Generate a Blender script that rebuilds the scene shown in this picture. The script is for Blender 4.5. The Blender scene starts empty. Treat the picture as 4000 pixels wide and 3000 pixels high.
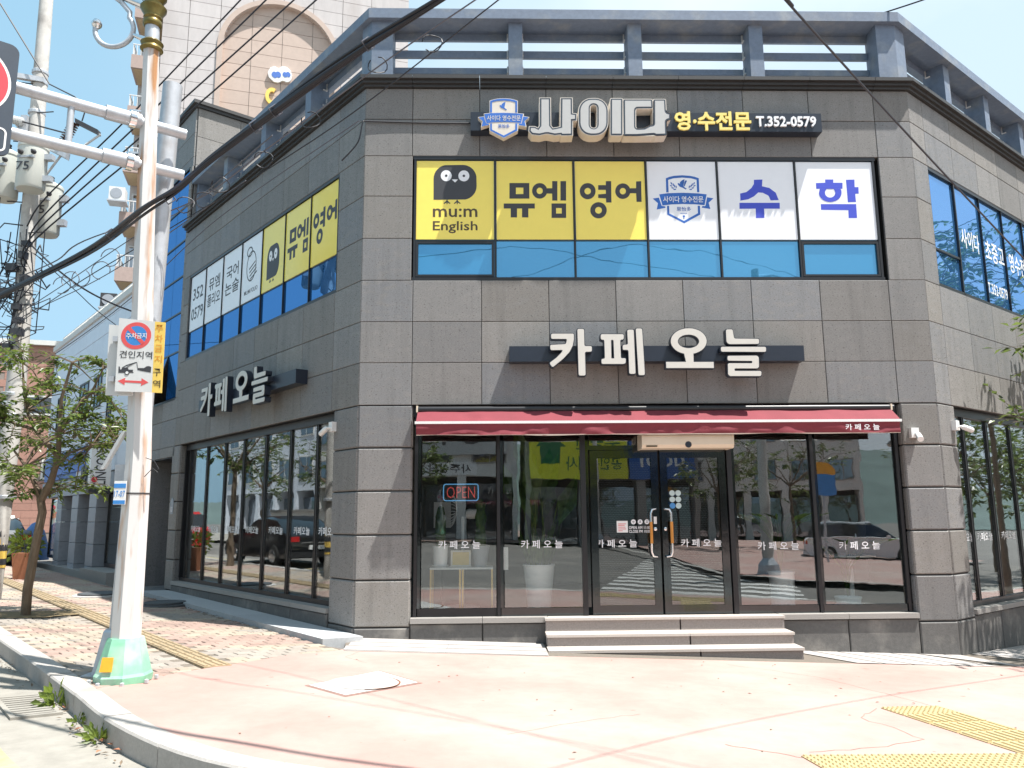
import bpy, bmesh, math, random
from mathutils import Vector, Matrix, noise
from mathutils.geometry import tessellate_polygon, delaunay_2d_cdt
SC = bpy.context.scene
COL = SC.collection
rnd = random.Random(7)
PI = math.pi
# ------------------------------------------------------------------ camera
cam = bpy.data.cameras.new('camera'); camo = bpy.data.objects.new('camera', cam); COL.objects.link(camo)
cam.sensor_width = 36.0; cam.lens = 27.645; cam.clip_start = 0.1; cam.clip_end = 3000
def rotm(yaw, pitch, roll):
    cy, sy, cp, sp = math.cos(yaw), math.sin(yaw), math.cos(pitch), math.sin(pitch)
    F = Vector((sy*cp, cy*cp, sp)); R = Vector((cy, -sy, 0)); U = R.cross(F)
    cr, sr = math.cos(roll), math.sin(roll)
    return F, R*cr + U*sr, U*cr - R*sr
CF, CR, CU = rotm(*[math.radians(a) for a in (1.43961, 9.51803, -0.466278)])
CAM = Vector((1.8831, -10.979, 1.627))
M = Matrix((CR, CU, -CF)).transposed().to_4x4(); M.translation = CAM
camo.matrix_world = M
SC.camera = camo
# ------------------------------------------------------------------ sky, sun, exposure
SUN = Vector((1.61, -.82, 4.5)).normalized()
wd = bpy.data.worlds.new('World'); SC.world = wd; wd.use_nodes = True
nt = wd.node_tree; nt.nodes.clear()
sky = nt.nodes.new('ShaderNodeTexSky'); sky.sky_type = 'NISHITA'; sky.sun_disc = False
sky.sun_elevation = math.asin(SUN.z); sky.sun_rotation = math.atan2(SUN.x, SUN.y)
sky.air_density = 1.0; sky.dust_density = 1.2; sky.ozone_density = 1.0; sky.altitude = 50
bg = nt.nodes.new('ShaderNodeBackground'); bg.inputs['Strength'].default_value = 0.052
wo = nt.nodes.new('ShaderNodeOutputWorld')
# thin summer cloud in the sky, all round
tc = nt.nodes.new('ShaderNodeTexCoord')
cl = nt.nodes.new('ShaderNodeTexNoise'); cl.inputs['Scale'].default_value = 1.6; cl.inputs['Detail'].default_value = 6
cr_ = nt.nodes.new('ShaderNodeValToRGB'); cr_.color_ramp.elements[0].position = 0.40; cr_.color_ramp.elements[1].position = 0.66
cr_.color_ramp.elements[0].color = (0.45, 0.45, 0.45, 1); cr_.color_ramp.elements[1].color = (0.95, 0.95, 0.95, 1)
mp = nt.nodes.new('ShaderNodeMapping'); mp.inputs['Location'].default_value = (0.15, 0.35, 0.1); mp.inputs['Scale'].default_value = (1, 1, 1.8)
hz = nt.nodes.new('ShaderNodeMixRGB'); hz.inputs[0].default_value = .72; hz.inputs[2].default_value = (4.5, 8.5, 11.4, 1)
mx = nt.nodes.new('ShaderNodeMixRGB'); mx.inputs[2].default_value = (12, 12.6, 13.2, 1)
sx = nt.nodes.new('ShaderNodeSeparateXYZ'); gr = nt.nodes.new('ShaderNodeMapRange'); gr.interpolation_type = 'SMOOTHSTEP'; gr.inputs['From Min'].default_value = -0.45; gr.inputs['From Max'].default_value = 0.25; gr.inputs['To Min'].default_value = 0.12
ml = nt.nodes.new('ShaderNodeMath'); ml.operation = 'MULTIPLY'; nt.links.new(tc.outputs['Generated'], sx.inputs[0]); nt.links.new(sx.outputs['X'], gr.inputs['Value'])
nt.links.new(tc.outputs['Generated'], mp.inputs['Vector']); nt.links.new(mp.outputs[0], cl.inputs['Vector'])
nt.links.new(cl.outputs['Fac'], cr_.inputs[0]); nt.links.new(cr_.outputs[0], ml.inputs[0]); nt.links.new(gr.outputs[0], ml.inputs[1]); nt.links.new(ml.outputs[0], mx.inputs[0]); nt.links.new(sky.outputs[0], hz.inputs[1]); nt.links.new(hz.outputs[0], mx.inputs[1])
nt.links.new(mx.outputs[0], bg.inputs['Color']); nt.links.new(bg.outputs[0], wo.inputs['Surface'])
sl = bpy.data.lights.new('sun', 'SUN'); sl.energy = 5.0; sl.angle = math.radians(0.7); sl.color = (1.0, 0.965, 0.91)
so = bpy.data.objects.new('sun', sl); COL.objects.link(so); so.rotation_euler = (-SUN).to_track_quat('-Z', 'Y').to_euler(); so.location = (20, -20, 60)
SC.view_settings.view_transform = 'Standard'; SC.view_settings.look = 'None'; SC.view_settings.gamma = 1.0
SC.view_settings.use_curve_mapping = False; SC.view_settings.exposure = 0.93
SC.cycles.max_bounces = 8; SC.cycles.transparent_max_bounces = 16; SC.cycles.caustics_reflective = False; SC.cycles.caustics_refractive = False
# ------------------------------------------------------------------ materials
def nodes(name):
    m = bpy.data.materials.new(name); m.use_nodes = True
    n = m.node_tree; b = n.nodes['Principled BSDF']
    return m, n, b
def mat(name, col, rough=0.6, *, tint2=None, streak=0.0, metal=0.0, var=0.12, scale=8.0, bump=0.0, bscale=60.0, stretch=(1, 1, 1), objvar=0.0, spec=0.5, spots=None, emit=None, patch=None):
    """colour with procedural grain; objvar: each object its own tone; spots=(colour, scale, threshold): stains; patch=(colour, scale, lo, hi)"""
    m, n, b = nodes(name); L = n.links.new
    b.inputs['Roughness'].default_value = rough; b.inputs['Metallic'].default_value = metal
    b.inputs['Specular IOR Level'].default_value = spec
    geo = n.nodes.new('ShaderNodeNewGeometry'); mp = n.nodes.new('ShaderNodeMapping'); mp.inputs['Scale'].default_value = stretch
    L(geo.outputs['Position'], mp.inputs['Vector'])
    t = n.nodes.new('ShaderNodeTexNoise'); t.inputs['Scale'].default_value = scale; t.inputs['Detail'].default_value = 8; t.inputs['Roughness'].default_value = 0.7
    L(mp.outputs[0], t.inputs['Vector'])
    mr = n.nodes.new('ShaderNodeMapRange'); mr.inputs['From Min'].default_value = 0.3; mr.inputs['From Max'].default_value = 0.7
    mr.inputs['To Min'].default_value = 1 - var; mr.inputs['To Max'].default_value = 1 + var
    L(t.outputs['Fac'], mr.inputs['Value'])
    val = mr.outputs[0]
    if objvar:
        oi = n.nodes.new('ShaderNodeObjectInfo'); m2 = n.nodes.new('ShaderNodeMapRange')
        m2.inputs['To Min'].default_value = 1 - objvar; m2.inputs['To Max'].default_value = 1 + objvar
        L(oi.outputs['Random'], m2.inputs['Value']); mm = n.nodes.new('ShaderNodeMath'); mm.operation = 'MULTIPLY'
        L(val, mm.inputs[0]); L(m2.outputs[0], mm.inputs[1]); val = mm.outputs[0]
    src = None
    base = n.nodes.new('ShaderNodeRGB'); base.outputs[0].default_value = (*col, 1); src = base.outputs[0]
    if tint2:
        oi2 = n.nodes.new('ShaderNodeObjectInfo'); fr = n.nodes.new('ShaderNodeMath'); fr.operation = 'MULTIPLY'; fr.inputs[1].default_value = 7.31; fc = n.nodes.new('ShaderNodeMath'); fc.operation = 'FRACT'
        L(oi2.outputs['Random'], fr.inputs[0]); L(fr.outputs[0], fc.inputs[0]); x = n.nodes.new('ShaderNodeMixRGB'); x.inputs[2].default_value = (*tint2, 1); L(fc.outputs[0], x.inputs[0]); L(src, x.inputs[1]); src = x.outputs[0]
    for sp in ([patch] if patch else []):
        t2 = n.nodes.new('ShaderNodeTexNoise'); t2.inputs['Scale'].default_value = sp[1]; t2.inputs['Detail'].default_value = 5
        L(mp.outputs[0], t2.inputs['Vector']); r2 = n.nodes.new('ShaderNodeMapRange')
        r2.inputs['From Min'].default_value = sp[2]; r2.inputs['From Max'].default_value = sp[3]; L(t2.outputs['Fac'], r2.inputs['Value'])
        x = n.nodes.new('ShaderNodeMixRGB'); x.inputs[2].default_value = (*sp[0], 1); L(r2.outputs[0], x.inputs[0]); L(src, x.inputs[1]); src = x.outputs[0]
    if spots:
        v = n.nodes.new('ShaderNodeTexNoise'); v.inputs['Scale'].default_value = spots[1]; v.inputs['Detail'].default_value = 3
        L(mp.outputs[0], v.inputs['Vector']); r3 = n.nodes.new('ShaderNodeMapRange')
        r3.inputs['From Min'].default_value = spots[2]; r3.inputs['From Max'].default_value = spots[2] + 0.05; L(v.outputs['Fac'], r3.inputs['Value'])
        x = n.nodes.new('ShaderNodeMixRGB'); x.inputs[2].default_value = (*spots[0], 1); L(r3.outputs[0], x.inputs[0]); L(src, x.inputs[1]); src = x.outputs[0]
    if streak:              # old rain runs down the slabs
        m3 = n.nodes.new('ShaderNodeMapping'); m3.inputs['Scale'].default_value = (7, 7, .55); L(geo.outputs['Position'], m3.inputs['Vector'])
        t3 = n.nodes.new('ShaderNodeTexNoise'); t3.inputs['Scale'].default_value = 1.0; t3.inputs['Detail'].default_value = 4; L(m3.outputs[0], t3.inputs['Vector'])
        r4 = n.nodes.new('ShaderNodeMapRange'); r4.inputs['From Min'].default_value = .50; r4.inputs['From Max'].default_value = .72; r4.inputs['To Min'].default_value = 1.0; r4.inputs['To Max'].default_value = 1-streak; L(t3.outputs['Fac'], r4.inputs['Value'])
        mm3 = n.nodes.new('ShaderNodeMath'); mm3.operation = 'MULTIPLY'; L(val, mm3.inputs[0]); L(r4.outputs[0], mm3.inputs[1]); val = mm3.outputs[0]
    vm = n.nodes.new('ShaderNodeVectorMath'); vm.operation = 'SCALE'; L(src, vm.inputs[0]); L(val, vm.inputs['Scale'])
    L(vm.outputs[0], b.inputs['Base Color'])
    if bump:
        bt = n.nodes.new('ShaderNodeTexNoise'); bt.inputs['Scale'].default_value = bscale; bt.inputs['Detail'].default_value = 4
        L(mp.outputs[0], bt.inputs['Vector']); bp = n.nodes.new('ShaderNodeBump'); bp.inputs['Strength'].default_value = bump; bp.inputs['Distance'].default_value = 0.01
        L(bt.outputs['Fac'], bp.inputs['Height']); L(bp.outputs[0], b.inputs['Normal'])
    if emit:
        b.inputs['Emission Color'].default_value = (*emit[0], 1); b.inputs['Emission Strength'].default_value = emit[1]
    return m
def glass(name, r0, tint, wave=0.0):
    """thin pane: clear, mirror-like by angle"""
    m, n, b = nodes(name); n.nodes.remove(b); L = n.links.new; out = [x for x in n.nodes if x.type == 'OUTPUT_MATERIAL'][0]
    lw = n.nodes.new('ShaderNodeLayerWeight'); lw.inputs['Blend'].default_value = 0.5
    pw = n.nodes.new('ShaderNodeMath'); pw.operation = 'POWER'; pw.inputs[1].default_value = 4.0; L(lw.outputs['Facing'], pw.inputs[0])
    mr = n.nodes.new('ShaderNodeMapRange'); mr.inputs['To Min'].default_value = r0; mr.inputs['To Max'].default_value = 1.0; L(pw.outputs[0], mr.inputs['Value'])
    tr = n.nodes.new('ShaderNodeBsdfTransparent'); tr.inputs[0].default_value = (*tint, 1)
    gl = n.nodes.new('ShaderNodeBsdfGlossy'); gl.inputs['Roughness'].default_value = 0.004; gl.inputs[0].default_value = (0.93, 0.97, 1, 1)
    if wave:
        g = n.nodes.new('ShaderNodeNewGeometry'); t = n.nodes.new('ShaderNodeTexNoise'); t.inputs['Scale'].default_value = 2.2; L(g.outputs['Position'], t.inputs['Vector'])
        bp = n.nodes.new('ShaderNodeBump'); bp.inputs['Strength'].default_value = wave; bp.inputs['Distance'].default_value = 0.02; L(t.outputs['Fac'], bp.inputs['Height']); L(bp.outputs[0], gl.inputs['Normal'])
    mx = n.nodes.new('ShaderNodeMixShader'); L(mr.outputs[0], mx.inputs[0]); L(tr.outputs[0], mx.inputs[1]); L(gl.outputs[0], mx.inputs[2]); L(mx.outputs[0], out.inputs[0])
    return m
def mirror_glass(name, dif, ref, fac):
    """coated blue glazing: part body colour, part tinted mirror"""
    m, n, b = nodes(name); n.nodes.remove(b); L = n.links.new; out = [x for x in n.nodes if x.type == 'OUTPUT_MATERIAL'][0]
    d = n.nodes.new('ShaderNodeBsdfDiffuse'); d.inputs[0].default_value = (*dif, 1)
    g = n.nodes.new('ShaderNodeBsdfGlossy'); g.inputs[0].default_value = (*ref, 1); g.inputs['Roughness'].default_value = 0.01
    ge = n.nodes.new('ShaderNodeNewGeometry'); t = n.nodes.new('ShaderNodeTexNoise'); t.inputs['Scale'].default_value = 1.2; L(ge.outputs['Position'], t.inputs['Vector'])
    bp = n.nodes.new('ShaderNodeBump'); bp.inputs['Strength'].default_value = 0.12; bp.inputs['Distance'].default_value = 0.03; L(t.outputs['Fac'], bp.inputs['Height']); L(bp.outputs[0], g.inputs['Normal'])
    x = n.nodes.new('ShaderNodeMixShader'); x.inputs[0].default_value = fac; L(d.outputs[0], x.inputs[1]); L(g.outputs[0], x.inputs[2]); L(x.outputs[0], out.inputs[0])
    return m
def leafmat(name, col):
    m, n, b = nodes(name); n.nodes.remove(b); L = n.links.new; out = [x for x in n.nodes if x.type == 'OUTPUT_MATERIAL'][0]
    ge = n.nodes.new('ShaderNodeNewGeometry'); t = n.nodes.new('ShaderNodeTexNoise'); t.inputs['Scale'].default_value = 9; L(ge.outputs['Position'], t.inputs['Vector'])
    r = n.nodes.new('ShaderNodeValToRGB'); r.color_ramp.elements[0].position = .3; r.color_ramp.elements[1].position = .7
    r.color_ramp.elements[0].color = (*[c*.6 for c in col], 1); r.color_ramp.elements[1].color = (col[0]*1.7, col[1]*1.45, col[2]*1.1, 1); L(t.outputs['Fac'], r.inputs[0])
    d = n.nodes.new('ShaderNodeBsdfDiffuse'); tr = n.nodes.new('ShaderNodeBsdfTranslucent'); gl = n.nodes.new('ShaderNodeBsdfGlossy'); gl.inputs['Roughness'].default_value = .35
    gl.inputs[0].default_value = (.6, .6, .6, 1)
    L(r.outputs[0], d.inputs[0]); L(r.outputs[0], tr.inputs[0])
    a = n.nodes.new('ShaderNodeMixShader'); a.inputs[0].default_value = .45; L(d.outputs[0], a.inputs[1]); L(tr.outputs[0], a.inputs[2])
    c = n.nodes.new('ShaderNodeMixShader'); c.inputs[0].default_value = .05; L(a.outputs[0], c.inputs[1]); L(gl.outputs[0], c.inputs[2]); L(c.outputs[0], out.inputs[0])
    return m
MT = {}
MT['stone'] = mat('dark_basalt_cladding', (.226, .212, .195), .62, streak=.16, tint2=(.204, .207, .214), var=.34, scale=48, bump=.35, bscale=90, stretch=(1, 1, 2.4), objvar=.13, spots=((.095, .088, .08), 30, .615), patch=((.240, .231, .221), 5.0, .5, .74))
MT['stone_base'] = mat('weathered_base_stone', (.125, .12, .115), .7, var=.18, scale=20, bump=.3, bscale=80, objvar=.06, patch=((.24, .225, .205), 2.6, .52, .74))
MT['sillstone'] = mat('grey_sill_stone', (.33, .31, .29), .6, var=.12, scale=60, bump=.15)
MT['filmdot'] = mat('grey_film_dot', (.20, .22, .22), .5)
MT['joint'] = mat('dark_joint_core', (.04, .04, .04), .9)
MT['cornice'] = mat('dark_cornice_stone', (.045, .044, .044), .5, var=.15, scale=30, objvar=.06)
MT['concrete_blue'] = mat('painted_grey_concrete', (.165, .21, .285), .6, var=.14, scale=14, bump=.15, patch=((.26, .285, .31), 3.0, .5, .75))
MT['frame'] = mat('black_window_frame', (.018, .019, .022), .35, var=.05)
MT['steel'] = mat('dark_mirror_steel', (.075, .085, .09), .1, metal=1.0, var=.06, bump=.25, bscale=3.0)
MT['chrome'] = mat('polished_steel', (.75, .75, .76), .15, metal=1.0, var=.02)
MT['wood'] = mat('varnished_orange_wood', (.62, .26, .05), .4, var=.2, scale=30, stretch=(1, 1, .1))
MT['shopglass'] = glass('shop_glass', .14, (.93, .95, .94), .03)
MT['doorglass'] = glass('door_glass', .135, (.66, .69, .68), .03)
MT['blueglass'] = mirror_glass('blue_coated_glass', (.02, .11, .30), (.17, .38, .74), .60)
MT['blueglass_right'] = mirror_glass('sky_brightened_blue_glass', (.06, .2, .45), (.30, .50, .82), .70)  # same blue coating made paler: right facade's brighter sky reflection painted into the colour
MT['blueglass_front'] = mirror_glass('light_blue_coated_glass', (.05, .25, .44), (.17, .42, .66), .55)
MT['film_yellow'] = mat('yellow_window_film', (.97, .79, .15), .13, var=.02)
MT['film_white'] = mat('white_window_film', (.88, .90, .94), .13, var=.015)
MT['ink'] = mat('charcoal_print', (.050, .050, .056), .5, var=.03)
MT['ink_brown'] = mat('brown_print', (.085, .06, .03), .5, var=.03)
MT['ink_blue'] = mat('royal_blue_print', (.055, .085, .58), .5, var=.03)
MT['ink_blue2'] = mat('emblem_blue_print', (.03, .14, .50), .5, var=.25, scale=2.2)
MT['white'] = mat('white_plastic', (.80, .80, .79), .4, var=.03)
MT['vinyl'] = mat('white_vinyl_lettering', (.85, .86, .88), .5, var=.02)
MT['letter'] = mat('cream_acrylic_letter', (.63, .61, .56), .4, var=.03)
MT['letter_grey'] = mat('pale_grey_letter_face', (.50, .50, .49), .45, var=.03)
MT['letter_side'] = mat('cream_letter_side', (.72, .66, .58), .5, var=.06)
MT['navy'] = mat('navy_sign_box', (.018, .025, .04), .35, var=.1, scale=5)
MT['yellow_letter'] = mat('pale_yellow_letter', (.88, .72, .22), .4, var=.03)
MT['awning'] = mat('burgundy_canvas', (.205, .031, .044), .8, var=.10, scale=3, bump=.2, bscale=400)
MT['cream'] = mat('cream_enamel', (.72, .62, .48), .4, var=.03)
MT['granite'] = mat('pink_granite_tread', (.50, .45, .41), .6, var=.14, scale=90, bump=.1)
MT['granite2'] = mat('grey_granite_riser', (.27, .24, .225), .6, var=.25, scale=90, bump=.15)
MT['pink'] = mat('pink_painted_pavement', (.40, .245, .213), .85, spots=((.30, .17, .14), 7, .715), var=.07, scale=5, bump=.2, bscale=250, patch=((.42, .312, .275), .55, .40, .62))
MT['crack'] = mat('dark_crack', (.30, .18, .15), .95, var=.2)
MT['asphalt'] = mat('worn_asphalt', (.145, .136, .125), .9, var=.16, scale=3, bump=.35, bscale=260, patch=((.185, .172, .155), .5, .45, .65))
MT['gutter'] = mat('concrete_gutter', (.28, .262, .23), .9, var=.16, scale=4, bump=.3, bscale=160, patch=((.24, .22, .19), .9, .5, .7))
MT['kerb'] = mat('granite_kerb', (.40, .375, .35), .8, var=.14, scale=40, bump=.2, objvar=.05, patch=((.30, .275, .25), 2.2, .55, .72))
MT['roadpaint'] = mat('worn_white_road_paint', (.58, .57, .54), .8, var=.2, scale=12)
MT['roadyellow'] = mat('worn_yellow_road_paint', (.42, .35, .19), .8, var=.2, scale=9, patch=((.38, .34, .28), 1.5, .5, .65))
MT['paver_pink'] = mat('faded_red_paver', (.315, .225, .188), .85, var=.14, scale=30, bump=.2, objvar=.12)
MT['paver_cream'] = mat('cream_paver', (.345, .285, .225), .85, var=.14, scale=30, bump=.2, objvar=.12)
MT['paver_grey'] = mat('grey_paver', (.30, .265, .23), .85, var=.14, scale=30, bump=.2, objvar=.12)
MT['mortar'] = mat('sandy_joint', (.17, .145, .12), .95, var=.2, scale=30)
MT['tactile'] = mat('yellow_tactile_tile', (.48, .38, .20), .75, var=.12, scale=14, bump=.15, objvar=.05)
MT['tactile_old'] = mat('faded_tactile_tile', (.325, .25, .155), .85, var=.16, scale=14, bump=.2, objvar=.08)
MT['polewhite'] = mat('weathered_white_pole_paint', (.62, .61, .60), .5, var=.05, scale=6, stretch=(1, 1, .12), patch=((.42, .21, .09), 8.5, .53, .68))
MT['galv'] = mat('galvanised_steel', (.50, .52, .55), .42, metal=.35, var=.14, scale=9)
MT['brass'] = mat('old_brass_paint', (.20, .155, .045), .35, metal=.6, var=.15, scale=20)
MT['green'] = mat('mint_green_paint', (.24, .54, .36), .6, var=.12, scale=9, patch=((.45, .62, .50), 3, .5, .7))
MT['reflector'] = mat('amber_reflector', (.80, .36, .03), .4)
MT['signgrey'] = mat('blue_grey_sign_board', (.04, .055, .078), .45, var=.08)
MT['red'] = mat('red_reflective_sheet', (.68, .05, .07), .45, var=.05, scale=30)
MT['signred'] = mat('traffic_red_print', (.72, .10, .10), .5, var=.05)
MT['signblue'] = mat('traffic_blue_print', (.05, .24, .60), .5, var=.05)
MT['signwhite'] = mat('weathered_white_sign', (.66, .66, .65), .55, var=.07, scale=5, stretch=(1, 1, .2))
MT['signyellow'] = mat('yellow_sign_strip', (.86, .60, .13), .5, var=.06)
MT['orange'] = mat('faded_orange_print', (.72, .30, .03), .5)
MT['concrete'] = mat('pole_concrete', (.56, .54, .51), .85, var=.12, scale=10, bump=.2, patch=((.34, .32, .30), 2.0, .5, .7))
MT['tank'] = mat('transformer_enamel', (.60, .61, .56), .5, var=.06, scale=4, stretch=(1, 1, .3))
MT['dark'] = mat('dark_fittings', (.045, .045, .05), .5, var=.15)
MT['cable'] = mat('black_cable', (.016, .016, .022), .5)
MT['cable_grey'] = mat('grey_cable', (.10, .10, .12), .5)
MT['tar'] = mat('porcelain_brown', (.10, .05, .035), .3)
MT['apt'] = mat('aged_apartment_paint', (.54, .50, .49), .85, var=.07, scale=3, objvar=.04, patch=((.43, .385, .365), .35, .55, .72), stretch=(1, 1, .25))
MT['apt_pink'] = mat('pinkish_apartment_paint', (.52, .41, .35), .85, var=.06, scale=3, objvar=.03)
MT['apt_brown'] = mat('dusky_pink_band', (.42, .32, .285), .85, var=.08)
MT['apt_soffit'] = mat('tan_balcony_soffit', (.50, .38, .24), .85)
MT['apt_joint'] = mat('grey_apartment_joint', (.24, .21, .20), .9)
MT['rail_white'] = mat('white_railing', (.68, .68, .68), .5)
MT['winglass'] = mirror_glass('distant_window_glass', (.03, .035, .04), (.55, .6, .65), .5)
MT['panel_white'] = mat('pale_metal_panel', (.70, .75, .83), .5, var=.05, scale=4, objvar=.03)
MT['panel_blue'] = mat('cobalt_sign_panel', (.06, .16, .50), .5, var=.08)
MT['greytile'] = mat('grey_wall_tile', (.32, .345, .385), .5, var=.10, objvar=.08)
MT['brick'] = mat('red_brick', (.42, .235, .185), .85, var=.12, scale=20, objvar=.06)
MT['brick_joint'] = mat('brick_mortar', (.30, .25, .22), .9)
MT['bark'] = mat('grey_brown_bark', (.155, .115, .08), .9, var=.3, scale=14, bump=.5, bscale=40, stretch=(1, 1, .3))
MT['leaf'] = leafmat('street_tree_leaf', (.13, .20, .065))
MT['leaf_dark'] = leafmat('dark_leaf', (.045, .085, .022))
MT['leaf_light'] = leafmat('fresh_leaf', (.13, .20, .045))
MT['leaf_house'] = leafmat('house_plant_leaf', (.06, .13, .035))
MT['flower'] = mat('red_petals', (.62, .03, .06), .7)
MT['terracotta'] = mat('terracotta_pot', (.36, .15, .08), .8)
MT['pot_white'] = mat('white_ceramic_pot', (.86, .88, .90), .4, var=.03)
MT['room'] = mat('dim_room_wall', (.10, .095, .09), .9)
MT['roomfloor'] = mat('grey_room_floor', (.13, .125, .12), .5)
MT['tabletop'] = mat('white_table_top', (.70, .72, .72), .3)
MT['gold'] = mat('gold_leg', (.72, .50, .18), .4, metal=.3)
MT['neonred'] = mat('red_neon_tube', (.8, .1, .08), .4, emit=((1, .10, .07), .10))
MT['neonblue'] = mat('blue_neon_tube', (.2, .5, .8), .4, emit=((.12, .45, .9), .2))
MT['neonoff'] = mat('clear_neon_backing', (.04, .04, .045), .3)
MT['carblack'] = mat('black_car_paint', (.012, .013, .016), .12, var=.02, spec=.9)
MT['carwhite'] = mat('white_car_paint', (.72, .73, .74), .2, var=.02, spec=.8)
MT['cargrey'] = mat('silver_grey_car_paint', (.22, .22, .22), .25, metal=.3, var=.02)
MT['carred'] = mat('red_car_paint', (.45, .03, .03), .2, var=.02)
MT['carglass'] = mat('dark_car_glass', (.015, .018, .02), .05, var=.0, spec=1)
MT['tyre'] = mat('black_rubber', (.02, .02, .02), .85)
MT['taillight'] = mat('red_lens', (.5, .02, .02), .2)
MT['bluecar'] = mat('blue_cover', (.10, .22, .50), .6)
MT['manhole'] = mat('pale_concrete_cover', (.50, .48, .46), .85, var=.07, scale=12, bump=.2)
MT['iron'] = mat('dark_cast_iron', (.08, .085, .09), .6, var=.2, scale=20)
MT['rust'] = mat('rusty_ring', (.22, .09, .05), .9)
MT['strip'] = mat('light_granite_strip', (.42, .39, .37), .75, var=.16, scale=40, bump=.25, objvar=.05)
MT['border_grey'] = mat('grey_border_stone', (.42, .43, .44), .8, var=.1, scale=30, bump=.15, objvar=.06)  # plain cool grey of the left border stones
MT['soil'] = mat('dry_soil', (.19, .14, .075), .95, var=.35, scale=18, bump=.6, bscale=40)
MT['hill'] = mat('wooded_hill', (.10, .14, .13), .95, var=.25, scale=.06)
MT['bldg_white'] = mat('off_white_render', (.68, .67, .64), .8, var=.06, scale=2)
MT['bldg_grey'] = mat('mid_grey_render', (.30, .29, .275), .8, var=.06, scale=2)
MT['bldg_dark'] = mat('dark_shop_interior', (.035, .033, .03), .8)
MT['bldg_sign_yellow'] = mat('lime_yellow_sign', (.68, .70, .04), .6, var=.03)
MT['bldg_sign_green'] = mat('dark_green_print', (.02, .16, .06), .6)
MT['bldg_sign_blue'] = mat('deep_blue_sign', (.03, .13, .42), .6)
MT['paper'] = mat('printed_white_paper', (.66, .66, .65), .8, var=.1, scale=40)
MT['sticker_blue'] = mat('blue_sticker', (.07, .27, .60), .5)
MT['sticker_pale'] = mat('pale_mint_sticker', (.50, .62, .62), .5)
# ------------------------------------------------------------------ places: the stone building stands on three facades
W = 8.2337
aL, aR = math.radians(51.02313), math.radians(37.02735)
dL = Vector((-math.cos(aL), math.sin(aL), 0)); nL = Vector((-math.sin(aL), -math.cos(aL), 0))
dR = Vector((math.cos(aR), math.sin(aR), 0)); nR = Vector((math.sin(aR), -math.cos(aR), 0))
X1 = Vector((1, 0, 0)); ZU = Vector((0, 0, 1))
FACE = {'F': (Vector((0, 0, 0)), X1, Vector((0, -1, 0)), X1), 'L': (Vector((0, 0, 0)), dL, nL, -dL), 'R': (Vector((W, 0, 0)), dR, nR, dR)}
def addface(k, org, d, n, mirrored=False): FACE[k] = (Vector((*org, 0)[:3]), Vector(d), Vector(n), Vector(d) * (-1 if mirrored else 1))
def FP(f, s, z, o=0.0):
    a, d, n, r = FACE[f]
    return a + d * s + n * o + Vector((0, 0, z))
def gz(x, y):
    X, Y = 25*math.tanh(x/25), 25*math.tanh(y/25)
    return 0.028 - 0.0403*X - 0.0203*Y
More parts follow.
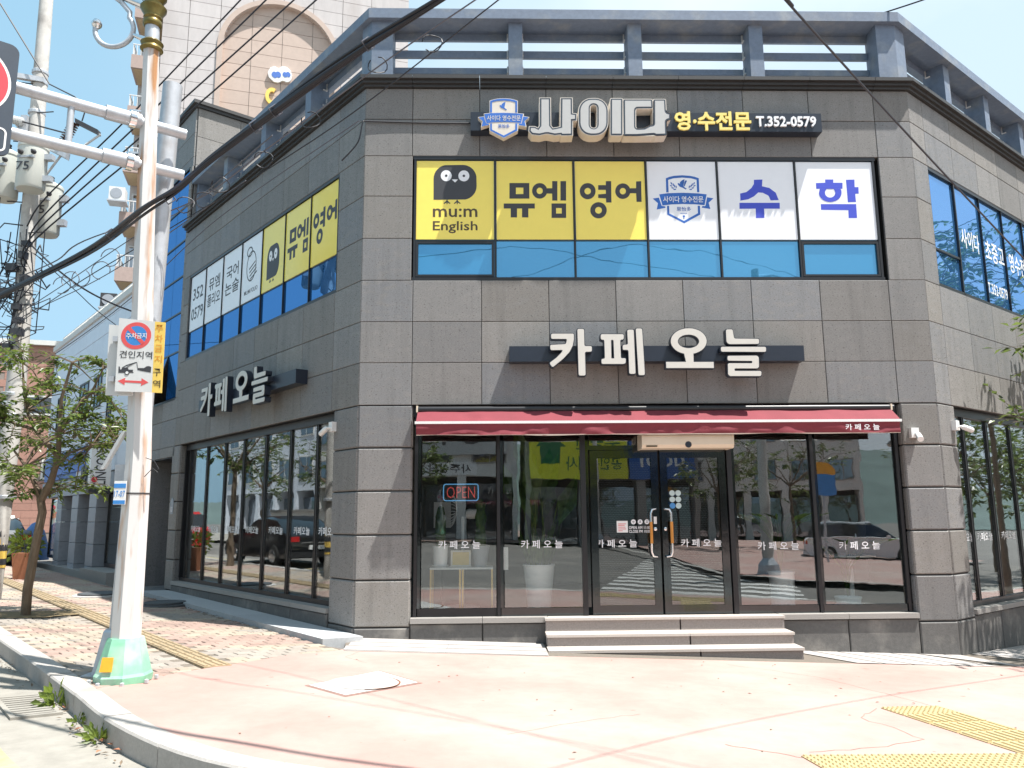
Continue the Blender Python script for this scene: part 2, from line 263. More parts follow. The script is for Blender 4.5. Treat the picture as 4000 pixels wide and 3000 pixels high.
# ------------------------------------------------------------------ object helpers
class MB:
    def __init__(s): s.bm = bmesh.new()
    def quad(s, *p):
        return s.bm.faces.new([s.bm.verts.new(q) for q in p])
    def hexa(s, p):          # 8 corners: bottom 4, top 4
        v = [s.bm.verts.new(q) for q in p]
        for f in ((3, 2, 1, 0), (4, 5, 6, 7), (0, 1, 5, 4), (1, 2, 6, 5), (2, 3, 7, 6), (3, 0, 4, 7)): s.bm.faces.new([v[i] for i in f])
        return s
    def box(s, x0, x1, y0, y1, z0, z1):
        return s.hexa([Vector(q) for q in ((x0, y0, z0), (x1, y0, z0), (x1, y1, z0), (x0, y1, z0), (x0, y0, z1), (x1, y0, z1), (x1, y1, z1), (x0, y1, z1))])
    def fbox(s, f, s0, s1, z0, z1, o0, o1):
        return s.hexa([FP(f, a, z, o) for z in (z0, z1) for a, o in ((s0, o1), (s1, o1), (s1, o0), (s0, o0))])
    def slab(s, f, s0, s1, z0, z1, o0, o1, c=0.006):      # a panel with chamfered front edge
        b = [FP(f, a, z, o0) for a, z in ((s0, z0), (s1, z0), (s1, z1), (s0, z1))]
        m = [FP(f, a, z, o1 - c) for a, z in ((s0, z0), (s1, z0), (s1, z1), (s0, z1))]
        t = [FP(f, a, z, o1) for a, z in ((s0+c, z0+c), (s1-c, z0+c), (s1-c, z1-c), (s0+c, z1-c))]
        v = [[s.bm.verts.new(q) for q in r] for r in (b, m, t)]
        for r in (0, 1):
            for i in range(4): s.bm.faces.new((v[r][i], v[r][(i+1) % 4], v[r+1][(i+1) % 4], v[r+1][i]))
        s.bm.faces.new(v[2]); s.bm.faces.new(v[0][::-1])
        return s
    def poly(s, loops, P, depth, back=True):      # loops: outer + holes of (u,v); P(u,v,o) -> point; prism from o=0 back to o=-depth
        tris = tessellate_polygon([[Vector((a, b, 0)) for a, b in l] for l in loops])
        flat = [q for l in loops for q in l]
        v0 = [s.bm.verts.new(P(a, b, 0.0)) for a, b in flat]
        for t in tris:
            try: s.bm.faces.new([v0[i] for i in t])
            except ValueError: pass
        if depth:
            v1 = [s.bm.verts.new(P(a, b, -depth)) for a, b in flat]
            if back:
                for t in tris:
                    try: s.bm.faces.new([v1[i] for i in reversed(t)])
                    except ValueError: pass
            k = 0
            for l in loops:
                n = len(l)
                for i in range(n): s.bm.faces.new((v0[k+i], v0[k+(i+1) % n], v1[k+(i+1) % n], v1[k+i]))
                k += n
        return s
    def tube(s, pts, r, seg=8, cap=True):
        pts = [Vector(p) for p in pts]; n = len(pts); rr = r if isinstance(r, (list, tuple)) else [r]*n
        rings = []; up = None
        for i, p in enumerate(pts):
            t = (pts[min(i+1, n-1)] - pts[max(i-1, 0)]).normalized()
            if up is None: up = t.orthogonal().normalized()
            up = (up - t*up.dot(t))
            up = up.normalized() if up.length > 1e-6 else t.orthogonal().normalized()
            b = t.cross(up)
            rings.append([s.bm.verts.new(p + (up*math.cos(2*PI*k/seg) + b*math.sin(2*PI*k/seg))*rr[i]) for k in range(seg)])
        for a, b in zip(rings, rings[1:]):
            for k in range(seg): s.bm.faces.new((a[k], a[(k+1) % seg], b[(k+1) % seg], b[k]))
        if cap:
            s.bm.faces.new(rings[0][::-1]); s.bm.faces.new(rings[-1])
        return s
    def lathe(s, base, prof, seg=16, axis=None, start=0.0):      # prof: (radius, height)
        ax = (axis or ZU).normalized(); u = ax.orthogonal().normalized() if axis else X1; w = ax.cross(u); base = Vector(base)
        rings = [[s.bm.verts.new(base + ax*h + (u*math.cos(start+2*PI*k/seg) + w*math.sin(start+2*PI*k/seg))*max(r, 1e-4)) for k in range(seg)] for r, h in prof]
        for a, b in zip(rings, rings[1:]):
            for k in range(seg): s.bm.faces.new((a[k], a[(k+1) % seg], b[(k+1) % seg], b[k]))
        s.bm.faces.new(rings[0][::-1]); s.bm.faces.new(rings[-1])
        return s
    def leaf(s, p, d, n, L, w):
        d = d.normalized(); sd = d.cross(n).normalized(); nn = sd.cross(d)
        m = p + d*L*.45 + nn*L*.06
        v = [s.bm.verts.new(q) for q in (p, m + sd*w*.5, p + d*L - nn*L*.08, m - sd*w*.5)]
        s.bm.faces.new((v[0], v[1], v[2])); s.bm.faces.new((v[0], v[2], v[3]))
        return s
def origin(p):
    o = Vector((0, 0, 0))
    while p is not None:
        o += p.location; p = p.parent
    return o
def mk(name, mb, m, parent=None, smooth=False, base=None):
    bm = mb.bm if isinstance(mb, MB) else mb
    bmesh.ops.recalc_face_normals(bm, faces=bm.faces)
    if parent is None and base is None and bm.verts:
        xs = [v.co for v in bm.verts]; base = Vector((sum(v.x for v in xs)/len(xs), sum(v.y for v in xs)/len(xs), min(v.z for v in xs)))
    off = origin(parent) if parent is not None else Vector(base or (0, 0, 0))
    bmesh.ops.translate(bm, verts=bm.verts, vec=-off)
    me = bpy.data.meshes.new(name); bm.to_mesh(me); bm.free()
    me.materials.append(MT[m] if isinstance(m, str) else m)
    if smooth:
        me.polygons.foreach_set('use_smooth', [True]*len(me.polygons)); me.set_sharp_from_angle(angle=math.radians(40))
    o = bpy.data.objects.new(name, me); COL.objects.link(o)
    if parent is not None: o.parent = parent
    else: o.location = off
    return o
def tag(o, label=None, cat=None, group=None, kind=None):
    if label: o['label'] = label
    if cat: o['category'] = cat
    if group: o['group'] = group
    if kind: o['kind'] = kind
    return o
def thing(name, loc, label, cat, group=None):
    o = bpy.data.objects.new(name, None); COL.objects.link(o); o.location = Vector(loc); o.empty_display_size = .2
    return tag(o, label, cat, group)
def kids(o): return [c for c in bpy.data.objects if c.parent == o]
CH = {}
def dup(root, loc, rot=0.0, label=None, group=None):
    """a copy of a thing with copies of its parts and sub-parts"""
    r = root.copy(); COL.objects.link(r); r.location = loc; r.rotation_euler = (0, 0, rot)
    if label: r['label'] = label
    if group: r['group'] = group
    for ch in root.children:
        c = ch.copy(); COL.objects.link(c); c.parent = r
        for g in ch.children:
            d = g.copy(); COL.objects.link(d); d.parent = c
    return r
def sheet(name, outline, m, dz, step=.5, label=None, kind='structure', parent=None, zf=gz):
    xs = [p[0] for p in outline]; ys = [p[1] for p in outline]
    def inside(x, y):
        c = False; n = len(outline)
        for i in range(n):
            (x1, y1), (x2, y2) = outline[i], outline[(i+1) % n]
            if (y1 > y) != (y2 > y) and x < (x2-x1)*(y-y1)/(y2-y1) + x1: c = not c
        return c
    pts = [Vector(p) for p in outline]; n = len(pts)
    i = min(xs) + step*.37
    while i < max(xs):
        j = min(ys) + step*.41
        while j < max(ys):
            if inside(i, j): pts.append(Vector((i, j)))
            j += step
        i += step
    vs, es, fs, *_ = delaunay_2d_cdt(pts, [(k, (k+1) % n) for k in range(n)], [list(range(n))], 1, 1e-4)
    bm = bmesh.new(); v = [bm.verts.new((p.x, p.y, zf(p.x, p.y)+dz)) for p in vs]
    for f in fs: bm.faces.new([v[k] for k in f])
    for f in bm.faces:
        if f.normal.z < 0: f.normal_flip()
    o = mk(name, bm, m, parent)
    if kind and parent is None: o['kind'] = kind
    if label: o['label'] = label
    return o
def in_poly(outline, x, y):
    c = False; n = len(outline)
    for i in range(n):
        (x1, y1), (x2, y2) = outline[i], outline[(i+1) % n]
        if (y1 > y) != (y2 > y) and x < (x2-x1)*(y-y1)/(y2-y1) + x1: c = not c
    return c
def area(l): return sum(a[0]*b[1]-b[0]*a[1] for a, b in zip(l, l[1:]+l[:1]))/2
def fillet(l, r, n=3):
    out = []; m = len(l)
    for i in range(m):
        a, b, c = Vector(l[i-1]), Vector(l[i]), Vector(l[(i+1) % m])
        u, w = (a-b), (c-b); lu, lw = u.length, w.length
        k = min(r, lu*.45, lw*.45)
        if u.angle(w, PI) > 2.4: out.append(tuple(b)); continue
        p, q = b + u.normalized()*k, b + w.normalized()*k
        for j in range(n+1):
            t = j/n; out.append(tuple((p*(1-t)*(1-t) + b*2*t*(1-t) + q*t*t)))
    return out
def inset(l, d):           # d > 0 moves an outline inwards (holes: towards the ink)
    s = 1 if area(l) > 0 else -1; m = len(l); out = []
    for i in range(m):
        a, b, c = Vector(l[i-1]), Vector(l[i]), Vector(l[(i+1) % m])
        e1, e2 = (b-a).normalized(), (c-b).normalized()
        n1, n2 = Vector((-e1.y, e1.x))*s, Vector((-e2.y, e2.x))*s
        bi = (n1+n2); bi = bi.normalized() if bi.length > 1e-6 else n1
        out.append(tuple(b + bi*d/max(.5, bi.dot(n1))))
    return out
def glyph(name, f, loops, o, depth, m, parent, back=True):
    mb = MB(); mb.poly(loops, lambda a, b, t: FP(f, a, b, o+t), depth, back); return mk(name, mb, m, parent)
def glyphs(name, f, polys, o, depth, m, parent, tf=None):       # several outlines as one mesh
    mb = MB()
    for k, loops in enumerate(polys):
        ll = [[tf(*q) for q in l] for l in loops] if tf else loops
        mb.poly(ll, lambda a, b, t: FP(f, a, b, o+t), depth, False)
    return mk(name, mb, m, parent)
# ------------------------------------------------------------------ lettering set with Blender's own font
TXT = {}
def prepare(items):
    os_ = []
    for body, bold in items:
        c = bpy.data.curves.new('lettering', 'FONT'); c.body = body; c.offset = bold; c.resolution_u = 2
        o = bpy.data.objects.new('lettering', c); COL.objects.link(o); os_.append((body, bold, o))
    dg = bpy.context.evaluated_depsgraph_get()
    for body, bold, o in os_:
        me = bpy.data.meshes.new_from_object(o.evaluated_get(dg))
        TXT[body, bold] = ([tuple(v.co[:2]) for v in me.vertices], [tuple(p.vertices) for p in me.polygons])
        bpy.data.meshes.remove(me)
    for b_, k_, o in os_:
        c = o.data; bpy.data.objects.remove(o); bpy.data.curves.remove(c)
def text(name, body, C, right, up, w, h, m, parent, bold=0.012, depth=0.0, flip=False):
    """body fitted to a w x h box centred at C"""
    vs, fs = TXT[body, bold]
    x0, x1 = min(v[0] for v in vs), max(v[0] for v in vs); y0, y1 = min(v[1] for v in vs), max(v[1] for v in vs)
    C, right, up = Vector(C), Vector(right).normalized(), Vector(up).normalized(); nn = right.cross(up)
    bm = bmesh.new()
    v = [bm.verts.new(C + right*(((a-x0)/(x1-x0)-.5)*w) + up*(((b-y0)/(y1-y0)-.5)*h)) for a, b in vs]
    for f in fs:
        try: bm.faces.new([v[i] for i in f])
        except ValueError: pass
    if depth:
        r = bmesh.ops.extrude_face_region(bm, geom=bm.faces[:])
        bmesh.ops.translate(bm, verts=[e for e in r['geom'] if isinstance(e, bmesh.types.BMVert)], vec=nn*depth)
    return mk(name, bm, m, parent)
def ftext(name, body, f, s, z, o, w, h, m, parent, bold=0.012, depth=0.0):
    return text(name, body, FP(f, s, z, o), FACE[f][3], ZU, w, h, m, parent, bold, depth)
CAFE_T = '카 페 오 늘'
prepare([(b, .012) for b in (CAFE_T, '카페오늘', 'mu:m', 'English', '352', '0579', '뮤엠', '폴리오', '국어', '논술', 'MU:M FOLIO', '사이다 영수전문', '思怡多', 'T.352-0579', '사이다', '초중고', '영수전문',
    '주차금지', '견인지역', '주', '차', '금', '지', '구', '역', '75', 'OPEN AM 11:00', 'CLOSE PM 10:00', '17-07', '30m', 'LINCON', '영수', '당기시오', '10', '공인중개사', 'dobi', '사주상담 철학', '약국', '부동산')]
    + [('영·수전문', .03), ('T.352-0579', .022), ('OPEN', -.012), ('♨', .012), ('행복탕', .02)])
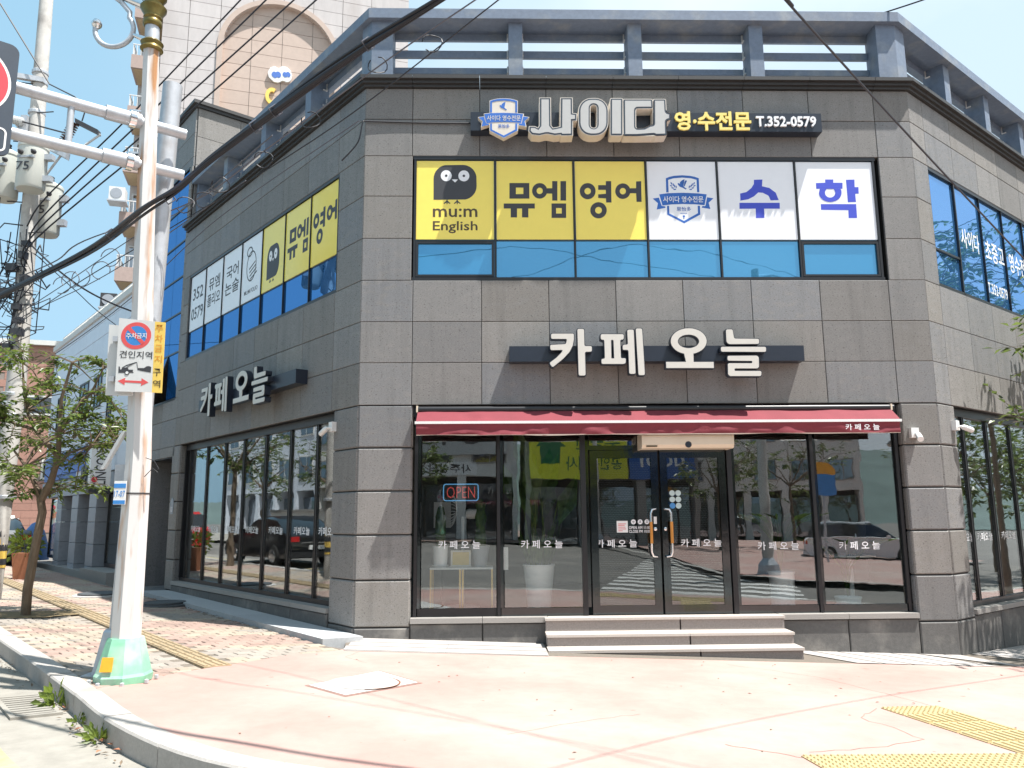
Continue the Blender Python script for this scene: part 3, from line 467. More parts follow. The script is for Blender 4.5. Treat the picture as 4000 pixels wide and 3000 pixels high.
G = {'CAFE':[[[(2.703,4.126),(3.013,4.126),(3.02,4.11),(3.019,4.047),(2.999,3.953),(2.954,3.867),(2.868,3.774),(2.713,3.648),(2.672,3.71),(2.769,3.782),(2.839,3.852),(2.866,3.896),(2.691,3.892),(2.685,3.965),(2.907,3.977),(2.924,4.052),(2.701,4.053)]],[[(3.071,4.193),(3.164,4.193),(3.163,3.948),(3.267,3.948),(3.265,3.87),(3.168,3.867),(3.17,3.533),(3.075,3.533)]],[[(3.396,4.117),(3.718,4.116),(3.715,4.041),(3.665,4.038),(3.667,3.772),(3.736,3.775),(3.731,3.701),(3.685,3.694),(3.397,3.695),(3.396,3.765),(3.445,3.769),(3.444,4.038),(3.394,4.041)],[(3.537,4.035),(3.572,4.035),(3.575,3.772),(3.534,3.772)]],[[(3.769,4.179),(3.859,4.182),(3.864,3.554),(3.778,3.554),(3.777,3.893),(3.697,3.893),(3.699,3.965),(3.773,3.968)]],[[(3.889,4.198),(3.978,4.197),(3.993,3.535),(3.906,3.535)]],[[(4.576,3.719),(4.296,3.72),(4.296,3.634),(4.96,3.632),(4.961,3.718),(4.681,3.718),(4.683,3.837),(4.729,3.849),(4.771,3.868),(4.808,3.891),(4.838,3.919),(4.86,3.951),(4.874,3.985),(4.879,4.02),(4.874,4.055),(4.86,4.089),(4.838,4.12),(4.808,4.147),(4.771,4.169),(4.729,4.185),(4.683,4.196),(4.635,4.199),(4.586,4.196),(4.54,4.186),(4.496,4.17),(4.457,4.148),(4.425,4.121),(4.399,4.09),(4.383,4.057),(4.375,4.022),(4.376,3.987),(4.387,3.952),(4.407,3.921),(4.434,3.892),(4.468,3.868),(4.509,3.85),(4.553,3.838)],[(4.773,4.011),(4.768,3.989),(4.756,3.969),(4.737,3.95),(4.713,3.935),(4.684,3.924),(4.652,3.916),(4.619,3.914),(4.585,3.917),(4.554,3.924),(4.526,3.936),(4.503,3.951),(4.486,3.97),(4.476,3.99),(4.473,4.012),(4.478,4.034),(4.49,4.054),(4.509,4.073),(4.533,4.088),(4.562,4.1),(4.594,4.107),(4.628,4.109),(4.661,4.107),(4.692,4.099),(4.72,4.088),(4.743,4.072),(4.76,4.053),(4.77,4.033)]],[[(5.158,4.18),(5.252,4.183),(5.265,4.065),(5.28,4.049),(5.617,4.045),(5.614,3.973),(5.19,3.971),(5.158,4.002)]],[[(5.074,3.932),(5.709,3.93),(5.705,3.859),(5.073,3.864)]],[[(5.161,3.803),(5.576,3.805),(5.598,3.781),(5.593,3.648),(5.573,3.625),(5.249,3.626),(5.247,3.589),(5.624,3.587),(5.617,3.516),(5.181,3.518),(5.155,3.541),(5.16,3.689),(5.176,3.698),(5.503,3.697),(5.505,3.731),(5.158,3.736)]]],'SAIDA':[[[(2.592,7.624),(2.739,7.625),(2.737,7.197),(2.77,7.153),(2.828,7.164),(2.887,7.179),(2.9,7.626),(3.057,7.627),(3.055,7.387),(3.116,7.379),(3.114,7.285),(3.055,7.28),(3.05,7.055),(2.895,7.049),(2.885,7.065),(2.797,7.054),(2.701,7.075),(2.664,7.074),(2.579,7.053),(2.47,7.063),(2.429,7.11),(2.435,7.177),(2.508,7.178),(2.556,7.152),(2.586,7.196)]],[[(3.403,7.621),(3.449,7.614),(3.491,7.596),(3.527,7.566),(3.554,7.526),(3.57,7.481),(3.575,7.432),(3.57,7.245),(3.562,7.196),(3.543,7.151),(3.514,7.112),(3.477,7.082),(3.434,7.063),(3.389,7.057),(3.325,7.056),(3.28,7.063),(3.238,7.081),(3.203,7.111),(3.176,7.149),(3.159,7.195),(3.154,7.243),(3.158,7.43),(3.165,7.479),(3.184,7.524),(3.213,7.564),(3.25,7.594),(3.293,7.614),(3.339,7.62)],[(3.377,7.533),(3.397,7.529),(3.414,7.517),(3.425,7.498),(3.429,7.476),(3.422,7.213),(3.417,7.191),(3.405,7.172),(3.388,7.16),(3.367,7.155),(3.36,7.155),(3.339,7.16),(3.322,7.172),(3.311,7.191),(3.307,7.213),(3.314,7.475),(3.318,7.497),(3.331,7.516),(3.348,7.529),(3.369,7.533)]],[[(3.625,7.622),(3.794,7.623),(3.777,7.056),(3.608,7.055)]],[[(3.814,7.61),(4.232,7.612),(4.235,7.48),(3.981,7.478),(3.97,7.15),(4.105,7.159),(4.188,7.204),(4.242,7.209),(4.255,7.612),(4.425,7.613),(4.426,7.402),(4.49,7.394),(4.486,7.302),(4.422,7.291),(4.42,7.061),(4.273,7.055),(4.236,7.071),(3.991,7.051),(3.801,7.05)]]],'MUEM':[[[(2.146,6.496),(2.441,6.497),(2.439,6.253),(2.144,6.252)],[(2.241,6.425),(2.352,6.425),(2.351,6.324),(2.24,6.323)]],[[(2.059,6.176),(2.519,6.177),(2.518,6.099),(2.422,6.099),(2.421,5.96),(2.328,5.96),(2.329,6.099),(2.255,6.098),(2.254,5.96),(2.161,5.96),(2.162,6.098),(2.059,6.098)]],[[(2.707,6.375),(2.704,6.348),(2.695,6.322),(2.681,6.299),(2.663,6.28),(2.641,6.265),(2.617,6.256),(2.592,6.253),(2.567,6.256),(2.543,6.265),(2.522,6.279),(2.505,6.299),(2.491,6.322),(2.483,6.347),(2.481,6.375),(2.484,6.402),(2.493,6.428),(2.506,6.451),(2.525,6.47),(2.546,6.485),(2.57,6.494),(2.596,6.497),(2.621,6.494),(2.645,6.485),(2.666,6.47),(2.683,6.451),(2.697,6.428),(2.704,6.402)],[(2.64,6.375),(2.638,6.364),(2.635,6.353),(2.629,6.343),(2.622,6.335),(2.613,6.329),(2.603,6.325),(2.593,6.324),(2.583,6.325),(2.573,6.329),(2.565,6.335),(2.558,6.343),(2.552,6.353),(2.549,6.363),(2.548,6.375),(2.549,6.386),(2.553,6.397),(2.559,6.406),(2.566,6.414),(2.575,6.421),(2.584,6.424),(2.595,6.426),(2.605,6.424),(2.614,6.421),(2.623,6.415),(2.63,6.407),(2.635,6.397),(2.639,6.386)]],[[(2.703,6.416),(2.78,6.416),(2.782,6.528),(2.859,6.528),(2.853,6.223),(2.777,6.223),(2.778,6.332),(2.701,6.332)]],[[(2.905,6.528),(2.989,6.529),(2.983,6.223),(2.899,6.223)]],[[(2.766,6.178),(2.982,6.178),(2.978,5.954),(2.763,5.953)],[(2.832,6.107),(2.916,6.107),(2.915,6.021),(2.831,6.021)]]],'YEONGEO':[[[(3.425,6.372),(3.421,6.343),(3.412,6.316),(3.397,6.292),(3.378,6.272),(3.355,6.257),(3.33,6.248),(3.304,6.244),(3.277,6.247),(3.253,6.257),(3.231,6.272),(3.212,6.292),(3.199,6.316),(3.191,6.343),(3.188,6.371),(3.192,6.399),(3.201,6.426),(3.216,6.45),(3.235,6.471),(3.258,6.486),(3.283,6.495),(3.31,6.499),(3.336,6.496),(3.361,6.486),(3.383,6.471),(3.401,6.451),(3.415,6.427),(3.423,6.4)],[(3.355,6.371),(3.353,6.36),(3.35,6.349),(3.344,6.34),(3.336,6.332),(3.326,6.326),(3.316,6.322),(3.305,6.32),(3.295,6.322),(3.285,6.325),(3.276,6.331),(3.268,6.34),(3.263,6.349),(3.259,6.36),(3.258,6.371),(3.26,6.383),(3.264,6.393),(3.27,6.403),(3.277,6.411),(3.287,6.417),(3.297,6.421),(3.308,6.422),(3.319,6.421),(3.329,6.417),(3.338,6.411),(3.345,6.403),(3.351,6.393),(3.354,6.383)]],[[(3.466,6.466),(3.58,6.466),(3.581,6.53),(3.661,6.53),(3.656,6.194),(3.577,6.194),(3.576,6.258),(3.461,6.265),(3.462,6.321),(3.576,6.331),(3.577,6.392),(3.464,6.392)]],[[(3.583,6.073),(3.579,6.045),(3.569,6.018),(3.554,5.994),(3.534,5.974),(3.511,5.959),(3.484,5.95),(3.457,5.947),(3.43,5.95),(3.404,5.959),(3.382,5.974),(3.363,5.994),(3.349,6.018),(3.34,6.044),(3.338,6.072),(3.342,6.101),(3.351,6.127),(3.367,6.151),(3.387,6.171),(3.41,6.186),(3.436,6.196),(3.464,6.199),(3.491,6.196),(3.517,6.187),(3.54,6.172),(3.558,6.152),(3.572,6.128),(3.581,6.101)],[(3.511,6.073),(3.509,6.061),(3.505,6.05),(3.499,6.04),(3.491,6.031),(3.481,6.025),(3.47,6.021),(3.459,6.02),(3.448,6.021),(3.437,6.025),(3.428,6.031),(3.42,6.04),(3.414,6.05),(3.411,6.061),(3.41,6.073),(3.412,6.084),(3.416,6.096),(3.422,6.106),(3.43,6.114),(3.44,6.12),(3.451,6.124),(3.462,6.126),(3.473,6.124),(3.484,6.12),(3.493,6.114),(3.501,6.106),(3.507,6.096),(3.51,6.085)]],[[(3.944,6.373),(3.941,6.346),(3.931,6.32),(3.917,6.297),(3.898,6.277),(3.876,6.263),(3.852,6.254),(3.827,6.25),(3.802,6.253),(3.778,6.262),(3.757,6.277),(3.74,6.296),(3.727,6.319),(3.719,6.345),(3.717,6.372),(3.721,6.399),(3.73,6.425),(3.744,6.449),(3.763,6.468),(3.785,6.483),(3.809,6.492),(3.834,6.495),(3.86,6.492),(3.883,6.483),(3.905,6.468),(3.922,6.449),(3.935,6.426),(3.942,6.4)],[(3.877,6.373),(3.875,6.361),(3.871,6.35),(3.866,6.341),(3.858,6.333),(3.849,6.327),(3.839,6.323),(3.829,6.322),(3.819,6.323),(3.809,6.327),(3.801,6.333),(3.794,6.341),(3.789,6.35),(3.785,6.361),(3.785,6.372),(3.786,6.384),(3.79,6.394),(3.796,6.404),(3.803,6.412),(3.812,6.418),(3.822,6.422),(3.832,6.423),(3.842,6.422),(3.852,6.418),(3.861,6.412),(3.868,6.404),(3.873,6.395),(3.876,6.384)]],[[(3.941,6.419),(4.03,6.419),(4.034,6.526),(4.11,6.531),(4.105,6.205),(4.03,6.205),(4.028,6.34),(3.938,6.34)]]],'OWL':[[[(1.025,6.232),(1.023,6.559),(1.026,6.602),(1.038,6.643),(1.056,6.681),(1.082,6.714),(1.113,6.742),(1.148,6.762),(1.187,6.775),(1.453,6.78),(1.489,6.777),(1.524,6.767),(1.557,6.751),(1.587,6.729),(1.612,6.702),(1.633,6.67),(1.648,6.636),(1.657,6.599),(1.66,6.451),(1.657,6.413),(1.648,6.377),(1.633,6.342),(1.612,6.311),(1.587,6.284),(1.557,6.262),(1.525,6.246),(1.49,6.237)]]],'OWLEYE':[[[(1.291,6.608),(1.287,6.581),(1.275,6.557),(1.257,6.538),(1.235,6.526),(1.21,6.521),(1.184,6.526),(1.162,6.538),(1.143,6.557),(1.132,6.581),(1.128,6.608),(1.131,6.635),(1.143,6.659),(1.161,6.678),(1.183,6.691),(1.209,6.695),(1.234,6.691),(1.257,6.678),(1.275,6.659),(1.287,6.635)]],[[(1.552,6.606),(1.548,6.58),(1.537,6.555),(1.519,6.536),(1.496,6.524),(1.471,6.52),(1.446,6.524),(1.423,6.536),(1.405,6.555),(1.393,6.579),(1.389,6.606),(1.393,6.633),(1.405,6.657),(1.423,6.676),(1.445,6.689),(1.471,6.693),(1.496,6.689),(1.519,6.677),(1.537,6.657),(1.548,6.633)]],[[(1.293,6.55),(1.384,6.55),(1.341,6.501)]]],'OWLPUP':[[[(1.228,6.608),(1.225,6.596),(1.215,6.589),(1.203,6.589),(1.194,6.596),(1.19,6.608),(1.194,6.62),(1.203,6.627),(1.215,6.627),(1.225,6.62)]],[[(1.49,6.606),(1.486,6.594),(1.477,6.587),(1.465,6.587),(1.455,6.594),(1.451,6.606),(1.455,6.618),(1.465,6.626),(1.477,6.626),(1.486,6.618)]]],'OWLFEET':[[[(1.214,6.23),(1.233,6.23),(1.233,6.215),(1.274,6.18),(1.264,6.167),(1.231,6.192),(1.231,6.165),(1.216,6.165),(1.216,6.192),(1.183,6.167),(1.173,6.18),(1.214,6.215)]],[[(1.364,6.231),(1.383,6.231),(1.383,6.215),(1.424,6.18),(1.414,6.168),(1.381,6.193),(1.381,6.165),(1.367,6.165),(1.367,6.193),(1.333,6.167),(1.324,6.18),(1.364,6.215)]]],'SU':[[[(5.805,6.556),(5.933,6.562),(5.921,6.454),(6.029,6.429),(6.122,6.352),(6.159,6.237),(6.037,6.232),(6.01,6.306),(5.927,6.352),(5.859,6.357),(5.79,6.295),(5.702,6.249),(5.584,6.228),(5.585,6.338),(5.684,6.364),(5.761,6.428),(5.801,6.492)]],[[(5.567,6.193),(6.171,6.194),(6.167,6.102),(5.931,6.102),(5.927,5.958),(5.801,5.955),(5.805,6.102),(5.562,6.099)]]],'HAK':[[[(6.883,6.564),(7.006,6.565),(7.002,6.513),(7.142,6.513),(7.135,6.418),(6.738,6.417),(6.739,6.507),(6.88,6.513)]],[[(6.791,6.415),(7.105,6.416),(7.115,6.379),(7.114,6.348),(7.106,6.316),(7.091,6.287),(7.068,6.26),(7.039,6.238),(7.006,6.222),(6.97,6.212),(6.933,6.208),(6.896,6.211),(6.861,6.222),(6.831,6.238),(6.805,6.26),(6.787,6.286),(6.775,6.316),(6.772,6.347)],[(7.02,6.354),(7.016,6.337),(7.009,6.321),(6.999,6.306),(6.985,6.294),(6.97,6.285),(6.953,6.279),(6.935,6.277),(6.918,6.279),(6.902,6.284),(6.888,6.294),(6.876,6.306),(6.868,6.32),(6.864,6.336),(6.863,6.354),(6.866,6.371),(6.873,6.387),(6.884,6.402),(6.897,6.414),(6.912,6.423),(6.929,6.429),(6.947,6.431),(6.964,6.429),(6.98,6.423),(6.995,6.414),(7.006,6.402),(7.014,6.387),(7.019,6.371)]],[[(7.198,6.56),(7.326,6.565),(7.321,6.444),(7.378,6.445),(7.374,6.342),(7.32,6.339),(7.322,6.211),(7.199,6.206)]],[[(6.788,6.175),(7.321,6.176),(7.318,5.959),(7.191,5.957),(7.196,6.081),(6.787,6.086)]]],'EMB':[[[(4.481,6.577),(4.539,6.601),(4.61,6.617),(4.728,6.626),(4.846,6.617),(4.915,6.602),(4.976,6.579),(4.974,6.357),(4.94,6.359),(4.942,6.554),(4.858,6.578),(4.727,6.589),(4.594,6.577),(4.515,6.552),(4.514,6.356),(4.479,6.355)]],[[(4.482,6.142),(4.512,6.146),(4.512,6.024),(4.724,5.909),(4.937,6.029),(4.939,6.146),(4.973,6.146),(4.972,6.009),(4.726,5.872),(4.48,6.007)]],[[(4.372,6.323),(4.501,6.342),(4.73,6.349),(4.951,6.341),(5.082,6.325),(5.043,6.155),(4.909,6.168),(4.722,6.173),(4.549,6.166),(4.415,6.149)]],[[(4.273,6.257),(4.365,6.272),(4.403,6.142),(4.454,6.135),(4.457,6.113),(4.326,6.086),(4.348,6.185)]],[[(5.087,6.279),(5.18,6.263),(5.105,6.194),(5.126,6.096),(4.997,6.117),(5.008,6.141),(5.053,6.141)]],[[(4.653,6.499),(4.671,6.501),(4.689,6.488),(4.692,6.517),(4.725,6.547),(4.762,6.563),(4.741,6.451),(4.771,6.422),(4.787,6.417),(4.77,6.4),(4.733,6.426),(4.685,6.444),(4.662,6.473)]],[[(4.797,6.539),(4.777,6.547),(4.758,6.521),(4.746,6.451),(4.759,6.452),(4.774,6.488)]],[[(4.674,6.032),(4.776,6.032),(4.776,6.025),(4.674,6.024)]],[[(4.743,5.98),(4.741,5.972),(4.736,5.966),(4.729,5.962),(4.721,5.962),(4.715,5.966),(4.71,5.972),(4.709,5.98),(4.711,5.988),(4.716,5.994),(4.723,5.997),(4.73,5.997),(4.737,5.994),(4.742,5.988)]],[[(4.718,5.96),(4.732,5.96),(4.731,5.938),(4.717,5.938)]],[[(4.57,6.475),(4.561,6.479),(4.553,6.492),(4.549,6.508),(4.553,6.518),(4.561,6.514),(4.57,6.5),(4.573,6.484)]],[[(4.591,6.454),(4.584,6.46),(4.579,6.476),(4.58,6.493),(4.585,6.5),(4.593,6.495),(4.597,6.479),(4.597,6.462)]],[[(4.61,6.432),(4.603,6.437),(4.597,6.452),(4.596,6.469),(4.601,6.477),(4.608,6.473),(4.614,6.457),(4.615,6.441)]],[[(4.633,6.419),(4.626,6.425),(4.621,6.441),(4.622,6.458),(4.627,6.465),(4.634,6.46),(4.639,6.444),(4.638,6.427)]],[[(4.575,6.449),(4.567,6.445),(4.551,6.45),(4.539,6.459),(4.536,6.468),(4.545,6.471),(4.56,6.467),(4.573,6.457)]],[[(4.598,6.419),(4.59,6.414),(4.574,6.416),(4.56,6.423),(4.556,6.431),(4.564,6.436),(4.58,6.434),(4.594,6.427)]],[[(4.63,6.404),(4.623,6.396),(4.608,6.392),(4.592,6.393),(4.585,6.399),(4.591,6.407),(4.607,6.411),(4.623,6.41)]],[[(4.891,6.476),(4.888,6.485),(4.893,6.501),(4.903,6.515),(4.911,6.518),(4.914,6.509),(4.909,6.493),(4.899,6.479)]],[[(4.867,6.455),(4.863,6.463),(4.864,6.48),(4.87,6.496),(4.877,6.501),(4.882,6.493),(4.881,6.476),(4.875,6.461)]],[[(4.846,6.433),(4.842,6.441),(4.845,6.458),(4.852,6.473),(4.86,6.478),(4.864,6.47),(4.862,6.453),(4.855,6.438)]],[[(4.823,6.42),(4.818,6.428),(4.819,6.445),(4.825,6.46),(4.833,6.466),(4.837,6.458),(4.836,6.441),(4.83,6.425)]],[[(4.883,6.449),(4.886,6.458),(4.9,6.468),(4.916,6.472),(4.924,6.469),(4.92,6.46),(4.907,6.451),(4.891,6.446)]],[[(4.857,6.419),(4.862,6.428),(4.877,6.435),(4.893,6.436),(4.901,6.432),(4.896,6.423),(4.881,6.416),(4.865,6.415)]],[[(4.825,6.404),(4.832,6.41),(4.848,6.412),(4.863,6.407),(4.869,6.4),(4.861,6.394),(4.845,6.393),(4.83,6.397)]]],'EMBSH':[[[(4.469,6.586),(4.54,6.611),(4.61,6.627),(4.729,6.636),(4.847,6.628),(4.915,6.612),(4.989,6.588),(4.985,6.346),(5.1,6.336),(5.081,6.292),(5.198,6.27),(5.121,6.194),(5.143,6.078),(4.995,6.103),(4.984,6.002),(4.725,5.857),(4.466,6.001),(4.464,6.124),(4.311,6.069),(4.332,6.181),(4.256,6.265),(4.377,6.283),(4.362,6.334),(4.467,6.349)]]]}
# ------------------------------------------------------------------ the stone corner building
B = thing('stone_corner_building', (4.1, 0, -.2), 'two-storey dark grey stone-clad corner building with a railed roof terrace', 'building')
ZT = 7.99
def panel(f, s0, s1, z0, z1, o=0.0, g=.004, c=.005, m='stone', name='stone_panel', th=.035):
    a, b = min(s0, s1)+g, max(s0, s1)-g
    mk(name, MB().slab(f, a, b, z0+g, z1-g, o-th, o, c), m, B)
def row(f, js, z0, z1, **k):
    for a, b in zip(js, js[1:]): panel(f, a, b, z0, z1, **k)
def col(f, s0, s1, zs, **k):
    for a, b in zip(zs, zs[1:]): panel(f, s0, s1, b, a, **k)
FU = [0, .705, 1.708, 2.707, 3.711, 4.70, 5.695, 6.697, 7.699, W]
FM = [0, .741, 1.729, 2.70, 3.673, 4.652, 5.653, 6.662, 7.680, W]
LU = [0, .80, 1.85, 2.83, 3.81, 4.80, 5.83, 6.83, 7.93]
RU = [0, .47, 1.42, 2.37, 3.31, 4.25, 5.2, 6.15, 7.1]
UP = [ZT, 7.489, 6.906]; MID = [4.992, 4.378, 3.78, 3.175]; PIL = [3.175, 2.576, 1.979, 1.384, .78, .161]
WZ = [6.906, 6.275, 5.625, 4.992]
for a, b in zip(UP, UP[1:]): row('F', FU, b, a); row('L', LU, b, a); row('R', RU, b, a)
for a, b in zip(MID, MID[1:]): row('F', FM, b, a); row('L', LU, b, a); row('R', RU, b, a)
col('F', 0, .716, WZ); col('F', 7.702, W, WZ); col('L', 0, .765, WZ); col('L', 7.60, 7.93, WZ); col('R', 0, .48, WZ)
WG = dict(g=.008, c=.016, th=.05)
col('F', 0, .76, PIL, **WG); col('F', 7.69, W, PIL, **WG); col('L', 0, .72, PIL, **WG); col('L', 7.56, 8.06, PIL, **WG); col('R', 0, .55, PIL, **WG)
# returns of the pillars into the shop front, in stone too
addface('RF', (7.69, 0, 0), (0, 1, 0), (-1, 0, 0)); addface('LF', (.76, 0, 0), (0, 1, 0), (1, 0, 0))
addface('LL', dL*7.56, -nL, -dL); addface('RR', Vector((W, 0, 0)) + dR*.55, -nR, dR)
for f in ('RF', 'LF', 'LL', 'RR'): col(f, .02, .20, PIL, **WG)
for f, s0, s1, z in (('F', 0, .76, -.45), ('F', 7.69, W, -.75), ('L', 0, .72, -.4), ('L', 7.56, 8.06, -.4), ('R', 0, .55, -.8)):
    panel(f, s0, s1, z, .161, m='stone_base', o=.004, **WG)
# the low wall under the shop windows, and its sills
for js, f, top, low in (([.76, 1.736, 2.62], 'F', .205, -.5), ([5.78, 6.716, 7.69], 'F', .205, -.8), ([.72, 1.9, 3.05, 4.2, 5.35, 6.5, 7.56], 'L', .285, -.4), ([.55, 1.45, 2.4, 3.35, 4.3, 5.25, 6.2, 7.1], 'R', .20, -1.0)):
    row(f, js, low, top, m='stone_base', o=.0 if f != 'L' else .02, g=.006, c=.012)
    for a, b in zip(js, js[1:]): mk('window_sill', MB().fbox(f, a+.003, b-.003, top+.004, top+.072, -.22, .035), 'sillstone', B)
mk('window_sill', MB().fbox('F', 2.625, 5.775, .19, .272, -.22, -.02), 'granite', B)
# stone beyond the window on the left facade, round the side door
for a, b in zip([4.24, 3.78, 3.175], [3.78, 3.175, 2.95]): row('L', [7.93, 8.95, 10.4], b, a)
col('L', 9.75, 10.4, [2.95, 2.35, 1.75, 1.15, .55, -.3], **WG)
# wall cores behind the cladding (they show only as the dark joints)
core = MB()
for f, s0, s1, z0, z1 in (('F', .02, W-.02, 6.90, ZT), ('F', .02, .70, 4.98, 6.9), ('F', 7.72, W-.02, 4.98, 6.9), ('F', .02, W-.02, 3.19, 4.98), ('F', .02, .74, -.9, 3.19), ('F', 7.71, W-.02, -.9, 3.19), ('F', .74, 7.71, -.9, .19),
    ('L', .02, 7.9, 6.90, ZT), ('L', .02, .75, 4.98, 6.9), ('L', 7.62, 7.9, 4.98, 6.9), ('L', .02, 7.9, 3.19, 4.98), ('L', .02, .70, -.6, 3.19), ('L', 7.58, 8.04, -.6, 3.19), ('L', .70, 7.58, -.6, .28), ('L', 7.9, 10.38, 2.97, 4.22), ('L', 9.77, 10.38, -.6, 2.97),
    ('R', .02, 7.08, 6.90, ZT), ('R', .02, .46, 4.98, 6.9), ('R', .02, 7.08, 3.19, 4.98), ('R', .02, .53, -1, 3.19), ('R', .53, 7.08, -1.2, .19), ('R', 6.9, 7.08, .19, 6.9)):
    core.fbox(f, s0, s1, z0, z1, -.28, -.030)
mk('wall_core', core, 'joint', B)
# ----- mitred strips that run round the corners
TL, TR = math.tan(aL/2), math.tan(aR/2)
def mit(f, s, o):     # a corner end of a strip follows the mitre
    if f == 'F': return s - o*TL if s == 0 else (s + o*TR if s == W else s)
    if s == 0: return -o*(TL if f == 'L' else TR)
    return s
def strip(mb, f, s0, s1, z0, z1, o0, o1):
    return mb.hexa([FP(f, mit(f, a, o), z, o) for z in (z0, z1) for a, o in ((s0, o1), (s1, o1), (s1, o0), (s0, o0))])
def cuts(a, b, step):
    n = max(1, round((b-a)/step)); return [a+(b-a)*i/n for i in range(n)] + [b]
for f, js in (('F', FU), ('L', LU), ('R', RU)):
    for a, b in zip(js, js[1:]):
        e, g = (0 if a == 0 else .003), (0 if b == W and f == 'F' else .003)
        mb = MB(); A_, B_ = (a if a == 0 else a+e), (b if g == 0 else b-g)
        strip(mb, f, A_, B_, ZT+.003, 8.035, -.28, .045); strip(mb, f, A_, B_, 8.0353, 8.085, -.28, .085); strip(mb, f, A_, B_, 8.0853, 8.14, -.40, .135)
        mk('cornice_stone', mb, 'cornice', B)
for f, a, b in (('L', 0, 8.0), ('F', 0, W), ('R', 0, 7.1)):
    mk('terrace_beam', strip(MB(), f, a, b, 9.175, 9.335, -.62, -.02), 'concrete_blue', B)
    for z0, z1 in ((9.058, 9.1745), (8.765, 8.885), (8.49, 8.59)):
        mk('terrace_rail', strip(MB(), f, a, b, z0, z1, -.475, -.425), 'concrete_blue', B)
COLS = {'F': [2.26, 4.11, 6.01], 'L': [2.25, 4.17, 6.13, 7.9], 'R': [1.9, 3.55, 5.2, 6.9]}
for f, cs in COLS.items():
    for s in cs:
        h = .107
        p_ = mk('terrace_column', MB().fbox(f, s-h, s+h, 8.1403, 9.1745, -.47, -.13), 'concrete_blue', B)
        for zz in (9.035, 8.745, 8.47):
            for sg in (-1, 1):
                q = s + sg*(h+.012)
                bk = MB(); bk.fbox(f, q-.011, q+.011, zz, zz+.14, -.425, -.41); bk.fbox(f, q-.011, q+.011, zz, zz+.018, -.41, -.345); mk('rail_bracket', bk, 'rail_white', p_)
mb = MB(); strip(mb, 'F', 0, .37, 8.1403, 9.1745, -.47, -.11); strip(mb, 'L', 0, .34, 8.1403, 9.1745, -.47, -.11); mk('corner_column', mb, 'concrete_blue', B)
mb = MB(); strip(mb, 'F', 7.90, W, 8.1403, 9.1745, -.47, -.11); strip(mb, 'R', 0, .34, 8.1403, 9.1745, -.47, -.11); mk('corner_column', mb, 'concrete_blue', B)
# roof deck and the plain back of the building
plan = [dL*10.4, Vector((0, 0, 0)), Vector((W, 0, 0)), Vector((W, 0, 0))+dR*7.1, Vector((W, 0, 0))+dR*7.1-nR*7, dL*10.4-nL*7]
mb = MB(); ins = [p + Vector((0, .3, 0))*0 for p in plan]; c0 = sum(plan, Vector())/6
mb.poly([[tuple((p+(c0-p).normalized()*.45)[:2]) for p in plan]], lambda a, b, t: Vector((a, b, 8.0+t)), .25); mk('roof_deck', mb, 'bldg_grey', B)
mb = MB()
for p, q in ((plan[3], plan[4]), (plan[4], plan[5]), (plan[5], plan[0])):
    d = (q-p).normalized(); nn = Vector((d.y, -d.x, 0)); mb.hexa([r + nn*k + Vector((0, 0, z)) for z in (-1.2, 7.98) for r, k in ((p, .0), (q, .0), (q, -.2), (p, -.2))])
mk('rear_wall', mb, 'bldg_grey', B)
# ----- second floor windows
def blue_windows(f, cols, zb, zt, zm, casements=(), m='blueglass', o=-.045, fw=.028, tb=.016):
    for z0, z1 in ((zt-.005, zt+.05), (zb-.05, zb+.005)): mk('window_frame', MB().fbox(f, cols[0]-.03, cols[-1]+.03, z0, z1, -.16, -.008), 'frame', B)
    for i, s in enumerate(cols):
        w_ = fw if 0 < i < len(cols)-1 else fw*1.3
        mk('mullion', MB().fbox(f, s-w_/2, s+w_/2, zb+.0055, zt-.0055, -.15, -.012), 'frame', B)
    if zm: 
        for a, b in zip(cols, cols[1:]): mk('transom_bar', MB().fbox(f, a+fw*.66, b-fw*.66, zm-tb, zm+tb, -.15, -.035 if tb < .01 else -.02), 'frame', B)
    for i, (a, b) in enumerate(zip(cols, cols[1:])):
        for z0, z1 in ((zb, zm), (zm, zt)) if zm else ((zb, zt),):
            pn = mk('window_pane', MB().fbox(f, a+fw*.66, b-fw*.66, z0+.0065, z1-.0065, o-.02, o), m, B)
            if i in casements and z0 == zb:
                fb = MB()
                for q in ((a+.02, b-.02, z0+.017, z0+.05), (a+.02, b-.02, z1-.05, z1-.017), (a+.02, a+.055, z0+.0503, z1-.0503), (b-.055, b-.02, z0+.0503, z1-.0503)): fb.fbox(f, *q, o+.001, -.016)
                mk('casement_frame', fb, 'frame', pn)
FW = [.754, 1.934, 3.102, 4.182, 5.252, 6.427, 7.62]
LW = [.80, 1.75, 2.733, 3.70, 4.66, 5.634, 6.62, 7.56]
blue_windows('F', FW, 5.035, 6.86, 5.605, (0, 5), m='blueglass_front', fw=.026, tb=.007)
blue_windows('L', LW, 5.035, 6.86, 5.605, fw=.014, tb=.006)
RW = [.50, 1.405, 2.37, 3.31, 4.254, 5.2, 6.15, 6.85]
blue_windows('R', RW[1:], 5.035, 6.86, None, fw=.012, m='blueglass_right'); blue_windows('R', [.50, 1.39], 5.035, 6.86, 5.60, fw=.012, m='blueglass_right')
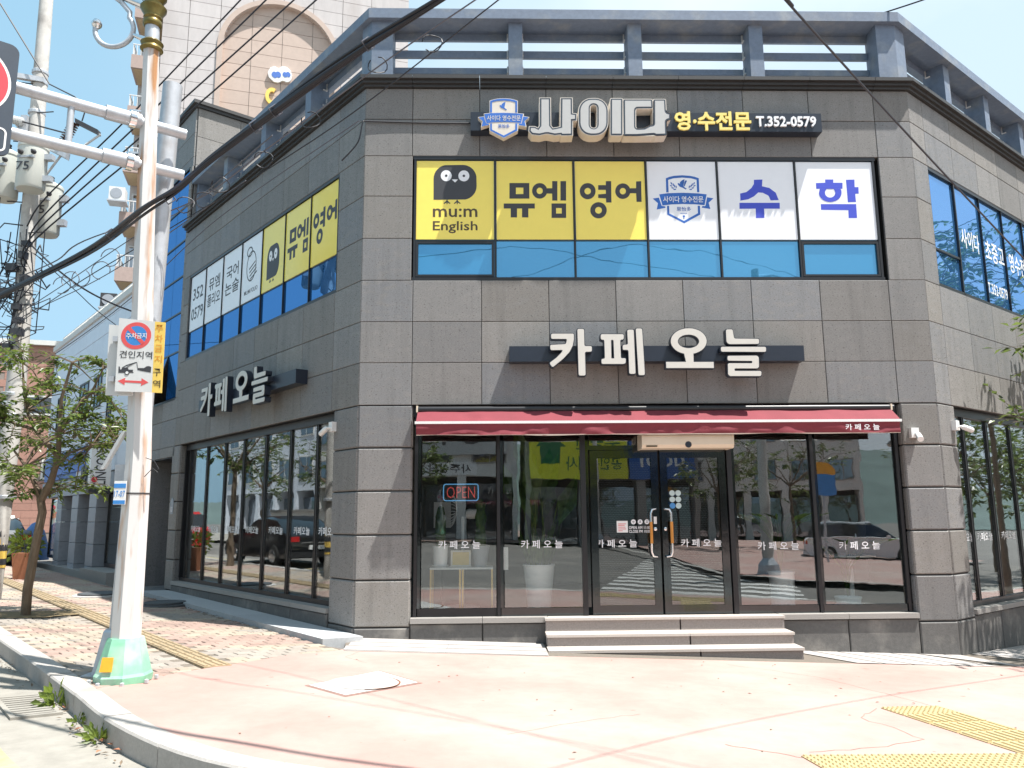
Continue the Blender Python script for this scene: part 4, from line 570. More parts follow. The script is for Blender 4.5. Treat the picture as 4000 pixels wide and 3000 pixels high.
# pull-down blinds seen as pale fields in three lower lights are part of the coating tone; the stair glazing on the left facade
tw = MB(); tw.fbox('L', 7.96, 10.4, 7.95, 11.05, -3.2, -.06); mk('stair_tower', tw, 'joint', B)
for i, (a, b) in enumerate(zip([11.05, 10.45, 9.85], [10.45, 9.85, 9.62])):
    for s0, s1 in ((7.93, 9.1), (9.1, 10.4)): panel('L', s0, s1, b, a, o=-.02)
col('L', 7.93, 8.10, [9.62, 9.05, 8.45, 7.93, 7.3, 6.7, 6.1, 5.5, 4.9, 4.24], o=-.005); col('L', 9.72, 10.4, [9.62, 9.05, 8.45, 7.93, 7.3, 6.7, 6.1, 5.5, 4.9, 4.24], o=-.005)
addface('TW', dL*7.93 + nL*-.06, -nL, -dL)
for a, b in zip([11.05, 10.35, 9.65, 8.95, 8.25], [10.35, 9.65, 8.95, 8.25, 7.95]): row('TW', [0, 1.0, 2.05, 3.1], b, a, o=.03)
addface('TW2', dL*7.93, -nL, -dL)
mk('tower_cornice', MB().fbox('L', 7.85, 10.5, 11.055, 11.12, -3.3, .02).fbox('L', 7.80, 10.55, 11.1203, 11.2, -3.35, .08), 'cornice', B)
gy = [4.26, 5.30, 6.20, 7.05, 7.9, 8.75, 9.60]; gx = [8.11, 8.86, 9.70]
mk('stair_window_frame', MB().fbox('L', 8.10, 9.72, 4.20, 4.255, -.15, .0).fbox('L', 8.10, 9.72, 9.60, 9.64, -.15, .0), 'frame', B)
for z in gy[1:-1]: mk('stair_window_bar', MB().fbox('L', 8.11, 9.70, z-.018, z+.018, -.12, -.012), 'frame', B)
for i, (z0, z1) in enumerate(zip(gy, gy[1:])):
    for a, b in zip(gx, gx[1:]):
        if i == 0 and a > 8.5: continue
        mk('stair_window_pane', MB().fbox('L', a+.008, b-.008, z0+.0185, z1-.0185, -.06, -.03), 'blueglass', B)
oc = MB().hexa([FP('L', s, z, o) for z, oo in ((4.30, .26), (5.28, -.02)) for s, o in ((8.87, oo), (9.69, oo), (9.69, oo-.03), (8.87, oo-.03))])
pn = mk('open_casement', oc, 'blueglass', B)
ed = MB()
for s in (8.865, 9.695): ed.hexa([FP('L', q, z, o+.004) for z, oo in ((4.29, .26), (5.29, -.02)) for q, o in ((s-.02, oo), (s+.02, oo), (s+.02, oo-.04), (s-.02, oo-.04))])
ed.fbox('L', 8.886, 9.674, 4.275, 4.31, .225, .27); mk('casement_frame', ed, 'frame', pn)
# ----- shop front
GO = -.15
def shop(f, ms, zb, zt, s_lo, s_hi, o, lab=True, skip=()):
    mk('head_frame', MB().fbox(f, s_lo, s_hi, zt, 3.17, o-.06, o+.05), 'frame', B)
    mk('shop_soffit', MB().fbox(f, s_lo, s_hi, 3.178, 3.188, -.5, -.036), 'frame', B)
    mk('bottom_rail', MB().fbox(f, s_lo, s_hi, zb-.075, zb, o-.04, o+.04), 'frame', B)
    for s in ms: mk('shop_mullion', MB().fbox(f, s-.022, s+.022, zb+.0005, zt-.0005, o-.05, o+.025).fbox(f, s+.0225, s+.036, zb+.0005, zt-.0005, o-.02, o+.03), 'frame', B)
    for a, b in zip(ms, ms[1:]):
        if (a, b) in skip: continue
        pn = mk('shop_pane', MB().fbox(f, a+.037, b-.0225, zb+.002, zt-.002, o-.008, o), 'shopglass', B)
        if lab:
            c = (a+b)/2; 
            if f == 'F': ftext('lettering', CAFE_T, f, c, 1.235, o+.002, .585, .115, 'vinyl', pn)
            else: ftext('lettering', '카페오늘', f, c+.02, 1.42 if f == 'L' else 1.26, o+.002, .56, .13, 'vinyl', pn)
FMU = [.811, 1.96, 3.151, 5.226, 6.41, 7.64]
mk('head_frame', MB().fbox('F', .762, 7.688, 3.02, 3.17, GO-.06, GO+.05), 'frame', B)
mk('shop_soffit', MB().fbox('F', .762, 7.688, 3.178, 3.188, -.5, -.036), 'frame', B)
for s in FMU: 
    w_ = .022 if s not in (3.151, 5.226) else .034
    mk('shop_mullion', MB().fbox('F', s-w_, s+w_, .272, 3.019, GO-.06, GO+.05), 'frame', B)
    mk('mullion_trim', MB().fbox('F', s+w_+.0005, s+w_+.045, .385, 3.0, GO-.02, GO+.02), 'steel', B)
for i, (a, b) in enumerate(zip(FMU, FMU[1:])):
    if i == 2: continue
    mk('bottom_rail', MB().fbox('F', a+.0345, b-.0345, .272, .385, GO-.04, GO+.03), 'steel' if i > 0 else 'frame', B)
    pn = mk('shop_pane', MB().fbox('F', a+.080, b-.0345, .387, 3.018, GO-.008, GO), 'shopglass', B)
    ftext('lettering', CAFE_T, 'F', (1.415, 2.56, 0, 5.87, 7.02)[i], (1.238, 1.236, 0, 1.185, 1.18)[i], GO+.002, .58, .115, 'vinyl', pn)
# two glazed doors with long handles
mk('door_transom', MB().fbox('F', 3.203, 5.174, 2.535, 2.60, GO-.06, GO+.04), 'steel', B)
mk('transom_pane', MB().fbox('F', 3.25, 5.174, 2.602, 3.018, GO-.008, GO), 'shopglass', B)
DO = GO + .005
def door(s0, s1, hs, side):
    d = mk('glass_door', MB().fbox('F', s0, s0+.10, .28, 2.53, DO-.03, DO+.02).fbox('F', s1-.10, s1, .28, 2.53, DO-.03, DO+.02).fbox('F', s0+.1005, s1-.1005, .28, .40, DO-.03, DO+.018).fbox('F', s0+.1005, s1-.1005, 2.42, 2.53, DO-.03, DO+.018), 'steel', B)
    mk('door_glass', MB().fbox('F', s0+.1005, s1-.1005, .401, 2.419, DO-.008, DO), 'doorglass', d)
    net = MB(); n = 34; w0, w1, z0, z1 = s0+.12, s1-.12, .42, 2.40
    for k in range(n):                      # fine dotted safety film: many small dots, one mesh
        for j in range(int(n*2.35)):
            x = w0 + (w1-w0)*(k+.5*(j % 2))/n; z = z0 + (z1-z0)*j/(n*2.35)
            if x < w1: net.quad(*[FP('F', x+a, z+b, DO+.0015) for a, b in ((-.003, 0), (0, -.003), (.003, 0), (0, .003))])
    tag(mk('dotted_film', net, 'filmdot', d), kind='stuff')
    z0, z1 = 1.055, 1.705; c = FP('F', hs, 0, DO)
    pts = [Vector((hs+side*.075, -DO+.0, z1))]
    for k in range(7):
        t = k/6*PI/2; pts.append(Vector((hs+side*.05*(1-math.sin(t))*1.0, -DO-.075, z1-.05*(1-math.cos(t)))))
    hp = [Vector((hs+side*.085, -DO-.02, z1)), Vector((hs+side*.07, -DO-.07, z1)), Vector((hs+side*.02, -DO-.09, z1-.008)), Vector((hs, -DO-.095, z1-.06)), Vector((hs, -DO-.095, z0+.06)), Vector((hs+side*.02, -DO-.09, z0+.008)), Vector((hs+side*.07, -DO-.07, z0)), Vector((hs+side*.085, -DO-.02, z0))]
    mk('door_handle', MB().tube(hp, .0155, 10), 'chrome', d, True)
    mk('wooden_grip', MB().tube([(hs, -DO-.095, 1.53), (hs, -DO-.095, 1.235)], .0215, 10), 'wood', d, True)
    mk('door_lock', MB().lathe((hs+side*.07, -DO-.02, 1.43), [(.024, 0), (.024, .012), (.014, .016)], 14, Vector((0, -1, 0))), 'chrome', d, True)
    ftext('lettering', CAFE_T, 'F', (s0+s1)/2 + (-.13 if side > 0 else .08), 1.236, DO+.003, .57, .11, 'vinyl', d)
    return d
d1 = door(3.25, 4.213, 4.075, 1); d2 = door(4.243, 5.174, 4.36, -1)
ftext('opening_hours', 'OPEN AM 11:00', 'F', 3.93, 1.452, DO+.003, .30, .04, 'vinyl', d1); ftext('opening_hours', 'CLOSE PM 10:00', 'F', 3.93, 1.40, DO+.003, .30, .04, 'vinyl', d1)
mk('door_notice', MB().fbox('F', 3.61, 3.765, 1.385, 1.545, DO+.001, DO+.003), 'white', d1)
nb = MB(); [nb.fbox('F', 3.63, 3.63+w_, z, z+.008, DO+.0032, DO+.0042) for w_, z in ((.11, 1.50), (.09, 1.48), (.10, 1.455), (.11, 1.43), (.06, 1.405))]; mk('notice_print', nb, 'red', d1)
for k in range(3):
    c = (3.845+.095*k, 1.53); mb = MB(); mb.lathe(FP('F', *c, DO+.002), [(.034, 0), (.034, .0015)], 18, Vector((0, -1, 0)))
    pc = mk('pictogram', mb, 'vinyl', d1); 
for k in range(6):
    c = (4.405+.085*(k % 2), 1.925-.088*(k//2)); mb = MB(); mb.lathe(FP('F', *c, DO+.002), [(.040, 0), (.040, .002)], 20, Vector((0, -1, 0)))
    mk('round_sticker', mb, 'sticker_blue' if k == 4 else 'sticker_pale', d2)
ic = MB()
for x, z, w_, h_ in ((3.825, 1.525, .04, .006), (3.83, 1.537, .03, .006), (3.842, 1.51, .008, .008), (3.92, 1.52, .035, .008), (3.93, 1.535, .02, .012), (4.02, 1.52, .03, .01), (4.025, 1.54, .008, .012), (4.045, 1.54, .008, .012)): ic.fbox('F', x, x+w_, z, z+h_, DO+.0042, DO+.005)
mk('pictogram_print', ic, 'ink', d1)
mk('push_sign', MB().fbox('F', 4.128, 4.17, 1.50, 1.60, DO+.0205, DO+.023), 'white', d1)
# side shop fronts
LMU = [.76, 1.52, 2.47, 3.47, 4.44, 5.36, 6.33, 7.33]
shop('L', LMU, .43, 3.05, .722, 7.558, -.18)
mk('shop_mullion', MB().fbox('L', 7.50, 7.556, .43, 3.05, -.23, -.12), 'frame', B)
RMU = [.60, 1.12, 1.98, 2.92, 3.87, 4.82, 5.77, 6.72]
shop('R', RMU, .35, 3.05, .552, 6.9, -.16)
# side door on the left
mk('door_soffit', MB().fbox('L', 8.062, 9.748, 2.935, 2.948, -.9, -.036), 'frame', B)
sd = mk('side_door', MB().fbox('L', 8.07, 8.17, .12, 2.93, -.65, -.58).fbox('L', 9.62, 9.74, .12, 2.93, -.65, -.58).fbox('L', 8.1705, 9.6195, 2.32, 2.42, -.65, -.58).fbox('L', 8.84, 8.92, .12, 2.319, -.65, -.58), 'frame', B)
mk('door_glass', MB().fbox('L', 8.1705, 9.6195, .13, 2.93, -.62, -.612), 'blueglass', sd)
glyphs('door_emblem', 'L', G['EMB'][:5], -.57, .004, 'vinyl', sd, tf=lambda a, b: (8.78-(a-4.72)*.42, 1.90+(b-6.25)*.55))
ftext('door_lettering', '사이다', 'L', 8.75, 1.52, -.57, .42, .15, 'vinyl', sd); ftext('door_lettering', '영수전문', 'L', 8.75, 1.30, -.57, .40, .10, 'bldg_sign_yellow', sd); ftext('door_lettering', '352' , 'L', 8.75, 1.10, -.57, .36, .08, 'vinyl', sd)
mk('side_wall', MB().fbox('L', 8.05, 8.064, .0, 2.94, -.65, -.052).fbox('L', 9.745, 9.77, .0, 2.94, -.65, -.052), 'stone', B)
mk('door_step', MB().fbox('L', 8.07, 9.74, -.3, .12, -.7, .25), 'stone_base', B)
mk('house_number_plate', MB().poly([[(7.74, 1.72), (7.94, 1.72), (7.94, 2.0), (7.84, 2.07), (7.74, 2.0)]], lambda a, b, t: FP('L', a, b, .012+t), .01), 'greytile', B)
ftext('plate_number', '10', 'L', 7.84, 1.82, .014, .10, .12, 'vinyl', B)
# room behind the glass
rp = [dL*7.8, Vector((0, 0, 0)), Vector((W, 0, 0)), Vector((W, 0, 0))+dR*6.9, Vector((W, 0, 0))+dR*6.9-nR*6, dL*7.8-nL*6]
rp = [tuple((p+(c0-p).normalized()*.35)[:2]) for p in rp]
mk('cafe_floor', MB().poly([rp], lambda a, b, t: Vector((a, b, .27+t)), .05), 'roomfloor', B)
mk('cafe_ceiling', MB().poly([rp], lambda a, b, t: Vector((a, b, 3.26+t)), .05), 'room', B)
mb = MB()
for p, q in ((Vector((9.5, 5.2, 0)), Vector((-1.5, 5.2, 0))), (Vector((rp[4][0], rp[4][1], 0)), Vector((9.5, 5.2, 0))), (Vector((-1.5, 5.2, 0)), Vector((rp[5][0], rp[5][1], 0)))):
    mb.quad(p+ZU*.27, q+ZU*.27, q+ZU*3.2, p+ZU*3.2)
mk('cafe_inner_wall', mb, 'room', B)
# ------------------------------------------------------------------ signs on the building
def sign_letters(root, f, polys, o, depth, tf=None, r=.025, body='navy', face='letter', edge=.010):
    for loops in polys:
        ll = [[tf(*q) for q in l] for l in loops] if tf else loops
        big = [fillet(inset(l, -edge if i == 0 else edge) if True else l, r if i == 0 else .008) if len(l) < 25 else inset(l, -edge if i == 0 else edge) for i, l in enumerate(ll)]
        lf = glyph('sign_letter', f, big, o, depth, body, root)
        fc = [fillet(l, r*.9 if i == 0 else .006) if len(l) < 25 else l for i, l in enumerate(ll)]
        glyph('letter_face', f, fc, o+.006, .008, face, lf, False)
s1 = thing('shop_sign', FP('F', 4.2, 3.85, 0), 'wide navy bar with large cream raised letters above the red awning', 'sign')
mk('sign_bar', MB().fbox('F', 2.12, 6.285, 3.752, 3.972, .003, .20), 'navy', s1)
sign_letters(s1, 'F', G['CAFE'], .30, .105)
s2 = thing('shop_sign', FP('L', 4, 3.8, 0), 'navy bar with cream raised letters on the shaded left facade', 'sign')
mk('sign_bar', MB().fbox('L', 1.62, 5.95, 3.69, 3.915, .003, .20), 'navy', s2)
sign_letters(s2, 'L', G['CAFE'], .30, .105, tf=lambda a, b: (5.55-(a-2.678)*1.025, 3.485+(b-3.50)*.95))
s3 = thing('school_sign', FP('F', 4.2, 7.35, 0), 'long dark sign at the roofline with shield emblem, fat white letters and phone number', 'sign')
mk('sign_bar', MB().fbox('F', 1.575, 6.80, 7.222, 7.514, .003, .18), 'navy', s3)
for loops in G['SAIDA']:
    big = [fillet(inset(l, -.012 if i == 0 else .012), .03) if len(l) < 20 else inset(l, -.012 if i == 0 else .012) for i, l in enumerate(loops)]
    lf = glyph('sign_letter', 'F', big, .38, .20, 'letter_side', s3)
    glyph('letter_outline', 'F', [inset(l, .010 if i == 0 else -.010) for i, l in enumerate(big)], .383, .004, 'signgrey', lf, False)
    glyph('letter_face', 'F', [inset(l, .032 if i == 0 else -.028) for i, l in enumerate(big)], .386, .004, 'letter_grey', lf, False)
ftext('sign_letter', '영·수전문', 'F', 5.165, 7.377, .1805, 1.14, .30, 'yellow_letter', s3, .03, .03)
ftext('sign_letter', 'T.352-0579', 'F', 6.26, 7.373, .1805, .90, .165, 'vinyl', s3, .022, .03)
ET = lambda a, b: (1.71+(a-4.287)*.80, 7.05+(b-5.872)*.81)
eb = glyph('shield_emblem', 'F', [[ET(*q) for q in G['EMBSH'][0][0]]], .30, .09, 'letter_side', s3)
glyphs('emblem_print', 'F', G['EMB'][:6], .3035, .003, 'ink_blue2', eb, tf=ET)
ftext('emblem_lettering', '사이다 영수전문', 'F', ET(4.728, 0)[0], ET(0, 6.247)[1], .306, .49, .085, 'letter', eb, .012)
ftext('emblem_lettering', '思怡多', 'F', ET(4.728, 0)[0], ET(0, 6.09)[1], .304, .17, .06, 'ink_blue2', eb)
# prints stuck in the upper windows: each a film of its own
def film(f, cols, i, z0, z1, m, label, group=None):
    a, b = cols[i]+.019, cols[i+1]-.019
    t = thing('window_sign', FP(f, (a+b)/2, z0, -.03), label, 'window sign', group)
    mk('sign_film', MB().fbox(f, a, b, z0, z1, -.0445, -.030), m, t); return t
OI = -.0285
w = film('F', FW, 0, 5.622, 6.842, 'film_yellow', 'yellow window panel with dark owl emblem and English lettering, on the front')
def owl(t, f, tf, txt):
    glyphs('owl_emblem', f, G['OWL'], OI, .001, 'ink', t, tf); glyphs('owl_eyes', f, G['OWLEYE'], OI+.0015, .001, 'vinyl', t, tf)
    glyphs('owl_pupils', f, G['OWLPUP'], OI+.003, .001, 'ink', t, tf); glyphs('owl_feet', f, G['OWLFEET'], OI, .001, 'ink', t, tf)
ident = lambda a, b: (a, b)
owl(w, 'F', ident, True)
ftext('lettering', 'mu:m', 'F', 1.344, 6.03, OI, .655, .135, 'ink_brown', w, .012); ftext('lettering', 'English', 'F', 1.345, 5.808, OI, .655, .187, 'ink_brown', w, .012)
w = film('F', FW, 1, 5.622, 6.842, 'film_yellow', 'yellow window panel between the owl panel and another lettered yellow panel')
glyphs('lettering', 'F', G['MUEM'], OI, .001, 'ink', w)
w = film('F', FW, 2, 5.622, 6.842, 'film_yellow', 'yellow window panel beside the white shield panel, on the front')
glyphs('lettering', 'F', G['YEONGEO'], OI, .001, 'ink', w)
w = film('F', FW, 3, 5.622, 6.842, 'film_white', 'white window panel with blue ribbon shield emblem')
glyphs('emblem_print', 'F', G['EMB'], OI, .001, 'ink_blue2', w)
ftext('emblem_lettering', '사이다 영수전문', 'F', 4.728, 6.247, OI+.002, .60, .098, 'vinyl', w); ftext('emblem_lettering', '思怡多', 'F', 4.73, 6.095, OI, .215, .069, 'ink_blue2', w)
w = film('F', FW, 4, 5.622, 6.842, 'film_white', 'white panel with one big blue letter, next to the shield panel')
glyphs('lettering', 'F', G['SU'], OI, .001, 'ink_blue', w)
w = film('F', FW, 5, 5.622, 6.842, 'film_white', 'white panel with one big blue letter, last in the front window row')
glyphs('lettering', 'F', G['HAK'][:1]+G['HAK'][2:], OI, .001, 'ink_blue', w); glyphs('lettering', 'F', G['HAK'][1:2], OI+.0015, .001, 'ink_blue', w)
def toL(i, j):
    f0, f1, l0, l1 = FW[i], FW[i+1], LW[j], LW[j+1]
    return lambda a, b: (l1-(a-f0)/(f1-f0)*(l1-l0), b)
w = film('L', LW, 0, 5.622, 6.842, 'film_yellow', 'yellow window panel nearest the corner on the left facade'); glyphs('lettering', 'L', G['YEONGEO'], OI, .001, 'ink', w, toL(2, 0))
w = film('L', LW, 1, 5.622, 6.842, 'film_yellow', 'yellow lettered window panel next to the owl panel on the left facade'); glyphs('lettering', 'L', G['MUEM'], OI, .001, 'ink', w, toL(1, 1))
w = film('L', LW, 2, 5.622, 6.842, 'film_yellow', 'yellow window panel with dark owl emblem on the left facade')
owl(w, 'L', (lambda g: lambda a, b: (g(a, b)[0], 5.76+(b-6.18)*1.12))(toL(0, 2)), False)
w = film('L', LW, 3, 5.622, 6.842, 'film_white', 'white window panel with a line-drawn bird on the left facade')
mb = MB(); ring = [(4.20+.23*math.cos(t*PI/10), 6.28+.30*math.sin(t*PI/10)) for t in range(20)]
mb.poly([ring, inset(ring, .025)], lambda a, b, t: FP('L', a, b, OI+t), .001, False)
for k in range(4): q = [(4.02-.03*k, 6.32-.07*k), (4.30-.02*k, 6.22-.07*k), (4.30-.02*k, 6.245-.07*k), (4.02-.03*k, 6.345-.07*k)]; mb.poly([q], lambda a, b, t: FP('L', a, b, OI+.0012+t), .001, False)
hd = [(4.30+.13*math.cos(t*PI/8), 6.58+.10*math.sin(t*PI/8)) for t in range(16)]; mb.poly([hd, inset(hd, .022)], lambda a, b, t: FP('L', a, b, OI+.0024+t), .001, False)
mk('bird_emblem', mb, 'ink', w); ftext('lettering', 'MU:M FOLIO', 'L', 4.18, 5.80, OI, .62, .085, 'ink', w)
for j, (a, b, ha, za, zb, lab) in enumerate((('국어', '논술', .27, 6.42, 6.10, 'white lettered window panel beside the bird panel on the left facade'), ('뮤엠', '폴리오', .27, 6.42, 6.08, 'white lettered window panel beside the phone number panel, left facade'), ('352', '0579', .27, 6.42, 5.98, 'white window panel with phone number digits at the far end of the left facade'))):
    w = film('L', LW, 4+j, 5.622, 6.842, 'film_white', lab); c = (LW[4+j]+LW[5+j])/2
    ftext('lettering', a, 'L', c, za, OI, .62, ha, 'ink', w, .012); ftext('lettering', b, 'L', c, zb, OI, .72, ha, 'ink', w, .012)
t = thing('window_lettering', FP('R', 2.6, 5.2, -.04), 'white lettering and phone number stuck on the blue window of the right facade', 'window lettering')
for b, s, z, ww, h in (('사이다', 1.92, 6.02, .70, .33), ('초중고', 2.90, 6.0, .78, .36), ('영수전문', 4.02, 5.98, 1.0, .36), ('T.352-0579', 2.86, 5.33, .82, .19)): ftext('lettering', b, 'R', s, z, -.0435, ww, h, 'vinyl', t)
# ------------------------------------------------------------------ awning over the front
a = thing('awning', FP('F', 4.2, 2.7, .2), 'burgundy fabric awning rolled half out over the shop front', 'awning')
def cloth(f, s0, s1, top, bot, n, rows, amp, seed, wav):
    bm = bmesh.new(); g = []
    for j in range(rows+1):
        v = j/rows; r = []
        for i in range(n+1):
            s = s0 + (s1-s0)*i/n; o = top[0] + (bot[0]-top[0])*v; z = top[1] + (bot[1]-top[1])*v
            k = noise.noise((s*2.3+seed, v*1.5, seed)) + .5*noise.noise((s*6+seed, v*2, 3))
            r.append(bm.verts.new(FP(f, s, z + wav*v*noise.noise((s*1.3, 5, seed)), o + amp*k*(v*1.2 if wav else 4*v*(1-v)))))
        g.append(r)
    for p, q in zip(g, g[1:]):
        for i in range(n): bm.faces.new((p[i], p[i+1], q[i+1], q[i]))
    return bm
mk('awning_fabric', cloth('F', .84, 7.515, (.03, 3.105), (.305, 2.905), 110, 6, .034, 3, 0), 'awning', a, True)
mk('awning_valance', cloth('F', .845, 7.50, (.325, 2.868), (.312, 2.712), 150, 6, .040, 8, .018), 'awning', a, True)
mk('front_bar', MB().fbox('F', .825, 7.525, 2.868, 2.903, .295, .335), 'white', a)
mk('awning_roller', MB().tube([FP('F', .82, 3.10, .055), FP('F', 7.56, 3.10, .055)], .045, 10), 'frame', a, True)
bm = cloth('F', .845, 7.50, (.3275, 2.720), (.3145, 2.709), 150, 1, .0, 8, .018); mk('valance_binding', bm, 'letter', a)
for s in (1.6, 6.8): mk('folding_arm', MB().tube([FP('F', s, 3.0, -.05), FP('F', s+.5, 2.95, .12), FP('F', s, 2.885, .295)], .018, 6), 'frame', a)
for s in (.832, 7.518): mk('end_cap', MB().fbox('F', s-.012, s+.012, 3.06, 3.15, .0, .10), 'cream', a)
ftext('valance_lettering', CAFE_T, 'F', 6.95, 2.79, .372, .47, .085, 'vinyl', a)
ac = thing('air_curtain', FP('F', 4.56, 2.53, .1), 'long cream air curtain unit over the glass doors', 'air curtain')
prof = [(-.10, 2.725), (.235, 2.725), (.25, 2.70), (.25, 2.575), (.215, 2.53), (-.10, 2.53)]
mb = MB(); b0 = [mb.bm.verts.new(FP('F', 3.955, z, o)) for o, z in prof]; b1 = [mb.bm.verts.new(FP('F', 5.178, z, o)) for o, z in prof]
for i in range(6): mb.bm.faces.new((b0[i], b0[(i+1) % 6], b1[(i+1) % 6], b1[i]))
mb.bm.faces.new(b0); mb.bm.faces.new(b1[::-1]); mk('casing', mb, 'cream', ac)
for x0, x1 in ((3.93, 3.9547), (5.1783, 5.203)): mk('end_cover', MB().poly([[(o, z) for o, z in inset(prof, -.006)]], lambda u, v, t: FP('F', x1+t, v, u), x1-x0), 'cream', ac)
mk('grille_slot', MB().fbox('F', 3.99, 4.14, 2.545, 2.562, .225, .2525), 'ink_brown', ac); mk('badge', MB().lathe(FP('F', 4.57, 2.575, .25), [(.045, 0), (.045, .003)], 16, Vector((0, -1, 0))), 'navy', ac); mk('casing_seam', MB().fbox('F', 3.96, 5.17, 2.668, 2.672, .25, .2515), 'letter_side', ac)
# ------------------------------------------------------------------ cameras on the pillars
def cctv(f, s, z, d, label):
    c = thing('security_camera', FP(f, s, z, 0), label, 'security camera', 'white security cameras on the pillars')
    n = FACE[f][2]; r = FACE[f][3]; d = Vector(d).normalized()
    mk('junction_box', MB().fbox(f, s-.055, s+.055, z-.07, z+.07, .0, .07), 'white', c)
    p = FP(f, s, z-.02, .07); q = p + n*.05 + d*.05
    mk('camera_arm', MB().tube([p, p+n*.05, q], .018, 8), 'white', c, True)
    mk('camera_body', MB().lathe(q-d*.03, [(.03, 0), (.037, .01), (.037, .14), (.033, .145)], 14, d), 'white', c, True)
    mk('lens', MB().lathe(q+d*.116, [(.03, 0), (.028, .004)], 14, d), 'dark', c); mk('sun_visor', MB().lathe(q+d*.0, [(.041, 0), (.041, .15)], 14, d), 'white', c, True)
    return c
cctv('F', 7.84, 2.74, Vector((-.25, -.8, -.45)), 'white security camera on the stone pillar right of the awning')
cctv('L', .68, 2.93, dL*.9 + Vector((0, 0, -.35)), 'white security camera at the top of the left side window')
cctv('R', .44, 2.87, dR*.9 + nR*.3 + Vector((0, 0, -.25)), 'white security camera at the corner of the right side window')
# ------------------------------------------------------------------ steps
st = thing('entrance_steps', (4.2, -.4, -.2), 'three pale granite entrance steps before the glass doors', 'steps')
for k, (o0, o1, zt, zb) in enumerate(((-.015, .14, .275, .098), (.115, .45, .105, -.047), (.425, .76, -.04, -.40))):
    mk('stair_tread', MB().slab('F', 2.57, 4.45, zt-.032, zt, o0 if k == 0 else o0, o1, .005), 'granite', st) if False else None
    for s0, s1 in ((2.57, 4.38+.05*k), (4.384+.05*k, 5.80)):
        mk('stair_tread', MB().fbox('F', s0, s1, zt-.032, zt, o0, o1), 'granite', st)
        mk('stair_riser', MB().fbox('F', s0+.012, s1-.004 if s1 < 5.7 else s1-.012, zb, zt-.0325, max(o0, .001)-.0, o1-.022), 'granite2', st)
# ------------------------------------------------------------------ things in the cafe window
def potlathe(r0, r1, h, base, m, parent, name='pot', seg=20): return mk(name, MB().lathe(base, [(r0*.9, 0), (r0, .02), (r1, h-.02), (r1*1.04, h-.02), (r1*1.04, h), (r1*.9, h), (r1*.88, h-.03)], seg), m, parent, True)
tb = thing('side_table', (1.45, .75, .27), 'low white table on gold legs inside the left shop window', 'table')
mk('table_top', MB().box(.98, 1.88, .5, .95, .88, .905), 'tabletop', tb)
for x, y in ((.995, .52), (1.41, .52), (1.45, .52), (1.865, .52), (.995, .93), (1.865, .93)): mk('leg', MB().box(x-.013, x+.013, y-.013, y+.013, .27, .8795), 'gold', tb)
p = thing('pot_on_table', (1.12, .66, .905), 'ribbed white pot with a tall green cactus, standing on the table', 'potted plant')
potlathe(.10, .11, .27, (1.12, .66, .935), 'pot_white', p); mk('saucer', MB().lathe((1.12, .66, .905), [(.09, 0), (.125, .03), (.12, .031)], 18), 'pot_white', p)
mk('cactus', MB().lathe((1.12, .66, 1.18), [(.06, 0), (.08, .25), (.075, .45), (.04, .58), (.01, .6)], 10), 'leaf_house', p, True)
p = thing('pot_on_table', (1.70, .70, .905), 'grey pot with a twisted dark green stem, at the right end of the table', 'potted plant')
potlathe(.09, .13, .30, (1.70, .70, .905), 'greytile', p); mk('plant_stem', MB().lathe((1.70, .70, 1.16), [(.07, 0), (.09, .15), (.06, .3), (.09, .45), (.06, .55), (.08, .65), (.02, .72)], 9), 'leaf_house', p, True)
p = thing('picture_frame', (1.42, .62, .905), 'small wooden picture frame leaning between the two pots', 'picture frame')
mk('frame_border', MB().poly([[(1.27, .91), (1.56, .91), (1.56, 1.14), (1.27, 1.14)], [(1.295, .935), (1.535, .935), (1.535, 1.115), (1.295, 1.115)]], lambda u, v, t: Vector((u, .62+(v-.9)*.2-t, v)), .02), 'letter_side', p); mk('picture', MB().poly([[(1.295, .935), (1.535, .935), (1.535, 1.115), (1.295, 1.115)]], lambda u, v, t: Vector((u, .63+(v-.9)*.2-t, v)), .004), 'gold', p)
p = thing('standing_fan', (1.42, 1.3, .27), 'pale standing fan behind the low table', 'fan')
mk('fan_base', MB().lathe((1.42, 1.3, .27), [(.26, 0), (.25, .02), (.04, .05)], 22), 'white', p); mk('fan_pole', MB().tube([(1.42, 1.3, .31), (1.42, 1.3, 1.62)], .022, 8), 'white', p); mk('fan_motor', MB().lathe((1.47, 1.18, 1.66), [(.06, 0), (.08, .05), (.07, .2)], 14, Vector((1, 0, 0))), 'white', p, True)
mb = MB()
for k in range(14): t_ = k/14*PI; mb.tube([Vector((1.24+.02*math.cos(a_), 1.2 + .22*math.cos(a_)*math.cos(t_), 1.70 + .24*math.cos(a_)*math.sin(t_))) + Vector((.09*math.sin(a_), 0, 0)) for a_ in [j/10*PI for j in range(11)]], .004, 4)
mk('fan_guard', mb, 'white', p)
p = thing('tall_planter', (2.55, .75, .27), 'tall tapered white planter with broad-leaved plant inside the window', 'potted plant')
potlathe(.165, .225, .66, (2.55, .75, .27), 'pot_white', p, 'planter_pot', 28)
mb = MB(); lf_ = MB()
for k in range(11):
    an = rnd.uniform(0, 2*PI); h = rnd.uniform(.9, 1.7); e = Vector((2.55+.34*math.cos(an)*rnd.random(), .75+.3*math.sin(an)*rnd.random(), .88+h)); b_ = Vector((2.55+.12*math.cos(an), .75+.1*math.sin(an), .88))
    mb.tube([b_, (b_+e)/2+Vector((0, 0, .1)), e], .008, 5); 
    for j in range(1): lf_.leaf(e-Vector((0, 0, .35)), Vector((.35*math.cos(an), .35*math.sin(an), .9)), Vector((0, -1, .3)), .85, .30)
